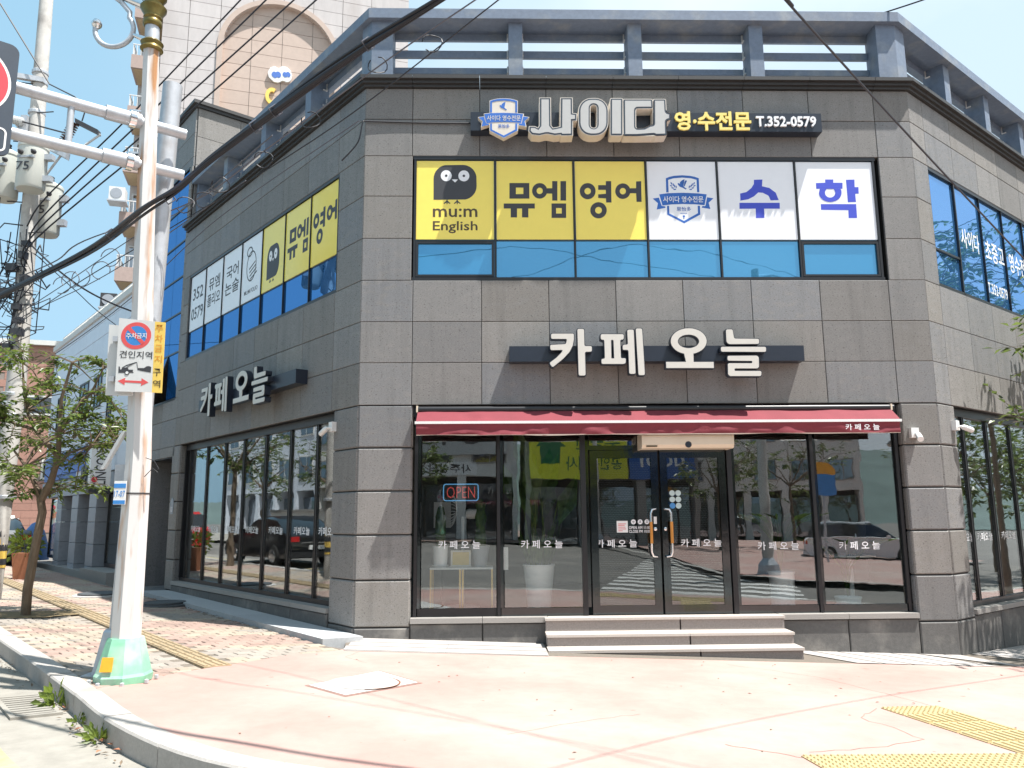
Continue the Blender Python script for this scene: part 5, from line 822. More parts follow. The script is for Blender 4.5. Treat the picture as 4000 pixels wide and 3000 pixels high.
for k in range(26):
    an = rnd.uniform(0, 2*PI); b_ = Vector((2.55+.15*math.cos(an), .75+.12*math.sin(an), .88)); lf_.leaf(b_, Vector((.35*math.cos(an), .3*math.sin(an), 1)), Vector((math.sin(an), -math.cos(an), .1)), rnd.uniform(.4, .8), .03)
mk('plant_stems', mb, 'leaf_light', p); mk('leaves', lf_, 'leaf_house', p)
p = thing('neon_sign', (1.45, .25, 1.85), 'OPEN neon sign with a blue border hanging in the left shop window', 'neon sign')
rr = []
for cx, cz, a0 in ((1.64, 2.04, 0), (1.22, 2.04, 90), (1.22, 1.88, 180), (1.64, 1.88, 270)): rr += [(cx+.035*math.cos(math.radians(a0+k*30)), .25, cz+.035*math.sin(math.radians(a0+k*30))) for k in range(4)]
mk('neon_border', MB().tube(rr+[rr[0]], .008, 6), 'neonblue', p); text('neon_letters', 'OPEN', (1.43, .245, 1.96), X1, ZU, .40, .16, 'neonred', p, -.012, .004)
mk('hanging_chain', MB().tube([(1.25, .25, 2.08), (1.25, .25, 3.2)], .004, 4).tube([(1.61, .25, 2.08), (1.61, .25, 3.2)], .004, 4), 'dark', p)
for x, lab, hh in ((6.05, 'white pot with thin arching grass behind the right-hand front window', .52), (7.0, 'white saucer pot with pale fronds beside the right stone pillar', .16)):
    p = thing('floor_plant', (x, .6, .27), lab, 'potted plant'); potlathe(.16, .18, hh, (x, .6, .28), 'pot_white', p); mk('saucer', MB().lathe((x, .6, .27), [(.2, 0), (.24, .03), (.2, .03)], 18), 'pot_white', p)
    l2 = MB()
    for k in range(34):
        an = rnd.uniform(0, 2*PI); q = [Vector((x, .6, .28+hh)) + Vector((math.cos(an), math.sin(an), 0))*(t_*t_*.6) + Vector((0, 0, t_*(1.5-t_*.6)*.9)) for t_ in (0, .35, .7, 1)]
        l2.tube(q, [.004, .006, .004, .001], 3)
        if k % 2: l2.leaf(q[2], q[3]-q[2], ZU, .5, .035)
    mk('fronds', l2, 'leaf_house', p)
p = thing('round_cafe_table', (7.25, 1.0, .27), 'round white cafe table on a pedestal behind the right front window', 'table')
mk('table_top', MB().lathe((7.25, 1.0, .98), [(.36, 0), (.36, .025)], 24), 'tabletop', p); mk('pedestal', MB().lathe((7.25, 1.0, .27), [(.26, 0), (.25, .02), (.03, .05), (.03, .70)], 20), 'white', p)
p = thing('wall_poster', (1.0, 1.6, 2.0), 'framed poster on a stand behind the OPEN sign', 'poster'); mk('poster_sheet', MB().box(.95, 1.22, 1.6, 1.62, 1.45, 1.85), 'paper', p); mk('poster_stand', MB().box(1.07, 1.1, 1.62, 1.64, .27, 1.46), 'dark', p)
mk('wall_socket_box', MB().box(1.98, 2.10, .62, .68, .86, 1.18), 'white', None); tag(bpy.data.objects['wall_socket_box'], 'small white electrical box standing beside the tall planter', 'electrical box')
# ------------------------------------------------------------------ ground
def LP(s, o): p = dL*s + nL*o; return (p.x, p.y)
def RP(s, o): p = Vector((W, 0, 0)) + dR*s + nR*o; return (p.x, p.y)
def smooth(pts, n=6):
    out = []
    for i in range(len(pts)-1):
        p0, p1, p2, p3 = [Vector(pts[max(0, min(len(pts)-1, j))]) for j in (i-1, i, i+1, i+2)]
        for k in range(n):
            t = k/n; out.append(tuple(.5*((2*p1)+(p2-p0)*t+(2*p0-5*p1+4*p2-p3)*t*t+(-p0+3*p1-3*p2+p3)*t**3)))
    return out + [tuple(pts[-1])]
KO = smooth([LP(46, 3.80), LP(36, 3.80), LP(26, 3.80), LP(16, 3.80), LP(9, 3.80), LP(5, 3.80), LP(3, 3.80), LP(1.4, 3.79), LP(0, 3.76), (-1.74, -3.81), (-1.05, -4.68), (-.42, -5.33), (.06, -5.70), (.62, -5.97), (1.4, -6.18), (2.6, -6.36), (4.2, -6.42), (6.0, -6.34), (8.0, -6.02), (9.8, -5.38), RP(0.5, 5.45), RP(4, 5.5), RP(10, 5.5), RP(20, 5.5), RP(34, 5.5)], 6)
def offset(path, d):      # to the right of travel is +: away from the road is -
    out = []
    for i, p in enumerate(path):
        a, b = Vector(path[max(0, i-1)]), Vector(path[min(len(path)-1, i+1)])
        t = (b-a).normalized(); out.append((p[0]+t.y*d, p[1]-t.x*d))
    return out
KI = offset(KO, -.20)
g = MB(); N = 60; S = 5.0
road = bmesh.new(); V = {}
xs = [math.copysign(abs(i)**1.45, i)*.6 for i in range(-44, 45)]
for i, x in enumerate(xs):
    for j, y in enumerate(xs): V[i, j] = road.verts.new((x, y, gz(x, y)-.165))
for i in range(len(xs)-1):
    for j in range(len(xs)-1): road.faces.new((V[i, j], V[i+1, j], V[i+1, j+1], V[i, j+1]))
tag(mk('road', road, 'asphalt'), kind='structure')
def band(name, a, b, m, dz, kind='structure', parent=None):
    bm = bmesh.new()
    va = [bm.verts.new((x, y, gz(x, y)+dz)) for x, y in a]; vb = [bm.verts.new((x, y, gz(x, y)+dz)) for x, y in b]
    for i in range(len(a)-1): bm.faces.new((va[i], va[i+1], vb[i+1], vb[i]))
    for f in bm.faces:
        if f.normal.z < 0: f.normal_flip()
    o = mk(name, bm, m, parent)
    if parent is None: o['kind'] = kind
    return o
band('gutter', KO, offset(KO, 1.7), 'gutter', -.1605)
band('yellow_line', offset(KO, .62)[:70], offset(KO, .76)[:70], 'roadyellow', -.1565); band('yellow_line', offset(KO, .90)[:70], offset(KO, 1.04)[:70], 'roadyellow', -.1565)
# kerb stones, one by one
KB = thing('kerb', (KO[60][0], KO[60][1], 0), None, None); KB['kind'] = 'structure'
def resample(path, step):
    out = [Vector(path[0])]; acc = 0
    for a, b in zip(path, path[1:]):
        a, b = Vector(a), Vector(b); l = (b-a).length; p = 0
        while acc + (l-p) >= step:
            p += step-acc; acc = 0; out.append(a+(b-a)*p/l)
        acc += l-p
    return out
fine = resample(KO, .25); kin = [Vector(q) for q in offset([tuple(p) for p in fine], -.20)]
def kerb_stones(fine, kin, parent, lo, hi):
    for k in range(lo, hi, 4):
        if k+4 >= len(fine): break
        bm = bmesh.new(); rows_ = []; h = rnd.uniform(-.004, .004)
        for j in range(5):
            p, q = fine[k+j].copy(), kin[k+j].copy()
            t = (fine[min(k+j+1, len(fine)-1)]-fine[k+j-1 if k+j else 0]).normalized()*(.004 if j == 0 else -.004 if j == 4 else 0)
            p += t; q += t; n_ = (q-p).normalized()
            z = gz(p.x, p.y)+.006+h; z2 = gz(q.x, q.y)+.006+h
            rows_.append([bm.verts.new(c) for c in ((*p, z-.26), (*p, z-.016), (*(p+n_*.012), z), (*q, z2), (*q, z2-.26))])
        for a, b in zip(rows_, rows_[1:]):
            for i in range(4): bm.faces.new((a[i], b[i], b[i+1], a[i+1]))
        bm.faces.new(rows_[0]); bm.faces.new(rows_[-1][::-1])
        mk('kerb_stone', bm, 'kerb', parent)
kerb_stones(fine, kin, KB, 20, len(fine)-20)
# painted pavement at the corner
edge = [KI[56], (-1.45, -3.46), (-1.217, -2.85), (-.912, -2.344), (-.448, -1.559), (.02, -1.10), (.10, -.90)]
i0 = min(range(len(KI)), key=lambda i: (Vector(KI[i])-Vector((-1.50, -3.60))).length)
edge[0] = KI[i0]
strip_out = [(.12, -1.13), (2.55, -1.08), (5.85, -1.0), (8.35, -.92), RP(.9, .85), RP(6, .85), RP(14, .85), RP(30, .85)]
PINK = edge + strip_out + [p for p in KI[::-1] if KI.index(p) <= len(KI)-8 and KI.index(p) > i0]
PV = sheet('pavement', PINK, 'pink', .004, .6)
# hairline cracks, slightly sunk lines in the paint
def crack(pts, w=.006):
    q = []
    for a, b in zip(pts, pts[1:]):
        a, b = Vector(a), Vector(b)
        for k in range(6): t = k/6; c = a+(b-a)*t; q.append((c.x+noise.noise((c.x*6, c.y*6, 1))*.05, c.y+noise.noise((c.x*6, c.y*6, 9))*.05))
    q.append(pts[-1]); l = offset(q, w/2); r = offset(q, -w/2)
    band('pavement_crack', l, r, 'crack', .0065, parent=PV)
crack([(4.65, -1.35), (5.45, -2.05), (5.75, -2.9), (5.95, -3.48)]); crack([(5.32, -3.62), (5.0, -4.0), (5.15, -4.7), (4.75, -4.95), (4.1, -5.15)]); crack([(4.0, -5.3), (3.7, -5.1), (3.55, -5.0)], .008)
crack([(1.95, -4.9), (2.6, -4.4), (3.1, -4.1)], .004); crack([(.25, -1.2), (.2, -1.6), (.5, -1.95)], .004)
# stone strip along the front and border on the left
for k, y0 in enumerate((-.39, -.735)):
    for x0, x1 in ((.05, 1.3), (1.304, 2.55)): sheet('strip_stone', [(x0 + (.02 if x0 < .1 else 0), y0-.318), (x1, y0-.318), (x1, y0), (x0, y0)], 'strip', .010, .6, parent=PV)
sheet('strip_stone', [(.0, -.365), (2.55, -.365), (2.55, .03), (.0, .03)], 'strip', .010, .6, parent=PV)
for k in range(7):
    a_, b_ = 5.82+.36*k, 5.82+.36*(k+1)-.035
    sheet('strip_stone', [(a_, .03), (b_, .03), (min(b_+.55, 8.5), -.95), (min(a_+.55, 8.49), -.95)] if k < 5 else [(a_, .03), (min(b_, 8.2), .03), (8.5, -.93), (8.495-.01*(7-k), -.95)], 'strip', .010, .6, parent=PV)
sheet('strip_base', [(.0, .06), (-.02, -.4), (.1, -1.14), (2.56, -1.09), (5.86, -1.01), (8.36, -.93), RP(.9, .86), RP(.9, -.05), (8.2, .06)], 'mortar', .0, .6, parent=PV)
sheet('strip_stone', [(.10, -1.128), (2.55, -1.10), (2.55, -1.078), (.08, -1.078)], 'strip', .009, .6, parent=PV)
for k in range(9): sheet('strip_stone', [RP(-.05+k*1.0 if k else .25, .02), RP(.94+k, .02), RP(.94+k, .82), RP(-.05+k*1.0 if k else .42, .82)], 'strip', .010, .6, parent=PV)
sheet('strip_base', [RP(0, -.05), RP(30, -.05), RP(30, .86), RP(.3, .86)], 'mortar', .002, .9, parent=PV)
js = [-.32, .7, 1.7, 2.7, 3.7, 4.7, 5.7, 6.7, 7.7]
def border(s0, s1, o0, o1, h):
    b = [LP(s0, o0), LP(s1, o0), LP(s1, o1), LP(s0, o1)]
    return MB().hexa([Vector((*p, gz(*p)+z)) for z in (-.1, h) for p in b])
for a_, b_ in zip(js, js[1:]): mk('border_stone', border(a_+.004, b_-.004, .024, .60, .065), 'border_grey', PV)
# brick pavers on the left pavement
SW = [LP(40, .62), LP(8, .62), LP(-.32, .62), (.10, -.90), (.02, -1.10), (-.448, -1.559), (-.912, -2.344), (-1.217, -2.85), (-1.45, -3.46), KI[i0]] + [KI[i] for i in range(i0-1, 4, -1)]
SWO = sheet('brick_pavement', SW, 'mortar', -.012, .8)
cand = []
PS, PO = .172, .215
def paver_mesh(name):
    h, w_ = PS/2-.004, PO/2-.004; e = .006
    out = [(-h, -w_), (-h+.03, -w_), (-.02, -w_+e), (.02, -w_+e), (h-.03, -w_), (h, -w_), (h, w_), (h-.03, w_), (.02, w_-e), (-.02, w_-e), (-h+.03, w_), (-h, w_)]
    return out
PVT = paver_mesh('paver')
def paver_bm(bm, base, tilt):
    vs = []
    for z, sc in ((0, .94), (-.006, 1.0), (-.03, 1.0)):
        r = []
        for a, b in PVT:
            p = base + dL*a*sc + nL*b*sc; r.append(bm.verts.new((p.x, p.y, base.z + z + (gz(p.x, p.y)-gz(base.x, base.y)) + tilt[0]*a + tilt[1]*b)))
        vs.append(r)
    bm.faces.new(vs[0]); n = len(PVT)
    for u, v in zip(vs, vs[1:]):
        for i in range(n): bm.faces.new((u[i], v[i], v[(i+1) % n], u[(i+1) % n]))
def paver_tone(s, o):
    k = noise.noise((s*.9, o*.45, 3.3)) + .25*math.sin(s*3.1) + rnd.uniform(-.28, .28)
    return 'paver_pink' if k > .05 else 'paver_cream' if k > -.42 else 'paver_grey'
for i in range(-16, 110):
    for j in range(14):
        s, o = i*PS, .72+j*PO + (PO/2 if i % 2 else 0)
        if 2.06 < o < 2.50 or o > 3.52: continue
        x, y = LP(s, o)
        if in_poly(SW, x, y) and s > -2.6:
            cand.append(((Vector((x, y))-Vector((CAM.x, CAM.y))).length, s, o, x, y))
cand.sort()
rest = {}
for k, (d, s, o, x, y) in enumerate(cand):
    t = paver_tone(s, o); bs = Vector((x, y, gz(x, y)+rnd.uniform(-.003, .003))); tl = (rnd.uniform(-.02, .02), rnd.uniform(-.02, .02))
    if k < 300: bm = bmesh.new(); paver_bm(bm, bs, tl); mk('paver', bm, t, SWO)
    else: paver_bm(rest.setdefault(t, bmesh.new()), bs, tl)
for t, bm in rest.items(): tag(mk('pavers', bm, t, SWO), kind='stuff')
def tactile(f0, ax, ay, sz, m, dots, parent):
    """a tile with raised bars along ax, or domes"""
    c = Vector(f0); bm = MB()
    def P_(a, b, z): p = c + Vector(ax)*a + Vector(ay)*b; return Vector((p.x, p.y, gz(p.x, p.y)+z))
    q = sz-.009; h = .012
    bm.hexa([P_(a, b, z) for z in (-.02, h) for a, b in ((.004, .004), (q, .004), (q, q), (.004, q))])
    if dots:
        for i in range(6):
            for j in range(6):
                a, b = (i+.5)*sz/6, (j+.5)*sz/6
                bm.hexa([P_(a+u*r, b+v*r, z) for z, r in ((h-.001, .017), (h+.011, .010)) for u, v in ((-1, -1), (1, -1), (1, 1), (-1, 1))])
    else:
        for j in range(4):
            b = (j+.5)*sz/4; bm.hexa([P_(a, b+v*r, z) for z, r in ((h-.001, .022), (h+.012, .015)) for a, v in ((.02, -1), (q-.016, -1), (q-.016, 1), (.02, 1))])
    return mk('tactile_tile', bm, m, parent)
for i in range(-7, 46):
    s = i*.30-.1
    x, y = LP(s+.15, 2.28)
    if in_poly(SW, x, y) and Vector((x-SW[5][0], y-SW[5][1])).length > .2: tactile((*LP(s, 2.13), 0), dL, nL, .30, 'tactile_old', False, SWO)
ta = Vector((.985, .17, 0)).normalized(); tb_ = Vector((.03, -1, 0)).normalized()
o0 = Vector((5.36, -3.60, 0)); ex = Vector((.96, .20, 0)).normalized(); ey = Vector((.10, -1, 0)).normalized()
ey = Vector((ex.y, -ex.x, 0))
for j in range(6):
    for i in range(2):
        tactile(o0+ex*(.302*i)+ey*(.302*j)*1.0, ey if j else ex, ex if j else ey, .30, 'tactile', j == 0, PV)
for k in range(9):
    c_ = Vector((3.99, -5.27, 0)) + Vector((.3, .035, 0))*k
    for r_ in range(2):
        if k < 5 or True: tactile(c_ + Vector((.03, -.302, 0))*r_, Vector((.993, .116, 0)), Vector((.116, -.993, 0)), .30, 'tactile', True, PV)
# covers and drains
mh = thing('manhole_cover', (.65, -3.1, gz(.65, -3.1)), 'pale square concrete slab with a round manhole lid in the pink pavement', 'manhole cover')
sheet('cover_joint', [(.135, -3.30), (.70, -2.41), (1.20, -3.02), (.59, -3.745)], 'crack', .0075, .3, parent=mh)
sheet('cover_slab', [(.169, -3.295), (.70, -2.458), (1.155, -3.018), (.586, -3.70)], 'manhole', .011, .3, parent=mh)
ci = [(.655+.33*math.cos(t*PI/18), -3.12+.33*math.sin(t*PI/18)) for t in range(36)]; sheet('cover_lid', ci, 'manhole', .015, .3, parent=mh)
rg = [(.655+.345*math.cos(t*PI/18), -3.12+.345*math.sin(t*PI/18)) for t in range(-8, 12)]; band('rusty_ring', rg, [(.655+(x-.655)*.95, -3.12+(y+3.12)*.95) for x, y in rg], 'rust', .019, parent=mh)
for (x, y, r), lab in zip(((-3.95, 3.55, .36), (-5.75, 5.0, .42)), ('round iron cover in the shaded brick pavement near the border stones', 'round iron cover set in pale mortar further up the brick pavement')):
    c_ = thing('iron_cover', (x, y, gz(x, y)), lab, 'manhole cover')
    mk('cover_frame', MB().lathe((x, y, gz(x, y)-.02), [(r+.09, 0), (r+.09, .045), (r, .05)], 22), 'manhole' if r > .4 else 'iron', c_); mk('cover_lid', MB().lathe((x, y, gz(x, y)), [(r, .0), (r, .06), (r-.05, .065), (r-.06, .058)], 22), 'iron', c_)
dgr = thing('drain_grate', (-2.15, -3.75, gz(-2.15, -3.75)-.15), 'slotted concrete drain grate in the gutter by the kerb', 'drain grate')
fb = MB(); cc = Vector((-2.15, -3.72, 0)); 
def GP(a, b, z): p = cc + dL*a + nL*b; return Vector((p.x, p.y, gz(p.x, p.y)-.15+z))
for a0, a1, b0, b1 in ((-.45, .45, -.19, -.15), (-.45, .45, .15, .19), (-.45, -.41, -.15, .15), (.41, .45, -.15, .15)): fb.hexa([GP(a, b, z) for z in (-.02, .012) for a, b in ((a0, b0), (a1, b0), (a1, b1), (a0, b1))])
mk('grate_frame', fb, 'gutter', dgr); mk('grate_pit', MB().hexa([GP(a, b, z) for z in (-.02, .003) for a, b in ((-.41, -.15), (.41, -.15), (.41, .15), (-.41, .15))]), 'joint', dgr)
for k in range(9): a = -.36+.09*k; mk('grate_bar', MB().hexa([GP(u, b, z) for z in (-.01, .011) for u, b in ((a-.024, -.15), (a+.024, -.15), (a+.024, .15), (a-.024, .15))]), 'gutter', dgr)
# weeds by the kerb foot
def weed(x, y, r, n, lab, dead=0):
    z = gz(x, y)-.15; bm = MB()
    for k in range(n):
        a = rnd.uniform(0, 2*PI); e = rnd.uniform(.25, 1.1); d = Vector((math.cos(a)*math.cos(e), math.sin(a)*math.cos(e), math.sin(e)))
        p = Vector((x, y, z)) + d*r*rnd.uniform(.1, .8); bm.leaf(p, d+Vector((0, 0, rnd.uniform(-.5, .3))), Vector((-d.y, d.x, .2)), r*rnd.uniform(.35, .6), r*rnd.uniform(.18, .32))
    t = thing('weed', (x, y, z), lab, 'weed', 'weeds growing at the kerb foot'); mk('weed_leaves', bm, 'leaf_light', t)
    if dead:
        d_ = MB(); [d_.leaf(Vector((x+rnd.uniform(-.05, .3), y+rnd.uniform(-.25, .02), z+.01)), Vector((rnd.uniform(-1, 1), rnd.uniform(-1, 1), .1)), ZU, .08, .035) for k in range(dead)]; mk('dry_leaves', d_, 'terracotta', t)
weed(-1.93, -3.66, .19, 60, 'biggest green weed at the kerb foot, next to the drain grate', 5)
weed(-1.42, -4.30, .11, 26, 'small green weed at the kerb foot, between two larger weeds', 3); weed(-1.02, -4.78, .15, 44, 'green weed with dry leaves where the kerb begins to curve', 10)
# dead leaves and scraps along the kerb foot and border: uncountable
bm = MB()
for k in range(260):
    i = rnd.randrange(30, 110) if k < 170 else rnd.randrange(10, 60)
    x, y = offset(KO, rnd.uniform(.01, .22)*rnd.random())[i] if k < 0 else (KO[i][0]+rnd.uniform(-.12, .02), KO[i][1]+rnd.uniform(-.14, .0))
    bm.leaf(Vector((x, y, gz(x, y)-.147)), Vector((rnd.uniform(-1, 1), rnd.uniform(-1, 1), rnd.uniform(0, .3))), ZU, rnd.uniform(.02, .06), .02)
for k in range(160):
    x, y = LP(rnd.uniform(.2, 7), .64+rnd.random()**2*.3); bm.leaf(Vector((x, y, gz(x, y)+.003)), Vector((rnd.uniform(-1, 1), rnd.uniform(-1, 1), .1)), ZU, rnd.uniform(.02, .06), .02)
for k in range(60):
    x, y = rnd.uniform(-.5, 9), rnd.uniform(-5.4, -1.2); bm.leaf(Vector((x, y, gz(x, y)+.006)), Vector((rnd.uniform(-1, 1), rnd.uniform(-1, 1), .1)), ZU, rnd.uniform(.02, .05), .018)
tag(mk('leaf_litter', bm, 'bark'), kind='stuff')
# ------------------------------------------------------------------ sign pole on the kerb
PX, PY = -1.53, -3.30; PZ = gz(PX, PY)
pole = thing('signal_pole', (PX, PY, PZ), 'tall white eight-sided street pole with brass rings and a mint green foot', 'street pole')
def px_(z): return -.155*max(0, z-1)/5.8*1.05
def ptop(z): return Vector((PX + (-.02 if z > 3 else 0) - .155*max(0, z-2.2)/4.6, PY, z))
prof = [(PZ+.36, .138), (2.2, .122), (4.2, .100), (6.50, .082)]
mk('pole_shaft', MB().tube([ptop(z) for z, r in prof], [r for z, r in prof], 8), 'polewhite', pole)
mk('upper_shaft', MB().tube([ptop(6.50), ptop(6.9)], .072, 12), 'galv', pole, True); mk('upper_shaft', MB().tube([ptop(6.9), ptop(9.5)], .06, 12), 'polewhite', pole, True)
c_ = ptop(6.5)
mk('brass_collar', MB().lathe((c_.x, c_.y, 6.48), [(.09, 0), (.115, .02), (.10, .05), (.115, .09), (.085, .12)], 20), 'brass', pole, True)
c_ = ptop(6.8)
mk('brass_finial', MB().lathe((c_.x, c_.y, 6.76), [(.08, 0), (.095, .02), (.095, .06), (.08, .08), (.095, .10), (.09, .13), (.13, .20), (.133, .22), (.085, .23), (.08, .28), (.125, .34), (.128, .37), (.08, .42), (.075, .9)], 20), 'brass', pole, True)
mk('pole_foot', MB().lathe((PX, PY, PZ), [(.245, 0), (.25, .06), (.235, .085), (.165, .36), (.155, .39), (.14, .39)], 8, None, PI/8), 'green', pole)
mk('reflector', MB().poly([[(-.055, 0), (.055, 0), (.05, .12), (-.05, .12)]], lambda u, v, t: Vector((PX-.06+u, PY-.226+v*.25-t*-1, PZ+.12+v)), .006), 'reflector', pole)
for k in range(8): a = k*PI/4+PI/8; mk('foot_bolt', MB().lathe((PX+.28*math.cos(a), PY+.28*math.sin(a), PZ), [(.02, 0), (.02, .03), (.008, .035)], 6), 'galv', pole)
# scrolls of wrought pipe at the top
sc_ = [(-.30, 6.52), (-.27, 6.40), (-.20, 6.28)]
def arcp(cx, cz, r, a0, a1, n=14): return [Vector((PX-.17+cx+r*math.cos(math.radians(a0+(a1-a0)*k/n)), PY-.02, cz+r*math.sin(math.radians(a0+(a1-a0)*k/n)))) for k in range(n+1)]
pc = [Vector((PX-.17-.62, PY-.02, 7.30)), Vector((PX-.17-.52, PY-.02, 7.18)), Vector((PX-.17-.34, PY-.02, 7.04)), Vector((PX-.17-.24, PY-.02, 6.92))]
mk('scroll_pipe', MB().tube(pc + arcp(-.39, 6.72, .20, 42, -185, 18)[0:], .026, 10), 'galv', pole, True)
mk('scroll_knob', MB().lathe(arcp(-.39, 6.72, .20, -185, -185, 1)[0]+Vector((.01, 0, -.01)), [(.02, 0), (.05, .03), (.055, .06), (.03, .1), (.01, .11)], 12), 'chrome', pole, True)
mk('scroll_stem', MB().tube([Vector((PX-.17-.19, PY-.02, 6.66)), Vector((PX-.17-.05, PY-.02, 6.60))], [.02, .035], 10), 'chrome', pole, True)
mk('scroll_stem', MB().tube([Vector((PX-.17-.40, PY-.02, 7.13)), Vector((PX-.17-.10, PY-.02, 7.0))], [.03, .05], 10), 'chrome', pole, True)
# two horizontal arms over the road
arm0 = Vector((ptop(5.4).x, PY, 0))
for z in (5.66, 5.20):
    p0, p1 = arm0 - nL*.36 + ZU*z, arm0 + nL*1.62 + ZU*z
    p1 = arm0 + nL*1.62 + ZU*(z-.035)
    mk('sign_arm', MB().tube([p0, p1], .057, 14), 'galv', pole, True); mk('arm_sleeve', MB().tube([arm0+nL*.09+ZU*z, arm0+nL*.42+ZU*(z-.008)], .075, 12), 'galv', pole, True)
    mk('arm_clamp', MB().tube([arm0+nL*.14+ZU*z, arm0+nL*.20+ZU*z], .095, 12), 'chrome', pole, True); mk('arm_bolt', MB().tube([arm0+nL*.17+ZU*(z+.10), arm0+nL*.03+ZU*(z+.12)], .012, 6), 'chrome', pole)
mk('arm_strut', MB().tube([arm0+nL*.72+ZU*5.62, arm0+nL*.72+ZU*5.20], .032, 10), 'galv', pole, True)
# house number plate and address sticker, strap, steel leaf
mk('pole_strap', MB().lathe(ptop(1.86)-ZU*1.86+ZU*1.86, [(.130, 0), (.131, .012)], 8), 'dark', pole)
pl = mk('pole_plate', MB().box(PX-.14, PX-.03, PY-.155, PY-.145, 1.76, 1.98), 'white', pole)
mk('plate_band', MB().box(PX-.14, PX-.03, PY-.1575, PY-.1552, 1.915, 1.955), 'signblue', pl); mk('plate_band', MB().box(PX-.14, PX-.03, PY-.1575, PY-.1552, 1.765, 1.80), 'signblue', pl)
text('plate_number', '17-07', (PX-.085, PY-.1575, 1.86), X1, ZU, .10, .06, 'signblue', pl)
lf = MB()
for k in range(8): z = 1.02+.09*k; lf.box(PX-.105, PX-.065+.015*(k % 2), PY-.139+.012*0, PY-.1365, z, z+.035)
lf.bm.free()
mk('roof_light_arm', MB().hexa([Vector(p) for p in ((-1.86, -3.36, 2.10), (-1.83, -3.36, 2.10), (-1.83, -3.30, 2.10), (-1.86, -3.30, 2.10), (-1.68, -3.36, 2.46), (-1.65, -3.36, 2.46), (-1.65, -3.30, 2.46), (-1.68, -3.30, 2.46))]), 'white', pole)
mk('control_box', MB().box(-1.72, -1.63, -3.36, -3.26, 1.96, 2.14), 'galv', pole); mk('loose_wires', MB().tube([(-1.42, -3.40, 2.20), (-1.33, -3.42, 2.17), (-1.28, -3.42, 2.09)], .004, 4).tube([(-1.42, -3.40, 2.02), (-1.34, -3.42, 2.10), (-1.29, -3.42, 2.06)], .004, 4), 'dark', pole)
# round traffic sign hung on the arms (only its right part is in the picture)
rs = thing('traffic_sign', arm0 + nL*1.2 + ZU*4.9, 'dark blue-grey sign board with a red disc hanging on the pole arms', 'traffic sign')
sx = -nL; so_ = arm0 + nL*1.355 + Vector((nL.y, -nL.x, 0))*0
sn = Vector((sx.y, -sx.x, 0)); 
def SP(u, v, t): return so_ + sx*u + ZU*v + sn*(.085+t)
def rr_(x0, x1, y0, y1, r): 
    o = []
    for cx, cy, a in ((x1-r, y1-r, 0), (x0+r, y1-r, 90), (x0+r, y0+r, 180), (x1-r, y0+r, 270)): o += [(cx+r*math.cos(math.radians(a+k*18)), cy+r*math.sin(math.radians(a+k*18))) for k in range(6)]
    return o
if sn.y > 0: sn = -sn
mk('sign_board', MB().poly([rr_(-.85, .16, 4.90, 6.00, .08)], lambda u, v, t: SP(u, v, t), .03), 'signgrey', rs)
ce = [(-.245+.365*math.cos(k*PI/24), 5.575+.36*math.sin(k*PI/24)) for k in range(48)]
mk('white_rim', MB().poly([ce], lambda u, v, t: SP(u, v, t+.003), .002, False), 'white', rs); mk('red_disc', MB().poly([inset(ce, .022)], lambda u, v, t: SP(u, v, t+.006), .002, False), 'red', rs)
bx = rr_(-.78, .125, 4.935, 5.165, .05); mk('text_border', MB().poly([bx, inset(bx, .016)], lambda u, v, t: SP(u, v, t+.003), .002, False), 'white', rs)
text('distance_text', '30m', SP(-.29, 5.05, .004), sx, ZU, .72, .16, 'white', rs, .012)
# no-parking boards on the pole
npz = -3.52
np_ = thing('parking_sign', (-1.54, npz, 2.8), 'white and yellow tow-away no-parking sign with blue disc strapped to the pole', 'traffic sign')
def NP(y=npz): return lambda u, v, t: Vector((u, y+t*-1, v))
mk('sign_board', MB().poly([[(-1.712, 3.539), (-1.368, 3.503), (-1.353, 2.81), (-1.702, 2.824)]], NP(), .006), 'signwhite', np_)
mk('yellow_strip', MB().poly([[(-1.3675, 3.503), (-1.267, 3.493), (-1.259, 2.805), (-1.3525, 2.81)]], NP(), .006), 'signyellow', np_)
mk('back_board', MB().poly([[(-1.827, 3.487), (-1.62, 3.465), (-1.56, 2.79), (-1.812, 2.795)]], NP(npz+.05), .02), 'signwhite', np_)
el = lambda rx, rz: [(-1.538+rx*math.cos(k*PI/20), 3.363+rz*math.sin(k*PI/20)) for k in range(40)]
mk('sign_ring', MB().poly([el(.143, .133), el(.103, .096)], NP(npz-.0015), .001, False), 'signred', np_); mk('sign_disc', MB().poly([el(.103, .096)], NP(npz-.0017), .001, False), 'signblue', np_)
mk('sign_bar', MB().poly([[(-1.625, 3.425), (-1.598, 3.45), (-1.455, 3.30), (-1.478, 3.275)]], NP(npz-.003), .001, False), 'signred', np_)
text('lettering', '주차금지', (-1.534, npz-.0045, 3.362), X1, ZU+X1*0, .195, .055, 'white', np_, .012)
text('lettering', '견인지역', (-1.527, npz-.002, 3.176), (1, 0, -.05), ZU, .31, .072, 'ink', np_, .012)
for k, (ch, z) in enumerate(zip('주차금지구역', (3.435, 3.335, 3.237, 3.133, 3.005, 2.893))): text('lettering', ch, (-1.322+.003*k-.006*(k > 3), npz-.002, z), (1, 0, -.05), ZU, .072, .072, 'orange' if k < 4 else 'ink_brown', np_, .012)
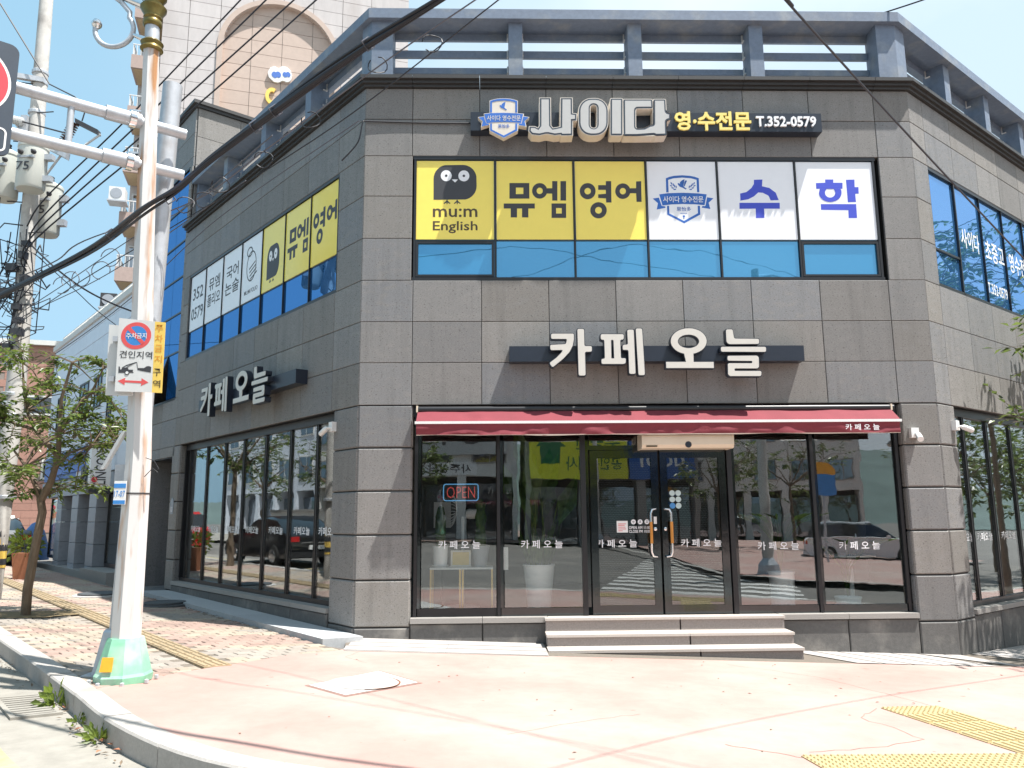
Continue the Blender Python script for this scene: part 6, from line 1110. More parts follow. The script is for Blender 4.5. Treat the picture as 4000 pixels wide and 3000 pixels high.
mk('tow_truck_print', MB().poly([[(-1.682, 3.062), (-1.67, 3.062), (-1.666, 3.032), (-1.653, 3.035), (-1.65, 3.052), (-1.595, 3.052), (-1.586, 3.032), (-1.543, 3.03), (-1.546, 3.01), (-1.538, 3.007), (-1.538, 3.001), (-1.68, 3.001)]], NP(npz-.0015), .001, False).poly([[(-1.503, 3.047), (-1.441, 3.046), (-1.418, 3.064), (-1.394, 3.065), (-1.374, 3.056), (-1.375, 3.002), (-1.441, 3.014), (-1.502, 3.027)]], NP(npz-.0015), .001, False)
   .poly([[(-1.65, 3.053), (-1.611, 3.077), (-1.524, 3.105), (-1.510, 3.103), (-1.512, 3.098), (-1.606, 3.068), (-1.636, 3.053)]], NP(npz-.0015), .001, False).poly([[(-1.612, 3.053), (-1.535, 3.098), (-1.528, 3.098), (-1.600, 3.053)]], NP(npz-.0027), .001, False).poly([[(-1.513, 3.098), (-1.509, 3.098), (-1.499, 3.046), (-1.503, 3.046)]], NP(npz-.0027), .001, False), 'ink', np_)
wh = lambda r: [(-1.598+r*math.cos(k*PI/8), 3.001+r*math.sin(k*PI/8)) for k in range(16)]
mk('wheel_print', MB().poly([wh(.023)], NP(npz-.0032), .001, False), 'ink', np_); mk('wheel_hub_print', MB().poly([wh(.014)], NP(npz-.0045), .001, False), 'white', np_)
mk('arrow_print', MB().poly([[(-1.681, 2.922), (-1.609, 2.953), (-1.615, 2.929), (-1.456, 2.921), (-1.458, 2.948), (-1.39, 2.907), (-1.46, 2.874), (-1.457, 2.899), (-1.613, 2.909), (-1.614, 2.883)]], NP(npz-.0015), .001, False), 'signred', np_)
for z in (3.33, 2.94): mk('sign_clamp', MB().box(-1.76-.01*(z < 3), -1.715-.01*(z < 3), npz-.0, npz+.06, z-.02, z+.03), 'galv', np_); mk('mounting_strap', MB().lathe((ptop(z).x, PY, z), [(.122, 0), (.122, .02)], 8), 'galv', np_)
mk('mounting_bracket', MB().box(-1.62, -1.50, npz+.007, PY-.10, 3.31, 3.34), 'galv', np_); mk('mounting_bracket', MB().box(-1.62, -1.50, npz+.007, PY-.10, 2.93, 2.96), 'galv', np_)
# plain steel pole behind it
p2 = thing('steel_pole', (-1.75, -2.95, gz(-1.75, -2.95)), 'plain galvanised round pole leaning behind the white street pole', 'street pole')
mk('pole_tube', MB().tube([(-1.75, -2.95, .16), (-1.60, -2.95, 6.30)], [.105, .10], 16), 'galv', p2, True); mk('base_cone', MB().lathe((-1.76, -2.98, gz(-1.76, -2.98)), [(.21, 0), (.21, .02), (.13, .40), (.11, .42)], 8), 'galv', p2); mk('base_flange', MB().box(-2.0, -1.52, -3.17, -2.76, .14, .175), 'galv', p2)
# ------------------------------------------------------------------ utility pole with transformers
UX, UY = -7.03, 3.76; UZ = gz(UX, UY)
up_ = thing('utility_pole', (UX, UY, UZ), 'tall concrete utility pole with steel crossarm, straps and wiring at the left edge', 'utility pole')
mk('pole_shaft', MB().tube([(UX-.10, UY, UZ-.1), (UX+.0, UY, 4.2), (UX-.16, UY, 12.6)], [.175, .165, .12], 18), 'concrete', up_, True)
mk('hazard_band', MB().lathe((UX-.08, UY, UZ+.55), [(.178, 0), (.176, .75)], 18), 'signyellow', up_); 
for k in range(3): mk('hazard_stripe', MB().lathe((UX-.08, UY, UZ+.6+.25*k), [(.180, 0), (.179, .11)], 18), 'ink', up_)
for z in (10.42, 10.2, 9.55, 8.95, 4.6, 4.45, 3.9, 3.72, 3.5, 2.0): mk('steel_band', MB().lathe((UX-.05-.012*(z-4), UY, z), [(.185-.006*(z-4), 0), (.19-.006*(z-4), .01), (.19-.006*(z-4), .06), (.185-.006*(z-4), .07)], 16), 'galv', up_)
for k in range(9): z = 5.2+.62*k; sg = 1 if k % 2 else -1; mk('step_bolt', MB().tube([(UX-.06-.012*(z-4), UY-.1, z), (UX-.06+.36*sg, UY-.16, z+.0)], .012, 6), 'dark', up_)
mk('crossarm', MB().hexa([Vector((UX-.1, UY, 10.25)) + Vector((a, b, c)) for c in (-.05, .05) for a, b in ((-1.9, -.9), (.12, -.12), (.12, -.02), (-1.9, -.8))]), 'galv', up_)
mk('arm_brace', MB().tube([(UX-.98, UY-.45, 10.2), (UX-.14, UY-.1, 8.9)], .03, 6), 'galv', up_); mk('strut', MB().box(UX-.30, UX-.18, UY-.2, UY-.12, 8.35, 9.45), 'galv', up_)
def insul(p, d, n, r, m='tar'):
    return MB().lathe(p, [v for k in range(n) for v in ((r*.45, k*.05), (r, k*.05+.012), (r, k*.05+.022), (r*.45, k*.05+.034))], 12, Vector(d))
for s_, x in ((-.35, .62), (.1, .30)): mk('insulator', insul((UX-.12+x-.9, UY-.25, 9.38-x*.1), (1, 0, -.25), 4, .085, 'tar'), 'signwhite', up_)
mk('line_wire', MB().tube([(UX-1.6, UY-.3, 9.62), (UX-.3, UY-.25, 9.3), (UX+.6, UY-.25, 9.05)], .016, 5), 'cable', up_)
co = thing('fuse_cutout', (UX+.75, UY-.25, 8.6), 'tilted porcelain fuse cutout beside the utility pole', 'fuse cutout')
mk('porcelain', insul((UX+.55, UY-.25, 8.72), (.42, 0, 1), 12, .10), 'tar', co, True); mk('top_bracket', MB().hexa([Vector((UX+.86, UY-.25, 9.22)) + Vector((a*.42+c*-.12, b, -a*.22+c)) for c in (0, .09) for a, b in ((-.1, -.06), (1, -.06), (1, .06), (-.1, .06))]), 'dark', co)
mk('bottom_bracket', MB().hexa([Vector((UX+.40, UY-.25, 8.66)) + Vector((a*.30+c*.12, b, -a*.16+c)) for c in (0, .13) for a, b in ((-.4, -.07), (1, -.07), (1, .07), (-.4, .07))]), 'galv', co)
mk('fuse_tube', MB().tube([(UX+1.30, UY-.25, 9.02), (UX+.80, UY-.25, 8.62)], .022, 8), 'signwhite', co); mk('lead_wire', MB().tube([(UX+.92, UY-.25, 9.3), (UX+.97, UY-.25, 9.55), (UX+.75, UY-.25, 9.8), (UX+.2, UY-.2, 10.1), (UX-.9, UY-.5, 11.9), (UX-1.0, UY-.5, 12.1)], .014, 5), 'cable', co)
mk('arrester', MB().tube([(UX+.6, UY-.25, 8.62), (UX+.28, UY-.25, 8.1)], .022, 6), 'signwhite', co)
def transformer(x, y, z, r, h, lab):
    t = thing('transformer', (x, y, z), lab, 'transformer', 'pole-mounted transformers')
    mk('tank', MB().lathe((x, y, z), [(r*.9, 0), (r, .05), (r, h-.10), (r*1.05, h-.09), (r*1.05, h-.04), (r*.98, h-.02), (r*.5, h+.05)], 24), 'tank', t, True)
    mk('bushing', insul((x-.02, y, z+h), (0, 0, 1), 4, .10), 'dark', t, True)
    for dx in (-.08, .16): mk('terminal', MB().lathe((x+dx, y-r*.95, z+h*.72), [(.045, 0), (.05, .03), (.02, .09)], 10, Vector((0, -1, .1))), 'dark', t)
    mk('lug', MB().box(x+.06, x+.18, y-r-.04, y-r*.9, z+h*.60, z+h*.64), 'galv', t); mk('hanger', MB().box(x+r*.9, x+r+.14, y-.06, y+.06, z+h*.18, z+h*.3), 'galv', t); mk('hanger', MB().box(x+r*.9, x+r+.14, y-.06, y+.06, z+h*.66, z+h*.78), 'galv', t)
    text('rating_number', '75', (x-.02, y-r-.012, z+h*.42), X1, ZU, .24, .17, 'ink', t)
    mk('rating_text', MB().box(x-.14, x+.12, y-r-.014, y-r-.002, z+h*.60, z+h*.64), 'greytile', t); return t
transformer(UX+.20, UY-.50, 7.76, .25, .90, 'nearest pale transformer drum, in front of the utility pole'); transformer(UX-.50, UY-.2, 7.70, .26, .95, 'pale transformer drum partly behind the traffic sign board'); transformer(UX+.03, UY+.4, 7.20, .25, 1.05, 'pale transformer drum half hidden behind the nearest drum')
# tangle of service wires on the pole
tg = MB()
for k in range(30):
    z = rnd.uniform(4.7, 7.0); a = rnd.uniform(0, 2*PI); q = []
    for j in range(7): b = a + j*rnd.uniform(.35, .7); r = .2+.16*rnd.random() + (.22*math.sin(j/6*PI) if k % 4 == 0 else 0); q.append(Vector((UX-.07+r*math.cos(b), UY-.05+r*math.sin(b), z+rnd.uniform(-.18, .18))))
    tg.tube(q, rnd.choice((.007, .009, .013)), 4)
for k in range(9):
    x = UX+rnd.uniform(-.5, .6); z0 = rnd.uniform(6.3, 8.0); z1 = rnd.uniform(4.7, 6.0)
    tg.tube([(x, UY-.3, z0), (x+rnd.uniform(-.05, .12), UY-.32, (z0+z1)/2), (x+rnd.uniform(-.25, .1), UY-.25, z1+.2), (UX-.05, UY-.2, z1)], .010, 4)
tag(mk('wire_tangle', tg, 'cable', up_), kind='stuff')
for k in range(9): z = 4.75+.25*k; x = UX-.06+rnd.uniform(-.3, .18); mk('junction_box', MB().box(x, x+rnd.uniform(.10, .26), UY-.32, UY-.18, z, z+rnd.uniform(.08, .2)), 'dark', up_)
# ------------------------------------------------------------------ overhead cables
def cable(name, pts, r, lab, m='cable', group='overhead cables', seg=6, n=8, strands=1, hide=None):
    p3 = [Vector(p) for p in pts]; q = []
    for i in range(len(p3)-1):
        p0, p1, p2_, p4 = p3[max(0, i-1)], p3[i], p3[i+1], p3[min(len(p3)-1, i+2)]
        for k in range(n):
            t = k/n; q.append(.5*((2*p1)+(p2_-p0)*t+(2*p0-5*p1+4*p2_-p4)*t*t+(-p0+3*p1-3*p2_+p4)*t**3))
    q.append(p3[-1]); mb = MB()
    for s in range(strands):
        f = rnd.uniform(0, 6); w_ = r*1.5 if strands > 1 else 0
        mb.tube([p + Vector((math.cos(s*2.4+f+i*.11)*w_*.6, math.sin(s*1.3+i*.07)*w_*.6, math.sin(s*2.4+f+i*.11)*w_)) for i, p in enumerate(q)], r*(1 if s % 2 else .7) if strands > 1 else r, seg)
    return tag(mk(name, mb, m), lab, 'cable', group)
bl = [(-13.5, 5.5, 5.6), (-8.6, 1.6, 4.35), (-4.50, -1.64, 4.05), (-3.82, -2.02, 4.20), (-2.23, -3.23, 4.30), (-1.12, -4.47, 4.24), (-0.72, -4.72, 4.34), (-0.34, -4.95, 4.53), (0.38, -5.38, 4.81), (0.95, -5.71, 5.01), (1.53, -6.03, 5.18), (2.52, -6.48, 5.54), (6, -8.2, 6.9), (14, -14, 7.6)]
bd = cable('cable_bundle', bl, .017, 'thick twisted bundle of black cables crossing in front of the white pole', strands=6)
for p in ((-3.04, -2.59, 4.27), (-1.69, -3.84, 4.27), (-0.83, -4.65, 4.29), (0.21, -5.28, 4.74), (0.99, -5.73, 5.02), (0.03, -5.17, 4.67)):
    pp = Vector(p); cl_ = MB(); cl_.tube([pp+Vector((0, .0, .05)), pp+Vector((.04, .04, 0)), pp+Vector((0, 0, -.06)), pp+Vector((-.04, -.04, -.01)), pp+Vector((0, 0, .05))], .007, 5); mk('cable_tie', cl_, 'cable_grey', bd)
lw = cable('loop_cable', [(-13.5, 5.7, 5.4), (-8.5, 1.65, 4.5), (-4.63, -1.23, 4.45), (-3.16, -2.21, 4.52), (-2.52, -2.74, 4.60), (-1.27, -3.0, 4.95), (-.41, -3.42, 5.33), (.67, -3.76, 5.97), (1.17, -4.11, 6.11), (1.76, -4.46, 6.3), (2.73, -4.95, 6.68), (6, -7, 8), (14, -13, 8.5)], .0075, 'thin grey cable hung with small wire loops above the bundle', 'cable_grey')
for x, y, z in ((1.33, -4.2, 6.02), (.77, -3.88, 5.98), (.07, -3.6, 5.55), (-.43, -3.42, 5.22), (-.91, -3.28, 5.0), (-1.07, -3.24, 4.86), (-1.31, -3.13, 4.85)):
    a = rnd.uniform(0, 6); mk('wire_loop', MB().tube([Vector((x+.095*math.cos(a+k*.45), y+.02*math.sin(k), z+.085*math.sin(a+k*.45))) for k in range(13)], .006, 5), 'cable', lw)
cable('thin_cable', [(-6.9, 3.4, 5.2), (-4.08, .25, 5.09), (-2.29, -.88, 5.52), (.03, -2.36, 6.13), (1.95, -3.73, 6.8), (3.02, -4.62, 7.09), (9, -10, 8)], .0075, 'thin straight cable running up past the front left corner of the stone building')
for k, pts in enumerate(([(-6.9, 3.4, 7.1), (-6.33, 2.95, 7.49), (-4.77, 2.41, 8.68), (-2.51, 1.62, 10.59), (-1.27, 1.12, 11.6), (3, -.8, 14)], [(-6.9, 3.5, 6.8), (-6.33, 3.0, 7.21), (-4.03, 2.32, 9.09), (-2.06, 1.61, 10.59), (-.83, 1.12, 11.51), (3.4, -.8, 14)], [(-6.9, 3.5, 6.4), (-6.41, 2.87, 6.79), (-3.67, 2.14, 8.93), (-1.52, 1.42, 10.46), (-.37, 1.05, 11.31), (4, -.8, 14)], [(-6.9, 3.5, 6.25), (-6.41, 2.89, 6.66), (-3.4, 2.14, 8.84), (-1.14, 1.41, 10.45), (.06, 1.04, 11.3), (4.4, -.8, 14)])):
    cable('power_line', pts, .014, ('first of four parallel power lines from the utility pole, the uppermost', 'second of four parallel power lines from the utility pole, counting from the top', 'third of four parallel power lines from the utility pole, counting from the top', 'lowest of four parallel power lines rising from the utility pole')[k], group='power lines rising from the utility pole')
l1 = cable('service_cable', [(-6.9, 3.4, 5.2), (-6.79, 3.13, 5.26), (-5.46, 2.23, 5.61), (-4.02, 1.13, 5.91), (-2.99, .09, 5.9), (-2.15, -.92, 5.76), (-.6, -2.6, 5.9)], .008, 'service cable with small coils, upper of two low cables from the utility pole', 'cable_grey')
for x, y, z in ((-4.23, 1.26, 5.76), (-4.48, 1.49, 5.62), (-5.01, 1.9, 5.62), (-5.35, 2.21, 5.68), (-5.55, 2.32, 5.62)):
    a = rnd.uniform(0, 6); mk('wire_coil', MB().tube([Vector((x+.15*math.cos(a+k*.42), y, z+.15*math.sin(a+k*.42))) for k in range(13)], .008, 5), 'cable_grey', l1)
cable('service_cable', [(-6.9, 3.3, 5.1), (-6.6, 3.12, 5.3), (-5.06, 2.13, 5.54), (-4.07, 1.28, 5.62), (-3.44, .65, 5.66), (-1.2, -1.6, 5.8)], .008, 'service cable just under the coiled one, lower of two low cables', 'cable_grey')
cable('service_cable', [(-6.9, 3.3, 4.1), (-5.6, 2.6, 4.55), (-4.1, 1.8, 5.25), (-2.4, .9, 6.3), (0, -.5, 7.2)], .008, 'plain service cable rising from the lower straps of the utility pole', 'cable_grey')
cable('drop_cable', [(-6.46, 2.91, 6.52), (-5.87, 2.68, 6.03), (-5.63, 3.22, 5.81), (-5.31, 3.74, 5.66), (-5.0, 4.6, 5.62)], .016, 'thick black drop cable sagging from the pole down to the stone building')
cable('drop_cable', [(-6.43, 2.93, 6.4), (-6.04, 3.72, 5.91), (-6.05, 4.76, 5.73), (-6.9, 9.0, 5.9)], .008, 'thin drop cable descending behind the no-parking board')
cable('street_cable', [(-6, -16, 5.6), (.3, -10, 5.0), (3.47, -6.96, 4.66), (3.65, -6.76, 4.65), (5.06, -5.45, 4.47), (6.96, -3.9, 4.0), (8.24, -2.95, 3.59), (11.5, -.7, 2.9)], .0075, 'dark cable slanting down across the right part of the front')
cable('roof_cable', [(7.95, .1, 9.34), (8.88, -.28, 9.5), (10.27, .54, 10.6), (16, 4, 13)], .012, 'thin wire rising from the right corner of the roof beam')
fc = cable('facade_cable', [(-.34, .03, 6.84), (-.10, -.03, 7.10), (-.03, -.05, 7.40), (.02, -.03, 7.437), (.55, -.02, 7.43), (1.1, -.02, 7.42), (1.575, -.02, 7.42)], .011, 'black cable clipped along the wall to the roofline sign')
# ------------------------------------------------------------------ trees
def tree(base, limbs, clusters, nleaf, lsize, leafm, name, label, cat='tree', group=None, spread=.34, trunk_m='bark'):
    t = thing(name, base, label, cat, group); tm = MB(); lm = [MB(), MB()]
    for pts, r0, r1 in limbs:
        n = len(pts); tm.tube(pts, [r0+(r1-r0)*i/(n-1) for i in range(n)], 8)
    ends = [Vector(l[0][-1]) for l in limbs] + [Vector(l[0][len(l[0])//2]) for l in limbs[1:]]
    for c in clusters:
        c = Vector(c); e = min(ends, key=lambda q: (q-c).length)
        mid = (e+c)/2 + Vector((rnd.uniform(-.1, .1), rnd.uniform(-.1, .1), .08)); tm.tube([e, mid, c], [.016, .010, .005], 4)
        k = 0
        while k < nleaf:
            d = Vector((rnd.gauss(0, 1), rnd.gauss(0, 1), rnd.gauss(.1, .6))).normalized(); tip = c + d*spread*rnd.uniform(.3, 1.15)
            tm.tube([c, (c+tip)/2+Vector((0, 0, .03)), tip], [.006, .004, .002], 3)
            m_ = 7
            for j in range(m_):
                f = .25+.75*j/(m_-1); p = c.lerp(tip, f); sd = d.cross(ZU).normalized()*(1 if j % 2 else -1)
                ld = d*.6 + sd*.8 + Vector((rnd.uniform(-.3, .3), rnd.uniform(-.3, .3), rnd.uniform(-.6, .15)))
                lm[(k+j) % 2 if rnd.random() < .8 else 0].leaf(p, ld, ZU + Vector((rnd.uniform(-.5, .5), rnd.uniform(-.5, .5), 0)), lsize*rnd.uniform(.7, 1.25), lsize*.46)
            k += m_
    mk('trunk', tm, trunk_m, t, True); mk('crown', lm[0], leafm[0], t); mk('crown', lm[1], leafm[1], t); return t
limbs = [([(-5.16, 1.45, .15), (-5.14, 1.4, .6), (-5.06, 1.38, 1.3), (-5.01, 1.38, 1.74), (-5.07, 1.40, 1.95)], .072, .058),
 ([(-5.06, 1.4, 1.92), (-4.9, 1.34, 2.2), (-4.79, 1.28, 2.55), (-4.76, 1.2, 2.92), (-4.72, 1.1, 3.45), (-4.55, 1.0, 4.0)], .06, .018), ([(-5.07, 1.4, 1.93), (-5.22, 1.5, 2.15), (-5.45, 1.6, 2.45), (-5.75, 1.7, 2.75)], .045, .015),
 ([(-4.80, 1.28, 2.58), (-5.0, 1.3, 2.80), (-5.2, 1.35, 2.98), (-5.44, 1.45, 3.33), (-5.55, 1.5, 3.75), (-5.6, 1.5, 4.1)], .040, .012), ([(-4.76, 1.2, 2.95), (-4.5, 1.0, 3.2), (-4.15, .85, 3.5), (-3.95, .75, 3.85)], .03, .010),
 ([(-4.84, 1.3, 2.42), (-4.5, 1.05, 2.62), (-4.1, .9, 2.72), (-3.7, .8, 2.75)], .026, .009), ([(-5.2, 1.35, 3.0), (-5.7, 1.4, 3.15), (-6.1, 1.5, 3.4)], .026, .009)]
cl2 = []
for k in range(64):
    a = rnd.uniform(0, 2*PI); b = rnd.uniform(-1, 1); r = rnd.random()**.4
    cl2.append((-4.95+1.15*r*math.cos(a)*math.sqrt(1-b*b*.5), 1.25+.85*r*math.sin(a), 3.15+1.05*b))
cl2 += [(-3.85, .8, 2.7), (-3.7, .75, 2.82), (-4.0, .9, 3.9), (-3.95, .8, 3.5), (-5.6, 1.7, 2.3), (-5.2, 1.5, 2.1), (-5.5, 1.6, 2.0), (-4.35, 1.0, 2.05)]
tree((-5.16, 1.45, gz(-5.16, 1.45)), limbs, cl2, 49, .115, ('leaf', 'leaf_light'), 'street_tree', 'young street tree with a leaning forked trunk in a soil pit on the left pavement', spread=.30)
sheet('soil_pit', [(-5.75, 1.75), (-5.4, .95), (-4.75, 1.15), (-4.5, 1.75), (-5.0, 2.2)], 'soil', .012, .2)
def simple_tree(x, y, h, r, label, group, seed, n=60, lsize=.16, name='street_tree', squash=.8, z0=None, nl=42, lean=0):
    st_ = rnd.getstate(); rnd.seed(seed); z = gz(x, y) if z0 is None else z0
    tp = z+h-r*1.1; limbs = [([(x, y, z-.1), (x+.05, y, z+.8), (x+lean*.4, y, (z+tp)/2), (x+lean, y, tp)], .11, .06)]; cs = []
    for k in range(6):
        a = k*1.05+rnd.random(); e = Vector((x+lean+math.cos(a)*r*.7, y+math.sin(a)*r*.7, tp+r*rnd.uniform(.2, 1.0))); m_ = Vector((x+lean, y, tp-.3)).lerp(e, .5)+Vector((0, 0, .1)); limbs.append(([(x+lean, y, tp-.25), m_, e], .05, .012))
    for k in range(n):
        a = rnd.uniform(0, 2*PI); b = rnd.uniform(-1, 1); q = rnd.random()**.38*r; w_ = math.sqrt(1-b*b)
        cs.append((x+lean+q*math.cos(a)*w_, y+q*math.sin(a)*w_, tp+r*.45+q*b*squash))
    t = tree((x, y, z), limbs, cs, nl, lsize, ('leaf', 'leaf_dark'), name, label, 'tree', group, spread=r*.30); rnd.setstate(st_); return t
simple_tree(12.05, -.45, 5.9, 2.6, 'leafy street tree whose branches enter at the right edge, before the right facade', None, 5, n=120, lsize=.17, squash=.85)
simple_tree(*RP(12.0, 3.4), 10.8, 3.0, 'taller street tree further along the right facade, mirrored in its blue windows', None, 15, n=60, lsize=.24)
simple_tree(-10.7, 8.4, 4.6, 1.5, 'small street tree further up the left pavement, beyond the utility pole', None, 9, n=30, lsize=.14)
# ------------------------------------------------------------------ neighbours up the left street
wb = thing('white_building', FP('L', 16.5, 0, 0), 'two-storey pale panelled building with grey tiled shop columns, next up the left street', 'building')
for z0, z1 in zip([2.9, 3.7, 4.5, 5.3, 6.1, 6.9, 7.35], [3.7, 4.5, 5.3, 6.1, 6.9, 7.35, 7.55]):
    for a_, b_ in zip([10.6, 12.7, 14.9, 17.1, 19.5, 21.9], [12.7, 14.9, 17.1, 19.5, 21.9, 21.9]):
        if b_ > a_: mk('wall_panel', MB().slab('L', a_+.006, b_-.006, z0+.006, z1-.006, -.05, -.0, .006), 'panel_blue' if (3.0 < z0+.2 < 3.8 and a_ > 16) else 'panel_white', wb)
mk('wall_core', MB().fbox('L', 10.6, 21.9, 2.85, 7.55, -9, -.045), 'bldg_grey', wb); mk('parapet', MB().fbox('L', 10.55, 21.98, 7.55, 7.72, -9, .06), 'bldg_white', wb)
rl = MB(); rl.tube([FP('L', 11, 8.05, -.2), FP('L', 21.8, 8.05, -.2)], .03, 6)
for s in (12, 14, 16, 18, 20, 21.7): rl.tube([FP('L', s, 7.72, -.2), FP('L', s, 8.05, -.2)], .02, 5)
mk('roof_rail', rl, 'rail_white', wb)
for s0, s1, z0, z1 in ((16.3, 17.4, 4.75, 5.75), (14.75, 15.5, 4.8, 5.75), (13.5, 13.95, 4.15, 5.2), (19.5, 20.6, 4.6, 5.7)):
    wf = mk('window_frame', MB().fbox('L', s0, s1, z0, z0+.06, -.04, .03).fbox('L', s0, s1, z1-.06, z1, -.04, .03).fbox('L', s0, s0+.05, z0+.061, z1-.061, -.04, .03).fbox('L', s1-.05, s1, z0+.061, z1-.061, -.04, .03).fbox('L', (s0+s1)/2-.02, (s0+s1)/2+.02, z0+.061, z1-.061, -.04, .025), 'dark', wb)
    mk('window_pane', MB().fbox('L', s0+.051, s1-.051, z0+.061, z1-.061, .001, .012), 'winglass', wf)
bars = MB()
for k in range(5): z = 3.35+.28*k; bars.tube([FP('L', 16.0, z, .12), FP('L', 17.3, z, .12)], .02, 5)
mk('window_guard', bars, 'rail_white', wb)
mk('ground_floor_wall', MB().fbox('L', 10.6, 21.9, -.4, 2.85, -.9, -.62), 'bldg_dark', wb); mk('fascia', MB().fbox('L', 10.6, 21.9, 2.35, 2.845, -.6, .03), 'greytile', wb)
for s0, s1 in ((18.6, 19.3), (16.4, 17.2), (14.25, 15.05), (10.6, 11.5)):
    for z0, z1 in zip([-.4, .35, .95, 1.55, 1.95], [.35, .95, 1.55, 1.95, 2.345]): mk('column_tile', MB().slab('L', s0, s1, z0+.006, z1-.006, -.62, .02, .008), 'greytile', wb)
for a_, b_ in ((11.5, 12.7), (12.76, 14.2), (15.1, 16.35), (17.25, 18.55), (19.35, 21.8)):
    pn = mk('shop_pane', MB().fbox('L', a_+.05, b_-.05, .45, 2.30, -.31, -.30), 'shopglass', wb); mk('shop_frame', MB().fbox('L', a_, a_+.05, .40, 2.34, -.36, -.27).fbox('L', b_-.05, b_, .40, 2.34, -.36, -.27).fbox('L', a_+.051, b_-.051, .35, .449, -.36, -.27), 'frame', wb)
mk('shop_sill', MB().fbox('L', 11.5, 14.24, -.3, .345, -.4, .30), 'sillstone', wb); mk('shop_sill', MB().fbox('L', 15.06, 21.9, -.3, .22, -.4, .12), 'sillstone', wb)
mk('door_window_bar', MB().fbox('L', 12.7, 12.76, .4, 2.34, -.36, -.25), 'brass', wb)
bs = thing('blade_sign', FP('L', 12.6, 2.4, .3), 'black and white rounded blade sign sticking out from the pale building', 'sign')
mk('sign_body', MB().fbox('L', 12.45, 12.65, 2.42, 3.42, .14, .62), 'white', bs); mk('sign_cap', MB().fbox('L', 12.43, 12.67, 3.4205, 3.56, .12, .64), 'dark', bs); mk('sign_cap', MB().fbox('L', 12.43, 12.67, 2.26, 2.4195, .12, .64), 'dark', bs)
text('lettering', 'LINCON', FP('L', 12.445, 2.92, .38), (0, 0, 1), nL, .85, .26, 'ink', bs); mk('sign_dot', MB().lathe(FP('L', 12.44, 2.62, .52), [(.07, 0), (.07, .012)], 14, dL*-1), 'red', bs)
fs_ = thing('fascia_sign', FP('L', 15.2, 2.7, .05), 'dark raised letters on the grey fascia of the pale building', 'sign'); 
for k in range(4): mk('sign_letter', MB().fbox('L', 14.35+.42*k, 14.62+.42*k, 2.78, 3.14, .031, .12).fbox('L', 14.45+.42*k, 14.7+.42*k, 2.62, 2.7795, .031, .12), 'dark' if k % 2 else 'letter_face' if False else 'dark', fs_)
bp_ = thing('shop_banner', FP('L', 18.6, 3.4, .02), 'cobalt blue sign panel high on the pale building behind the tree', 'sign'); mk('banner_panel', MB().fbox('L', 15.9, 20.8, 3.05, 3.75, .005, .06), 'panel_blue', bp_)
for z in (3.85, 4.0, 4.15): mk('banner_lamp_arm', MB().tube([FP('L', 16.9, z, .02), FP('L', 16.9, z+.02, .5)], .015, 5), 'rail_white', bp_)
# brick house
bh = thing('brick_house', (-21.9, 29, .5), 'red brick house far up the left street behind the tree', 'building')
addface('BH', (-22.9, 28.2, 0), (.96, .28, 0), (.28, -.96, 0))
for k in range(26):
    z = 1.0+.36*k
    for j in range(7):
        s = j*.85 + (.42 if k % 2 else 0); s1_ = min(s+.84, 5.6)
        if (k in (16, 17, 18) and 1.2 < s+.4 < 3.0) or (k in (7, 8, 9) and 2.2 < s+.4 < 4.2): continue
        if s < 5.5: mk('brick_block', MB().fbox('BH', s, s1_, z, z+.345, -.06, .0), 'brick', bh)
mk('wall_core', MB().fbox('BH', -.1, 5.62, .2, 10.3, -6, -.02), 'brick_joint', bh); mk('roof_coping', MB().fbox('BH', -.3, 5.9, 10.36, 10.6, -6.2, .25), 'bldg_white', bh)
for s0, s1, z0, z1 in ((1.3, 2.9, 6.8, 7.8), (2.4, 4.0, 3.6, 4.6)): wf = mk('window_frame', MB().fbox('BH', s0, s1, z0, z1, -.02, .03), 'bldg_white', bh); mk('window_pane', MB().fbox('BH', s0+.1, s1-.1, z0+.1, z1-.1, .031, .036), 'winglass', wf)
gl = MB()
for k in range(9): gl.fbox('BH', 3.3+.24*k, 3.36+.24*k, 4.55, 5.5, .3, .36)
gl.fbox('BH', 3.2, 5.6, 5.5, 5.6, .28, .38); mk('balcony_rail', gl, 'rail_white', bh)
# low white wall and fence, flowers, planter, car
fe = thing('white_fence', (-22, 27, .3), 'white metal fence with upright bars beyond the parked car', 'fence'); addface('FE', (-25.5, 26.4, .0), (.97, .22, 0), (.22, -.97, 0))
mk('fence_rail', MB().fbox('FE', 0, 5, .55, .62, -.03, .03).fbox('FE', 0, 5, 1.62, 1.70, -.03, .03), 'rail_white', fe)
for k in range(20): mk('fence_bar', MB().fbox('FE', .1+.25*k, .15+.25*k, .621, 1.619, -.02, .02), 'rail_white', fe)
lw_ = thing('low_wall', (-22, 29, .3), 'low white wall with a sloping top behind the white fence', 'wall'); mk('wall_body', MB().fbox('FE', -.4, 4.6, -.4, 2.1, -2.2, -1.9), 'bldg_white', lw_); mk('wall_coping', MB().fbox('FE', -.5, 4.7, 2.101, 2.25, -2.3, -1.8), 'panel_white', lw_)
fb_ = thing('flower_box', (-21.8, 26.5, 1.7), 'box of bright red flowers on top of the white fence', 'flower box'); mk('box_body', MB().fbox('FE', .9, 4.4, 1.701, 1.95, -.12, .18), 'terracotta', fb_); fl = MB(); gl2 = MB()
for k in range(160): p = FP('FE', rnd.uniform(.9, 4.4), rnd.uniform(1.95, 2.35), rnd.uniform(-.15, .3)); (fl if k % 3 else gl2).leaf(p, Vector((rnd.uniform(-1, 1), rnd.uniform(-1, 0), rnd.uniform(-.3, 1))), Vector((0, -1, .3)), .2, .16)
mk('flowers', fl, 'flower', fb_); mk('flower_leaves', gl2, 'leaf', fb_)
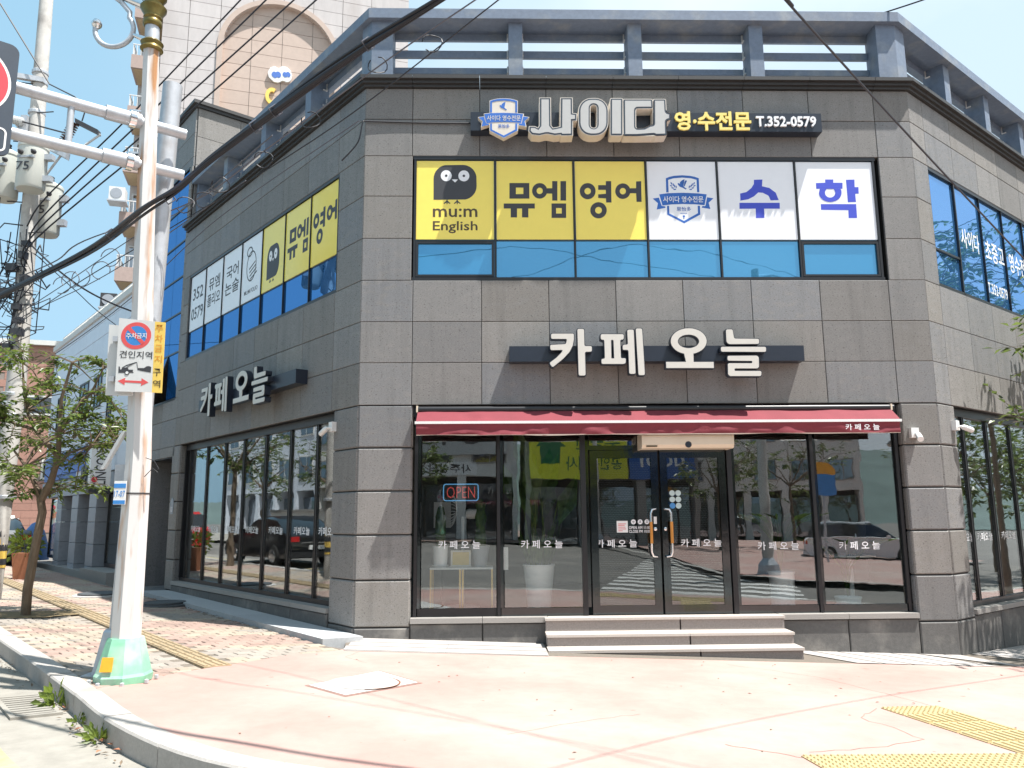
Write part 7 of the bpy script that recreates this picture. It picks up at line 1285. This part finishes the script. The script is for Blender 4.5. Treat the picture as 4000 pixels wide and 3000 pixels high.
pp = thing('terracotta_planter', (-9.45, 8.75, gz(-9.45, 8.75)), 'square terracotta planter with a bushy green plant before the pale building', 'planter'); z = gz(-9.45, 8.75)
mk('pot', MB().hexa([Vector((-9.45+a, 8.75+b, z+c)) for c, q in ((0, .15), (.62, .2)) for a, b in ((-q, -q), (q, -q), (q, q), (-q, q))]), 'terracotta', pp); lm = MB()
for k in range(190): d = Vector((rnd.gauss(0, 1), rnd.gauss(0, 1), rnd.gauss(.5, .7))).normalized(); lm.leaf(Vector((-9.45, 8.75, z+.75))+d*rnd.uniform(.05, .38), d+Vector((0, 0, -.2)), Vector((d.y, -d.x, .4)), .15, .07)
mk('plant_leaves', lm, 'leaf_light', pp)
def car(name, loc, rz, paint, label, group=None, sedan=True):
    """four-wheeled car, nose along +x before turning"""
    c = thing(name, loc, label, 'car', group); c.rotation_euler = (0, 0, rz)
    def part(nm, mb, m, par=None, smooth=False):
        bm = mb.bm; bmesh.ops.recalc_face_normals(bm, faces=bm.faces); me = bpy.data.meshes.new(nm); bm.to_mesh(me); bm.free(); me.materials.append(MT[m])
        if smooth: me.polygons.foreach_set('use_smooth', [True]*len(me.polygons)); me.set_sharp_from_angle(angle=math.radians(35))
        o = bpy.data.objects.new(nm, me); COL.objects.link(o); o.parent = par or c; return o
    lo = [(-2.35, .42), (-2.42, .62), (-2.38, .90), (-2.22, 1.00), (-1.2, 1.03), (.9, .98), (2.0, .84), (2.32, .70), (2.38, .45), (2.25, .26), (-2.2, .26)]
    mb = MB(); rings = []
    for y, sx_, dz in ((-.90, .97, .0), (-.93, .985, 0), (-.86, 1.0, .02), (.86, 1.0, .02), (.93, .985, 0), (.90, .97, 0)): rings.append([mb.bm.verts.new((x*sx_, y if abs(y) != .90 else y*.98, z_+(dz if z_ > .8 else 0))) for x, z_ in lo])
    n = len(lo)
    for a, b in zip(rings, rings[1:]):
        for i in range(n): mb.bm.faces.new((a[i], a[(i+1) % n], b[(i+1) % n], b[i]))
    mb.bm.faces.new(rings[0]); mb.bm.faces.new(rings[-1][::-1]); part('body', mb, paint, smooth=True)
    ro = [(-1.95, 1.015), (-1.25, 1.40), (-.6, 1.46), (.25, 1.43), (1.15, .99)] if sedan else [(-2.25, 1.0), (-2.05, 1.55), (-.8, 1.62), (.3, 1.56), (1.15, .99)]
    mb = MB(); rr = []
    for y, k in ((-.80, 0), (-.60, 1), (.60, 1), (.80, 0)): rr.append([mb.bm.verts.new((x*(1 if k else 1.0), (y if i in (0, 4) or k else y*.92), z_ if k or i in (0, 4) else z_-.06)) for i, (x, z_) in enumerate(ro)])
    for a, b in zip(rr, rr[1:]):
        for i in range(4): mb.bm.faces.new((a[i], a[i+1], b[i+1], b[i]))
    mb.bm.faces.new(rr[0]); mb.bm.faces.new(rr[-1][::-1]); part('cabin_glass', mb, 'carglass', smooth=True)
    part('roof', MB().hexa([Vector(p) for p in ((-1.2, -.62, 1.40), (.28, -.62, 1.42), (.28, .62, 1.42), (-1.2, .62, 1.40), (-1.15, -.58, 1.485), (.2, -.58, 1.47), (.2, .58, 1.47), (-1.15, .58, 1.485))]) if sedan else MB().hexa([Vector(p) for p in ((-2.05, -.62, 1.55), (.3, -.62, 1.56), (.3, .62, 1.56), (-2.05, .62, 1.55), (-2.0, -.58, 1.65), (.2, -.58, 1.63), (.2, .58, 1.63), (-2.0, .58, 1.65))]), paint)
    for y in (-.815, .815):
        part('window_pillar', MB().tube([(-.35, y, 1.0), (-.35, y*.78, 1.44)], .035, 5), paint)
        for x in (-1.42, 1.42):
            w = part('wheel', MB().lathe((x, y-.0 if y > 0 else y, .32), [(.20, -.11), (.32, -.10), (.325, .10), (.20, .11)], 22, Vector((0, 1, 0))), 'tyre')
            part('rim', MB().lathe((x, y+(.112 if y > 0 else -.112), .32), [(.205, -.012), (.20, .012), (.06, .02)], 16, Vector((0, 1 if y > 0 else -1, 0))), 'chrome', w)
        part('tail_light', MB().box(-2.425, -2.25, min(y*.72, y*1.09), max(y*.72, y*1.09), .74, .88), 'taillight'); part('headlight', MB().box(2.12, 2.36, min(y*.7, y*1.08), max(y*.7, y*1.08), .62, .74), 'white'); part('wing_mirror', MB().box(.75, .93, min(y*1.1, y*1.28), max(y*1.1, y*1.28), .96, 1.10), paint)
        for x in (-.9, .15): part('door_handle', MB().box(x, x+.16, min(y*1.12, y*1.17), max(y*1.12, y*1.17), .82, .85), 'chrome')
    part('number_plate', MB().box(-2.445, -2.40, -.26, .26, .52, .64), 'white'); part('rear_bumper', MB().box(-2.46, -2.3, -.86, .86, .30, .46), paint); part('chrome_strip', MB().box(-2.43, -2.39, -.5, .5, .70, .725), 'chrome'); return c
def LPt(s, o, dz=-.15): x, y = LP(s, o); return (x, y, gz(x, y)+dz)
angL = math.atan2(dL.y, dL.x)
car('parked_car', (-14.7, 15.6, gz(-14.7, 15.6)), angL, 'cargrey', 'silver grey car parked far up the left pavement behind the tree', 'parked cars')
car('parked_car', LPt(14.2, 5.0), angL, 'carblack', 'black saloon parked at the left kerb, seen mirrored in the side windows', 'parked cars')
car('parked_car', LPt(26, 5.2), angL, 'carred', 'red car parked beyond the black saloon along the left kerb', 'parked cars', False)
bt = thing('covered_motorbike', (-14.2, 17.5, gz(-14.2, 17.5)), 'light blue covered motorbike by the grey car', 'motorbike'); z = gz(-14.2, 17.5); mk('cover', MB().lathe((-14.2, 17.5, z), [(.5, 0), (.45, .5), (.3, 1.0), (.12, 1.25), (.02, 1.3)], 12), 'bluecar', bt, True); mk('front_wheel', MB().lathe((-14.75, 17.3, z+.3), [(.2, -.05), (.3, -.04), (.3, .04), (.2, .05)], 16, Vector((.25, .97, 0))), 'tyre', bt)
# ------------------------------------------------------------------ apartment block behind
addface('AP', (-17.1, 28, 0), (.961, .276, 0), (.276, -.961, 0))
ap = thing('apartment_block', (-10, 31, 0), 'tall aged apartment block with an arched recess and balconies behind the stone building', 'building')
mk('block_core', MB().fbox('AP', 1.21, 14.6, 0, 44, -12, -.32), 'apt_joint', ap)
AC, AZ, AR = 7.35, 27.4, 3.05
us = [1.2, 2.52, 4.12, 5.8, 7.45, 9.1, 10.75, 12.4, 14.62]
for k in range(34):
    z0 = 12.2+.80*k
    for a_, b_ in zip(us, us[1:]):
        # the arch splits the wall: plain rectangles outside it, clipped pieces at its edge
        pts = [(a_+.012, z0+.012), (b_-.012, z0+.012), (b_-.012, z0+.788), (a_+.012, z0+.788)]
        def ins(u, z): return (abs(u-AC) < AR and z < AZ) or ((u-AC)**2+(z-AZ)**2 < AR*AR)
        cor = [ins(*p) for p in pts]
        if all(cor): m_, o_ = 'apt_pink', -.26
        elif not any(cor) and not (ins((a_+b_)/2, z0+.1)): m_, o_ = 'apt', 0.0
        else:                     # cut by the arch line: fine vertical slices
            n = 14; up = []
            outer = MB(); had = False
            for q in range(n):
                u0, u1 = a_+.012+(b_-a_-.024)*q/n, a_+.012+(b_-a_-.024)*(q+1)/n; um = (u0+u1)/2
                zt_ = AZ + math.sqrt(max(0, AR*AR-(um-AC)**2)) if abs(um-AC) < AR else -1
                lo_ = max(z0+.012, min(z0+.788, zt_))
                if z0+.788-lo_ > .01: outer.fbox('AP', u0, u1, lo_, z0+.788, -.05, 0); had = True
            if had: mk('wall_panel', outer, 'apt', ap)
            else: outer.bm.free()
            mk('recess_panel', MB().fbox('AP', *[pts[0][0], pts[1][0], pts[0][1], pts[2][1]], -.30, -.262), 'apt_pink', ap)
            continue
        mk('wall_panel' if o_ == 0 else 'recess_panel', MB().fbox('AP', pts[0][0], pts[1][0], pts[0][1], pts[2][1], o_-.04, o_), m_, ap)
am = MB(); arc = [(AC+AR*math.cos(t*PI/24), AZ+AR*math.sin(t*PI/24)) for t in range(25)]; arc = [(AC+AR, 12)]+arc+[(AC-AR, 12)]
for (u0, z0), (u1, z1) in zip(arc, arc[1:]):
    def sc2(u, z, k): return (AC+(u-AC)*(1+k/AR), AZ+(z-AZ)*(1+k/AR) if z > AZ else z)
    q = [(u0, z0), (u1, z1), sc2(u1, z1, .28), sc2(u0, z0, .28)]
    am.hexa([FP('AP', u, z, o) for o in (.09, -.3) for u, z in q])
mk('arch_moulding', am, 'apt_pink', ap)
mk('recess_wall', MB().fbox('AP', AC-AR-.05, AC+AR+.05, 12, AZ+AR+.05, -.42, -.31), 'apt_joint', ap) if False else None
mk('wing_wall', MB().fbox('AP', -.12, 1.19, 0, 44, -9, -2.0), 'apt', ap)
for k in range(10):
    z = 10.65+2.95*k
    bs_ = mk('balcony', MB().fbox('AP', -.22, 1.18, z, z+.22, -1.99, -.10).fbox('AP', -.22, -.10, z+.2205, z+.75, -1.99, -.10).fbox('AP', -.099, 1.18, z+.2205, z+.75, -.22, -.10), 'apt_brown', ap)
    mk('balcony_soffit', MB().fbox('AP', -.10, 1.1, z-.03, z-.001, -1.9, -.22), 'apt_soffit', bs_)
    rl = MB(); rl.fbox('AP', -.18, 1.17, z+1.35, z+1.40, -.18, -.13).fbox('AP', -.18, -.13, z+1.35, z+1.40, -1.95, -.181)
    for j in range(7): rl.fbox('AP', -.17+.19*j, -.14+.19*j, z+.751, z+1.349, -.17, -.14)
    for j in range(8): rl.fbox('AP', -.175, -.14, z+.751, z+1.349, -1.9+.22*j, -1.87+.22*j)
    mk('balcony_rail', rl, 'rail_white', bs_)
    wf = mk('window_frame', MB().fbox('AP', 0, 1.1, z+.9, z+2.5, -1.985, -1.95), 'rail_white', ap); mk('window_pane', MB().fbox('AP', .08, .5, z+1.0, z+2.4, -1.949, -1.94).fbox('AP', .58, 1.02, z+1.0, z+2.4, -1.949, -1.94), 'winglass', wf)
for z, lab in ((17.6, 'white air conditioner unit hung outside an apartment balcony'), (12.0, 'dark air conditioner unit on a lower apartment balcony')):
    u = thing('air_conditioner', FP('AP', -.3, z, .4), lab, 'air conditioner'); mk('unit_casing', MB().fbox('AP', -.62, .12, z, z+.7, -.05, .7), 'rail_white' if z > 15 else 'dark', u); mk('unit_grille', MB().lathe(FP('AP', -.28, z+.36, .70), [(.28, 0), (.27, .02)], 14, Vector((.276, -.961, 0))), 'greytile', u); mk('unit_bracket', MB().fbox('AP', -.68, .2, z-.08, z-.005, -.08, .75), 'galv', u)
ls = thing('apartment_sign', FP('AP', 7.4, 25.8, -.2), 'peeling white cloud-shaped emblem with a yellow letter in the apartment arch', 'sign')
def cloud(cx, cz, k): return [(cx+k*(x), cz+k*(y)) for x, y in ((-1.0, .1), (-.8, .55), (-.45, .75), (-.15, .55), (.1, .8), (.5, .85), (.85, .55), (1.0, .1), (.9, -.4), (.55, -.6), (.25, -.45), (-.1, -.75), (-.5, -.7), (-.9, -.35))]
addface('APS', FACE['AP'][0], FACE['AP'][1], FACE['AP'][2]); glyph('cloud_board', 'AP', [fillet(cloud(7.40, 26.25, .66), .2)], -.10, .12, 'white', ls); glyph('cloud_print', 'AP', [fillet(cloud(7.2, 26.2, .26), .08)], -.085, .01, 'panel_blue', ls); glyph('cloud_print', 'AP', [fillet(cloud(7.75, 26.3, .22), .08)], -.085, .01, 'panel_blue', ls)
cq = [(7.02+.36*math.cos(math.radians(a)), 24.9+.5*math.sin(math.radians(a))) for a in range(60, 305, 15)]; cq2 = [(7.02+.17*math.cos(math.radians(a)), 24.9+.28*math.sin(math.radians(a))) for a in range(300, 55, -15)]; glyph('yellow_letter', 'AP', [cq+cq2], -.10, .12, 'signyellow', ls)
# ------------------------------------------------------------------ across the junction: what the shop windows mirror
def zebra(name, o, along, across, n, L, w, gap):
    t = thing(name, (o[0], o[1], gz(*o)-.16), None, None); t['kind'] = 'structure'; A, Bv = Vector(along), Vector(across)
    for k in range(n):
        c = Vector(o) + A*(k*(w+gap)); q = [c, c+Bv*L, c+Bv*L+A*w, c+A*w]; bm = bmesh.new(); bm.faces.new([bm.verts.new((p.x, p.y, gz(p.x, p.y)-.159)) for p in q]); bmesh.ops.subdivide_edges(bm, edges=bm.edges[:], cuts=3, use_grid_fill=True)
        for v in bm.verts: v.co.z = gz(v.co.x, v.co.y)-.157
        mk('crossing_stripe', bm, 'roadpaint', t)
    return t
zebra('crosswalk', (4.2, -7.4), (.28, -.96), (.96, .28), 13, 4.8, .50, .55)
zebra('crosswalk', (-4.5, -20), (-1, .15), (.15, 1), 8, 4.0, .48, .52)
SWP = [(9.2, -11.5), (10.5, -10.4), (14, -9.2), (30, 1), (48, 12), (60, -10), (30, -40), (9.5, -40), (8.6, -14)]
sheet('far_pavement', SWP, 'pink', .0, 2.0); zf = [Vector(p) for p in SWP]; fine2 = resample(smooth([SWP[6], SWP[7], SWP[8], SWP[0], SWP[1], SWP[2], SWP[3]], 5), .5)
band('far_kerb', [tuple(p) for p in fine2], offset([tuple(p) for p in fine2], -.2), 'kerb', .012)
SW2 = [(-30, -29), (6, -29), (6, -60), (-60, -60), (-60, -29)]; sheet('far_pavement', SW2, 'paver_pink', .0, 4.0); band('far_kerb', [(6, -28.8), (-60, -28.8)], [(6, -29.05), (-60, -29.05)], 'kerb', .012)
SW3 = [LP(-4, 9.6), LP(50, 9.6), LP(50, 40), LP(-4, 40)]; sheet('far_pavement', SW3, 'gutter', .0, 3.0); band('far_kerb', [LP(-4, 9.6), LP(50, 9.6)], [LP(-4, 9.85), LP(50, 9.85)], 'kerb', .012)
def shopblock(name, f, w_, h, d, m, lab, floors, bays, base=2.9, dark=True, z0=0.3, gl='winglass', bandm=None):
    b = thing(name, FP(f, w_/2, z0, 0), lab, 'building'); mk('wall', MB().fbox(f, 0, w_, base+z0, h+z0, -d, 0), m, b); mk('parapet', MB().fbox(f, -.1, w_+.1, h+z0+.001, h+z0+.35, -d-.1, .1), 'bldg_grey', b)
    mk('ground_floor', MB().fbox(f, 0, w_, z0-.8, base+z0-.002, -d, -1.2), 'bldg_dark', b)
    for k in range(bays+1): x = w_*k/bays; mk('shop_pier', MB().fbox(f, max(0, x-.25), min(w_, x+.25), z0-.8, base+z0-.002, -1.199, .0), m, b)
    fh = (h-base)/floors
    for i in range(floors):
        for k in range(bays):
            x0, x1 = w_*(k+.18)/bays, w_*(k+.82)/bays; za, zb = base+z0+fh*(i+.25), base+z0+fh*(i+.80)
            wf = mk('window_frame', MB().fbox(f, x0, x1, za, zb, .001, .05), 'bldg_white' if m != 'bldg_white' else 'bldg_grey', b); mk('window_pane', MB().fbox(f, x0+.08, (x0+x1)/2-.03, za+.08, zb-.08, .051, .056).fbox(f, (x0+x1)/2+.03, x1-.08, za+.08, zb-.08, .051, .056), gl, wf)
    for k in range(bays): mk('shop_glass', MB().fbox(f, w_*k/bays+.3, w_*(k+1)/bays-.3, z0-.2, base+z0-.4, -.5, -.48), 'winglass', b)
    return b
addface('O1', (3.2, -31, 0), (-1, .02, 0), (0, 1, 0)); o1 = shopblock('bath_house', 'O1', 12, 9, 9, 'bldg_white', 'off-white bath house across the junction, mirrored in the left front window', 2, 4, 3.4)
s_ = thing('bath_sign', FP('O1', 4, 5.6, .1), 'grey steam-mark sign board across the junction', 'sign'); mk('sign_board', MB().fbox('O1', .5, 8.5, 4.9, 6.9, .02, .25), 'letter_grey', s_); text('steam_mark', '♨', FP('O1', 7.2, 5.9, .26), (1, 0, 0)if False else FACE['O1'][1], ZU, 1.2, 1.2, 'ink', s_); ftext('sign_lettering', '행복탕', 'O1', 3.6, 5.9, .26, 3.6, 1.0, 'ink', s_, .02)
s_ = thing('shop_banner', FP('O1', 4, 4.0, .1), 'white fortune-reading banner under the steam-mark sign', 'sign'); mk('banner_sheet', MB().fbox('O1', 2.2, 6.4, 3.75, 4.5, .02, .05), 'white', s_); ftext('banner_lettering', '사주상담 철학', 'O1', 4.3, 4.12, .055, 3.7, .5, 'ink', s_)
addface('O2', (12.8, -30.5, 0), (-1, .02, 0), (0, 1, 0)); o2 = shopblock('estate_agency', 'O2', 9.2, 7.4, 9, 'bldg_grey', 'grey two-storey shop house across the junction, mirrored beside the bath house', 1, 3, 3.2)
s_ = thing('yellow_sign', FP('O2', 5.6, 5.0, .1), 'lime yellow house-and-lens sign across the junction', 'sign'); mk('sign_board', MB().fbox('O2', 3.8, 9.0, 3.5, 6.4, .02, .22), 'bldg_sign_yellow', s_)
HO = lambda a, b: (8.4-(a)*1.4, 4.3+b*1.6); glyphs('house_mark', 'O2', [[[(0, 0), (.75, 0), (.75, .6), (.95, .6), (.375, 1.05), (-.2, .6), (0, .6)]]], .23, .01, 'bldg_sign_green', s_, HO); ftext('sign_lettering', '공인중개사', 'O2', 5.6, 4.3, .225, 2.9, .7, 'bldg_sign_green', s_); ftext('sign_lettering', '부동산', 'O2', 5.4, 5.5, .225, 2.4, .9, 'bldg_sign_green', s_)
s_ = thing('blue_sign', FP('O2', 2, 5.0, .1), 'deep blue sign with pale lettering beside the yellow one', 'sign'); mk('sign_board', MB().fbox('O2', .2, 3.7, 3.5, 6.2, .02, .2), 'bldg_sign_blue', s_); ftext('sign_lettering', 'dobi', 'O2', 1.9, 4.6, .205, 2.4, 1.0, 'white', s_)
addface('O3', (27, -42, 0), (-.95, -.2, 0), (-.2, .95, 0)); shopblock('office_block', 'O3', 13, 11, 9, 'bldg_white', 'three-storey white office block across the junction, mirrored in the right door', 3, 5)
addface('O4', (35, -26, 0), (-.55, -.83, 0), (-.83, .55, 0)); shopblock('brick_block', 'O4', 9, 12, 8, 'apt_brown', 'dusky red block across the junction, mirrored in the right front window', 3, 4)
addface('O5', (-12, -34, 0), (-1, .1, 0), (.1, 1, 0)); shopblock('tall_block', 'O5', 16, 16, 10, 'apt', 'tall beige block across the road left of the bath house', 5, 6)
addface('O6', LP(30, 14), nL*0+Vector((dL.x, dL.y, 0))*-1, -nL); shopblock('row_house', 'O6', 11, 6.5, 8, 'bldg_white', 'white row house across the left street, mirrored in the side windows', 2, 4)
addface('O7', LP(18, 14.5), -dL, -nL); shopblock('row_shop', 'O7', 12, 5.0, 8, 'bldg_grey', 'low grey row shop across the left street, mirrored in the side windows', 1, 5)
addface('O8', LP(46, 15), -dL, -nL); shopblock('row_house', 'O8', 14, 8.0, 8, 'panel_white', 'pale blue-grey row house at the far end of the left street', 2, 5)
fw_ = thing('street_wall', (*LP(20, 11.5), .2), 'long plain white wall across the left street', 'wall'); addface('SWL', LP(30, 11.5), -dL, -nL); mk('wall_body', MB().fbox('SWL', 0, 22, -.4, 1.9, -.2, 0), 'bldg_white', fw_); mk('wall_coping', MB().fbox('SWL', -.05, 22.05, 1.901, 2.02, -.26, .06), 'bldg_grey', fw_)
addface('SWR', RP(-1, 9.5), dR, -nR); addface('SWR', (*RP(-1, 12.0),), dR, -nR)
for k, (x, y, h, r) in enumerate(((-2, -27.5, 5, 1.9), (12.8, -27, 5.5, 2.3), (17.5, -30, 6.5, 2.8), (22, -24, 5.5, 2.4), (26.5, -16, 5.5, 2.4), (20.8, -8.2, 5.0, 2.2))):
    simple_tree(x, y, h, r, ('slim street tree before the bath house across the junction', 'bushy street tree between the grey shop house and the office block', 'tall street tree before the white office block', 'street tree on the opposite pink corner', 'street tree near the dusky red block', 'low street tree on the opposite pavement of the right-hand street')[k], 'trees across the junction', 20+k, n=34, lsize=.26, nl=28)
for k, s in enumerate((9, 15.5, 22, 29)): x, y = LP(s, 10.6); simple_tree(x, y, 4.6, 1.7, ('first', 'second', 'third', 'fourth')[k] + ' street tree along the white wall across the left street, counting from the junction', 'trees across the left street', 40+k, n=30, lsize=.2, nl=28)
for k, (s, o) in enumerate(((12, 10.5), (18, 10.2), (24, 10.0), (29.5, 10.2), (35, 10.4), (41, 10))): x, y = RP(s, o); simple_tree(x, y, 7.0, 3.1, ('first', 'second', 'third', 'fourth', 'fifth', 'sixth')[k] + ' dark tree across the right-hand street, counting from the junction', 'trees across the right-hand street', 60+k, n=46, lsize=.34, nl=28)
car('parked_car', (17.5, -22, gz(17.5, -22)-.15), .4, 'carwhite', 'white hatchback waiting across the junction', 'parked cars', False); car('parked_car', (28, -12, gz(28, -12)-.15), .9, 'carwhite', 'white saloon further along the right-hand road', 'parked cars')
for x, y, lab in ((9.9, -12.0, 'concrete lamp post standing on the opposite pink corner'), (7.2, -29.5, 'concrete lamp post before the grey shop house')):
    p_ = thing('lamp_post', (x, y, gz(x, y)), lab, 'lamp post'); mk('post_shaft', MB().tube([(x, y, gz(x, y)), (x, y, 9)], [.17, .10], 12), 'concrete', p_, True); mk('post_foot', MB().lathe((x, y, gz(x, y)), [(.34, 0), (.3, .3), (.17, .5)], 10), 'galv', p_); mk('lamp_arm', MB().tube([(x, y, 8.8), (x+.8, y-.5, 9.0), (x+1.6, y-1, 9.0)], .05, 8), 'galv', p_); mk('lamp_head', MB().box(x+1.5, x+2.1, y-1.15, y-.85, 8.92, 9.04), 'white', p_)
bu = thing('bus_stop_sign', (14.6, -19, gz(14.6, -19)), 'round-topped orange and blue bus stop sign across the junction', 'bus stop sign'); z = gz(14.6, -19); mk('sign_post', MB().tube([(14.6, -19, z), (14.6, -19, z+3.2)], .05, 8), 'galv', bu); mk('orange_top', MB().poly([[(.5*math.cos(t*PI/10), 3.3+.5*math.sin(t*PI/10)) for t in range(11)]], lambda u, v, t: Vector((14.6+u, -19+.06+t, z+v)), .12), 'reflector', bu); mk('blue_board', MB().box(14.1, 15.1, -19.06, -18.94, z+2.5, z+3.298), 'signblue', bu)
hm = bmesh.new(); prev = None
for i in range(73):
    a = i/72*2*PI; r1, r2 = 190, 330; x1, y1 = r1*math.cos(a), r1*math.sin(a); x2, y2 = r2*math.cos(a), r2*math.sin(a); back = max(0, -math.sin(a-.35)); h = 8+46*back*(.55+.45*noise.noise((math.cos(a)*3, math.sin(a)*3, 2)))
    cur = [hm.verts.new((x1, y1, -2)), hm.verts.new((x1*1.25, y1*1.25, h*.5)), hm.verts.new((x2, y2, h))]
    if prev: 
        for k in (0, 1): hm.faces.new((prev[k], cur[k], cur[k+1], prev[k+1]))
    prev = cur
tag(mk('hills', hm, 'hill', None, True), kind='structure')
tag(sheet('ground', [(400*math.cos(k*PI/24), 400*math.sin(k*PI/24)) for k in range(48)], 'asphalt', -2.2, 60, zf=lambda x, y: 0.0), kind='structure')
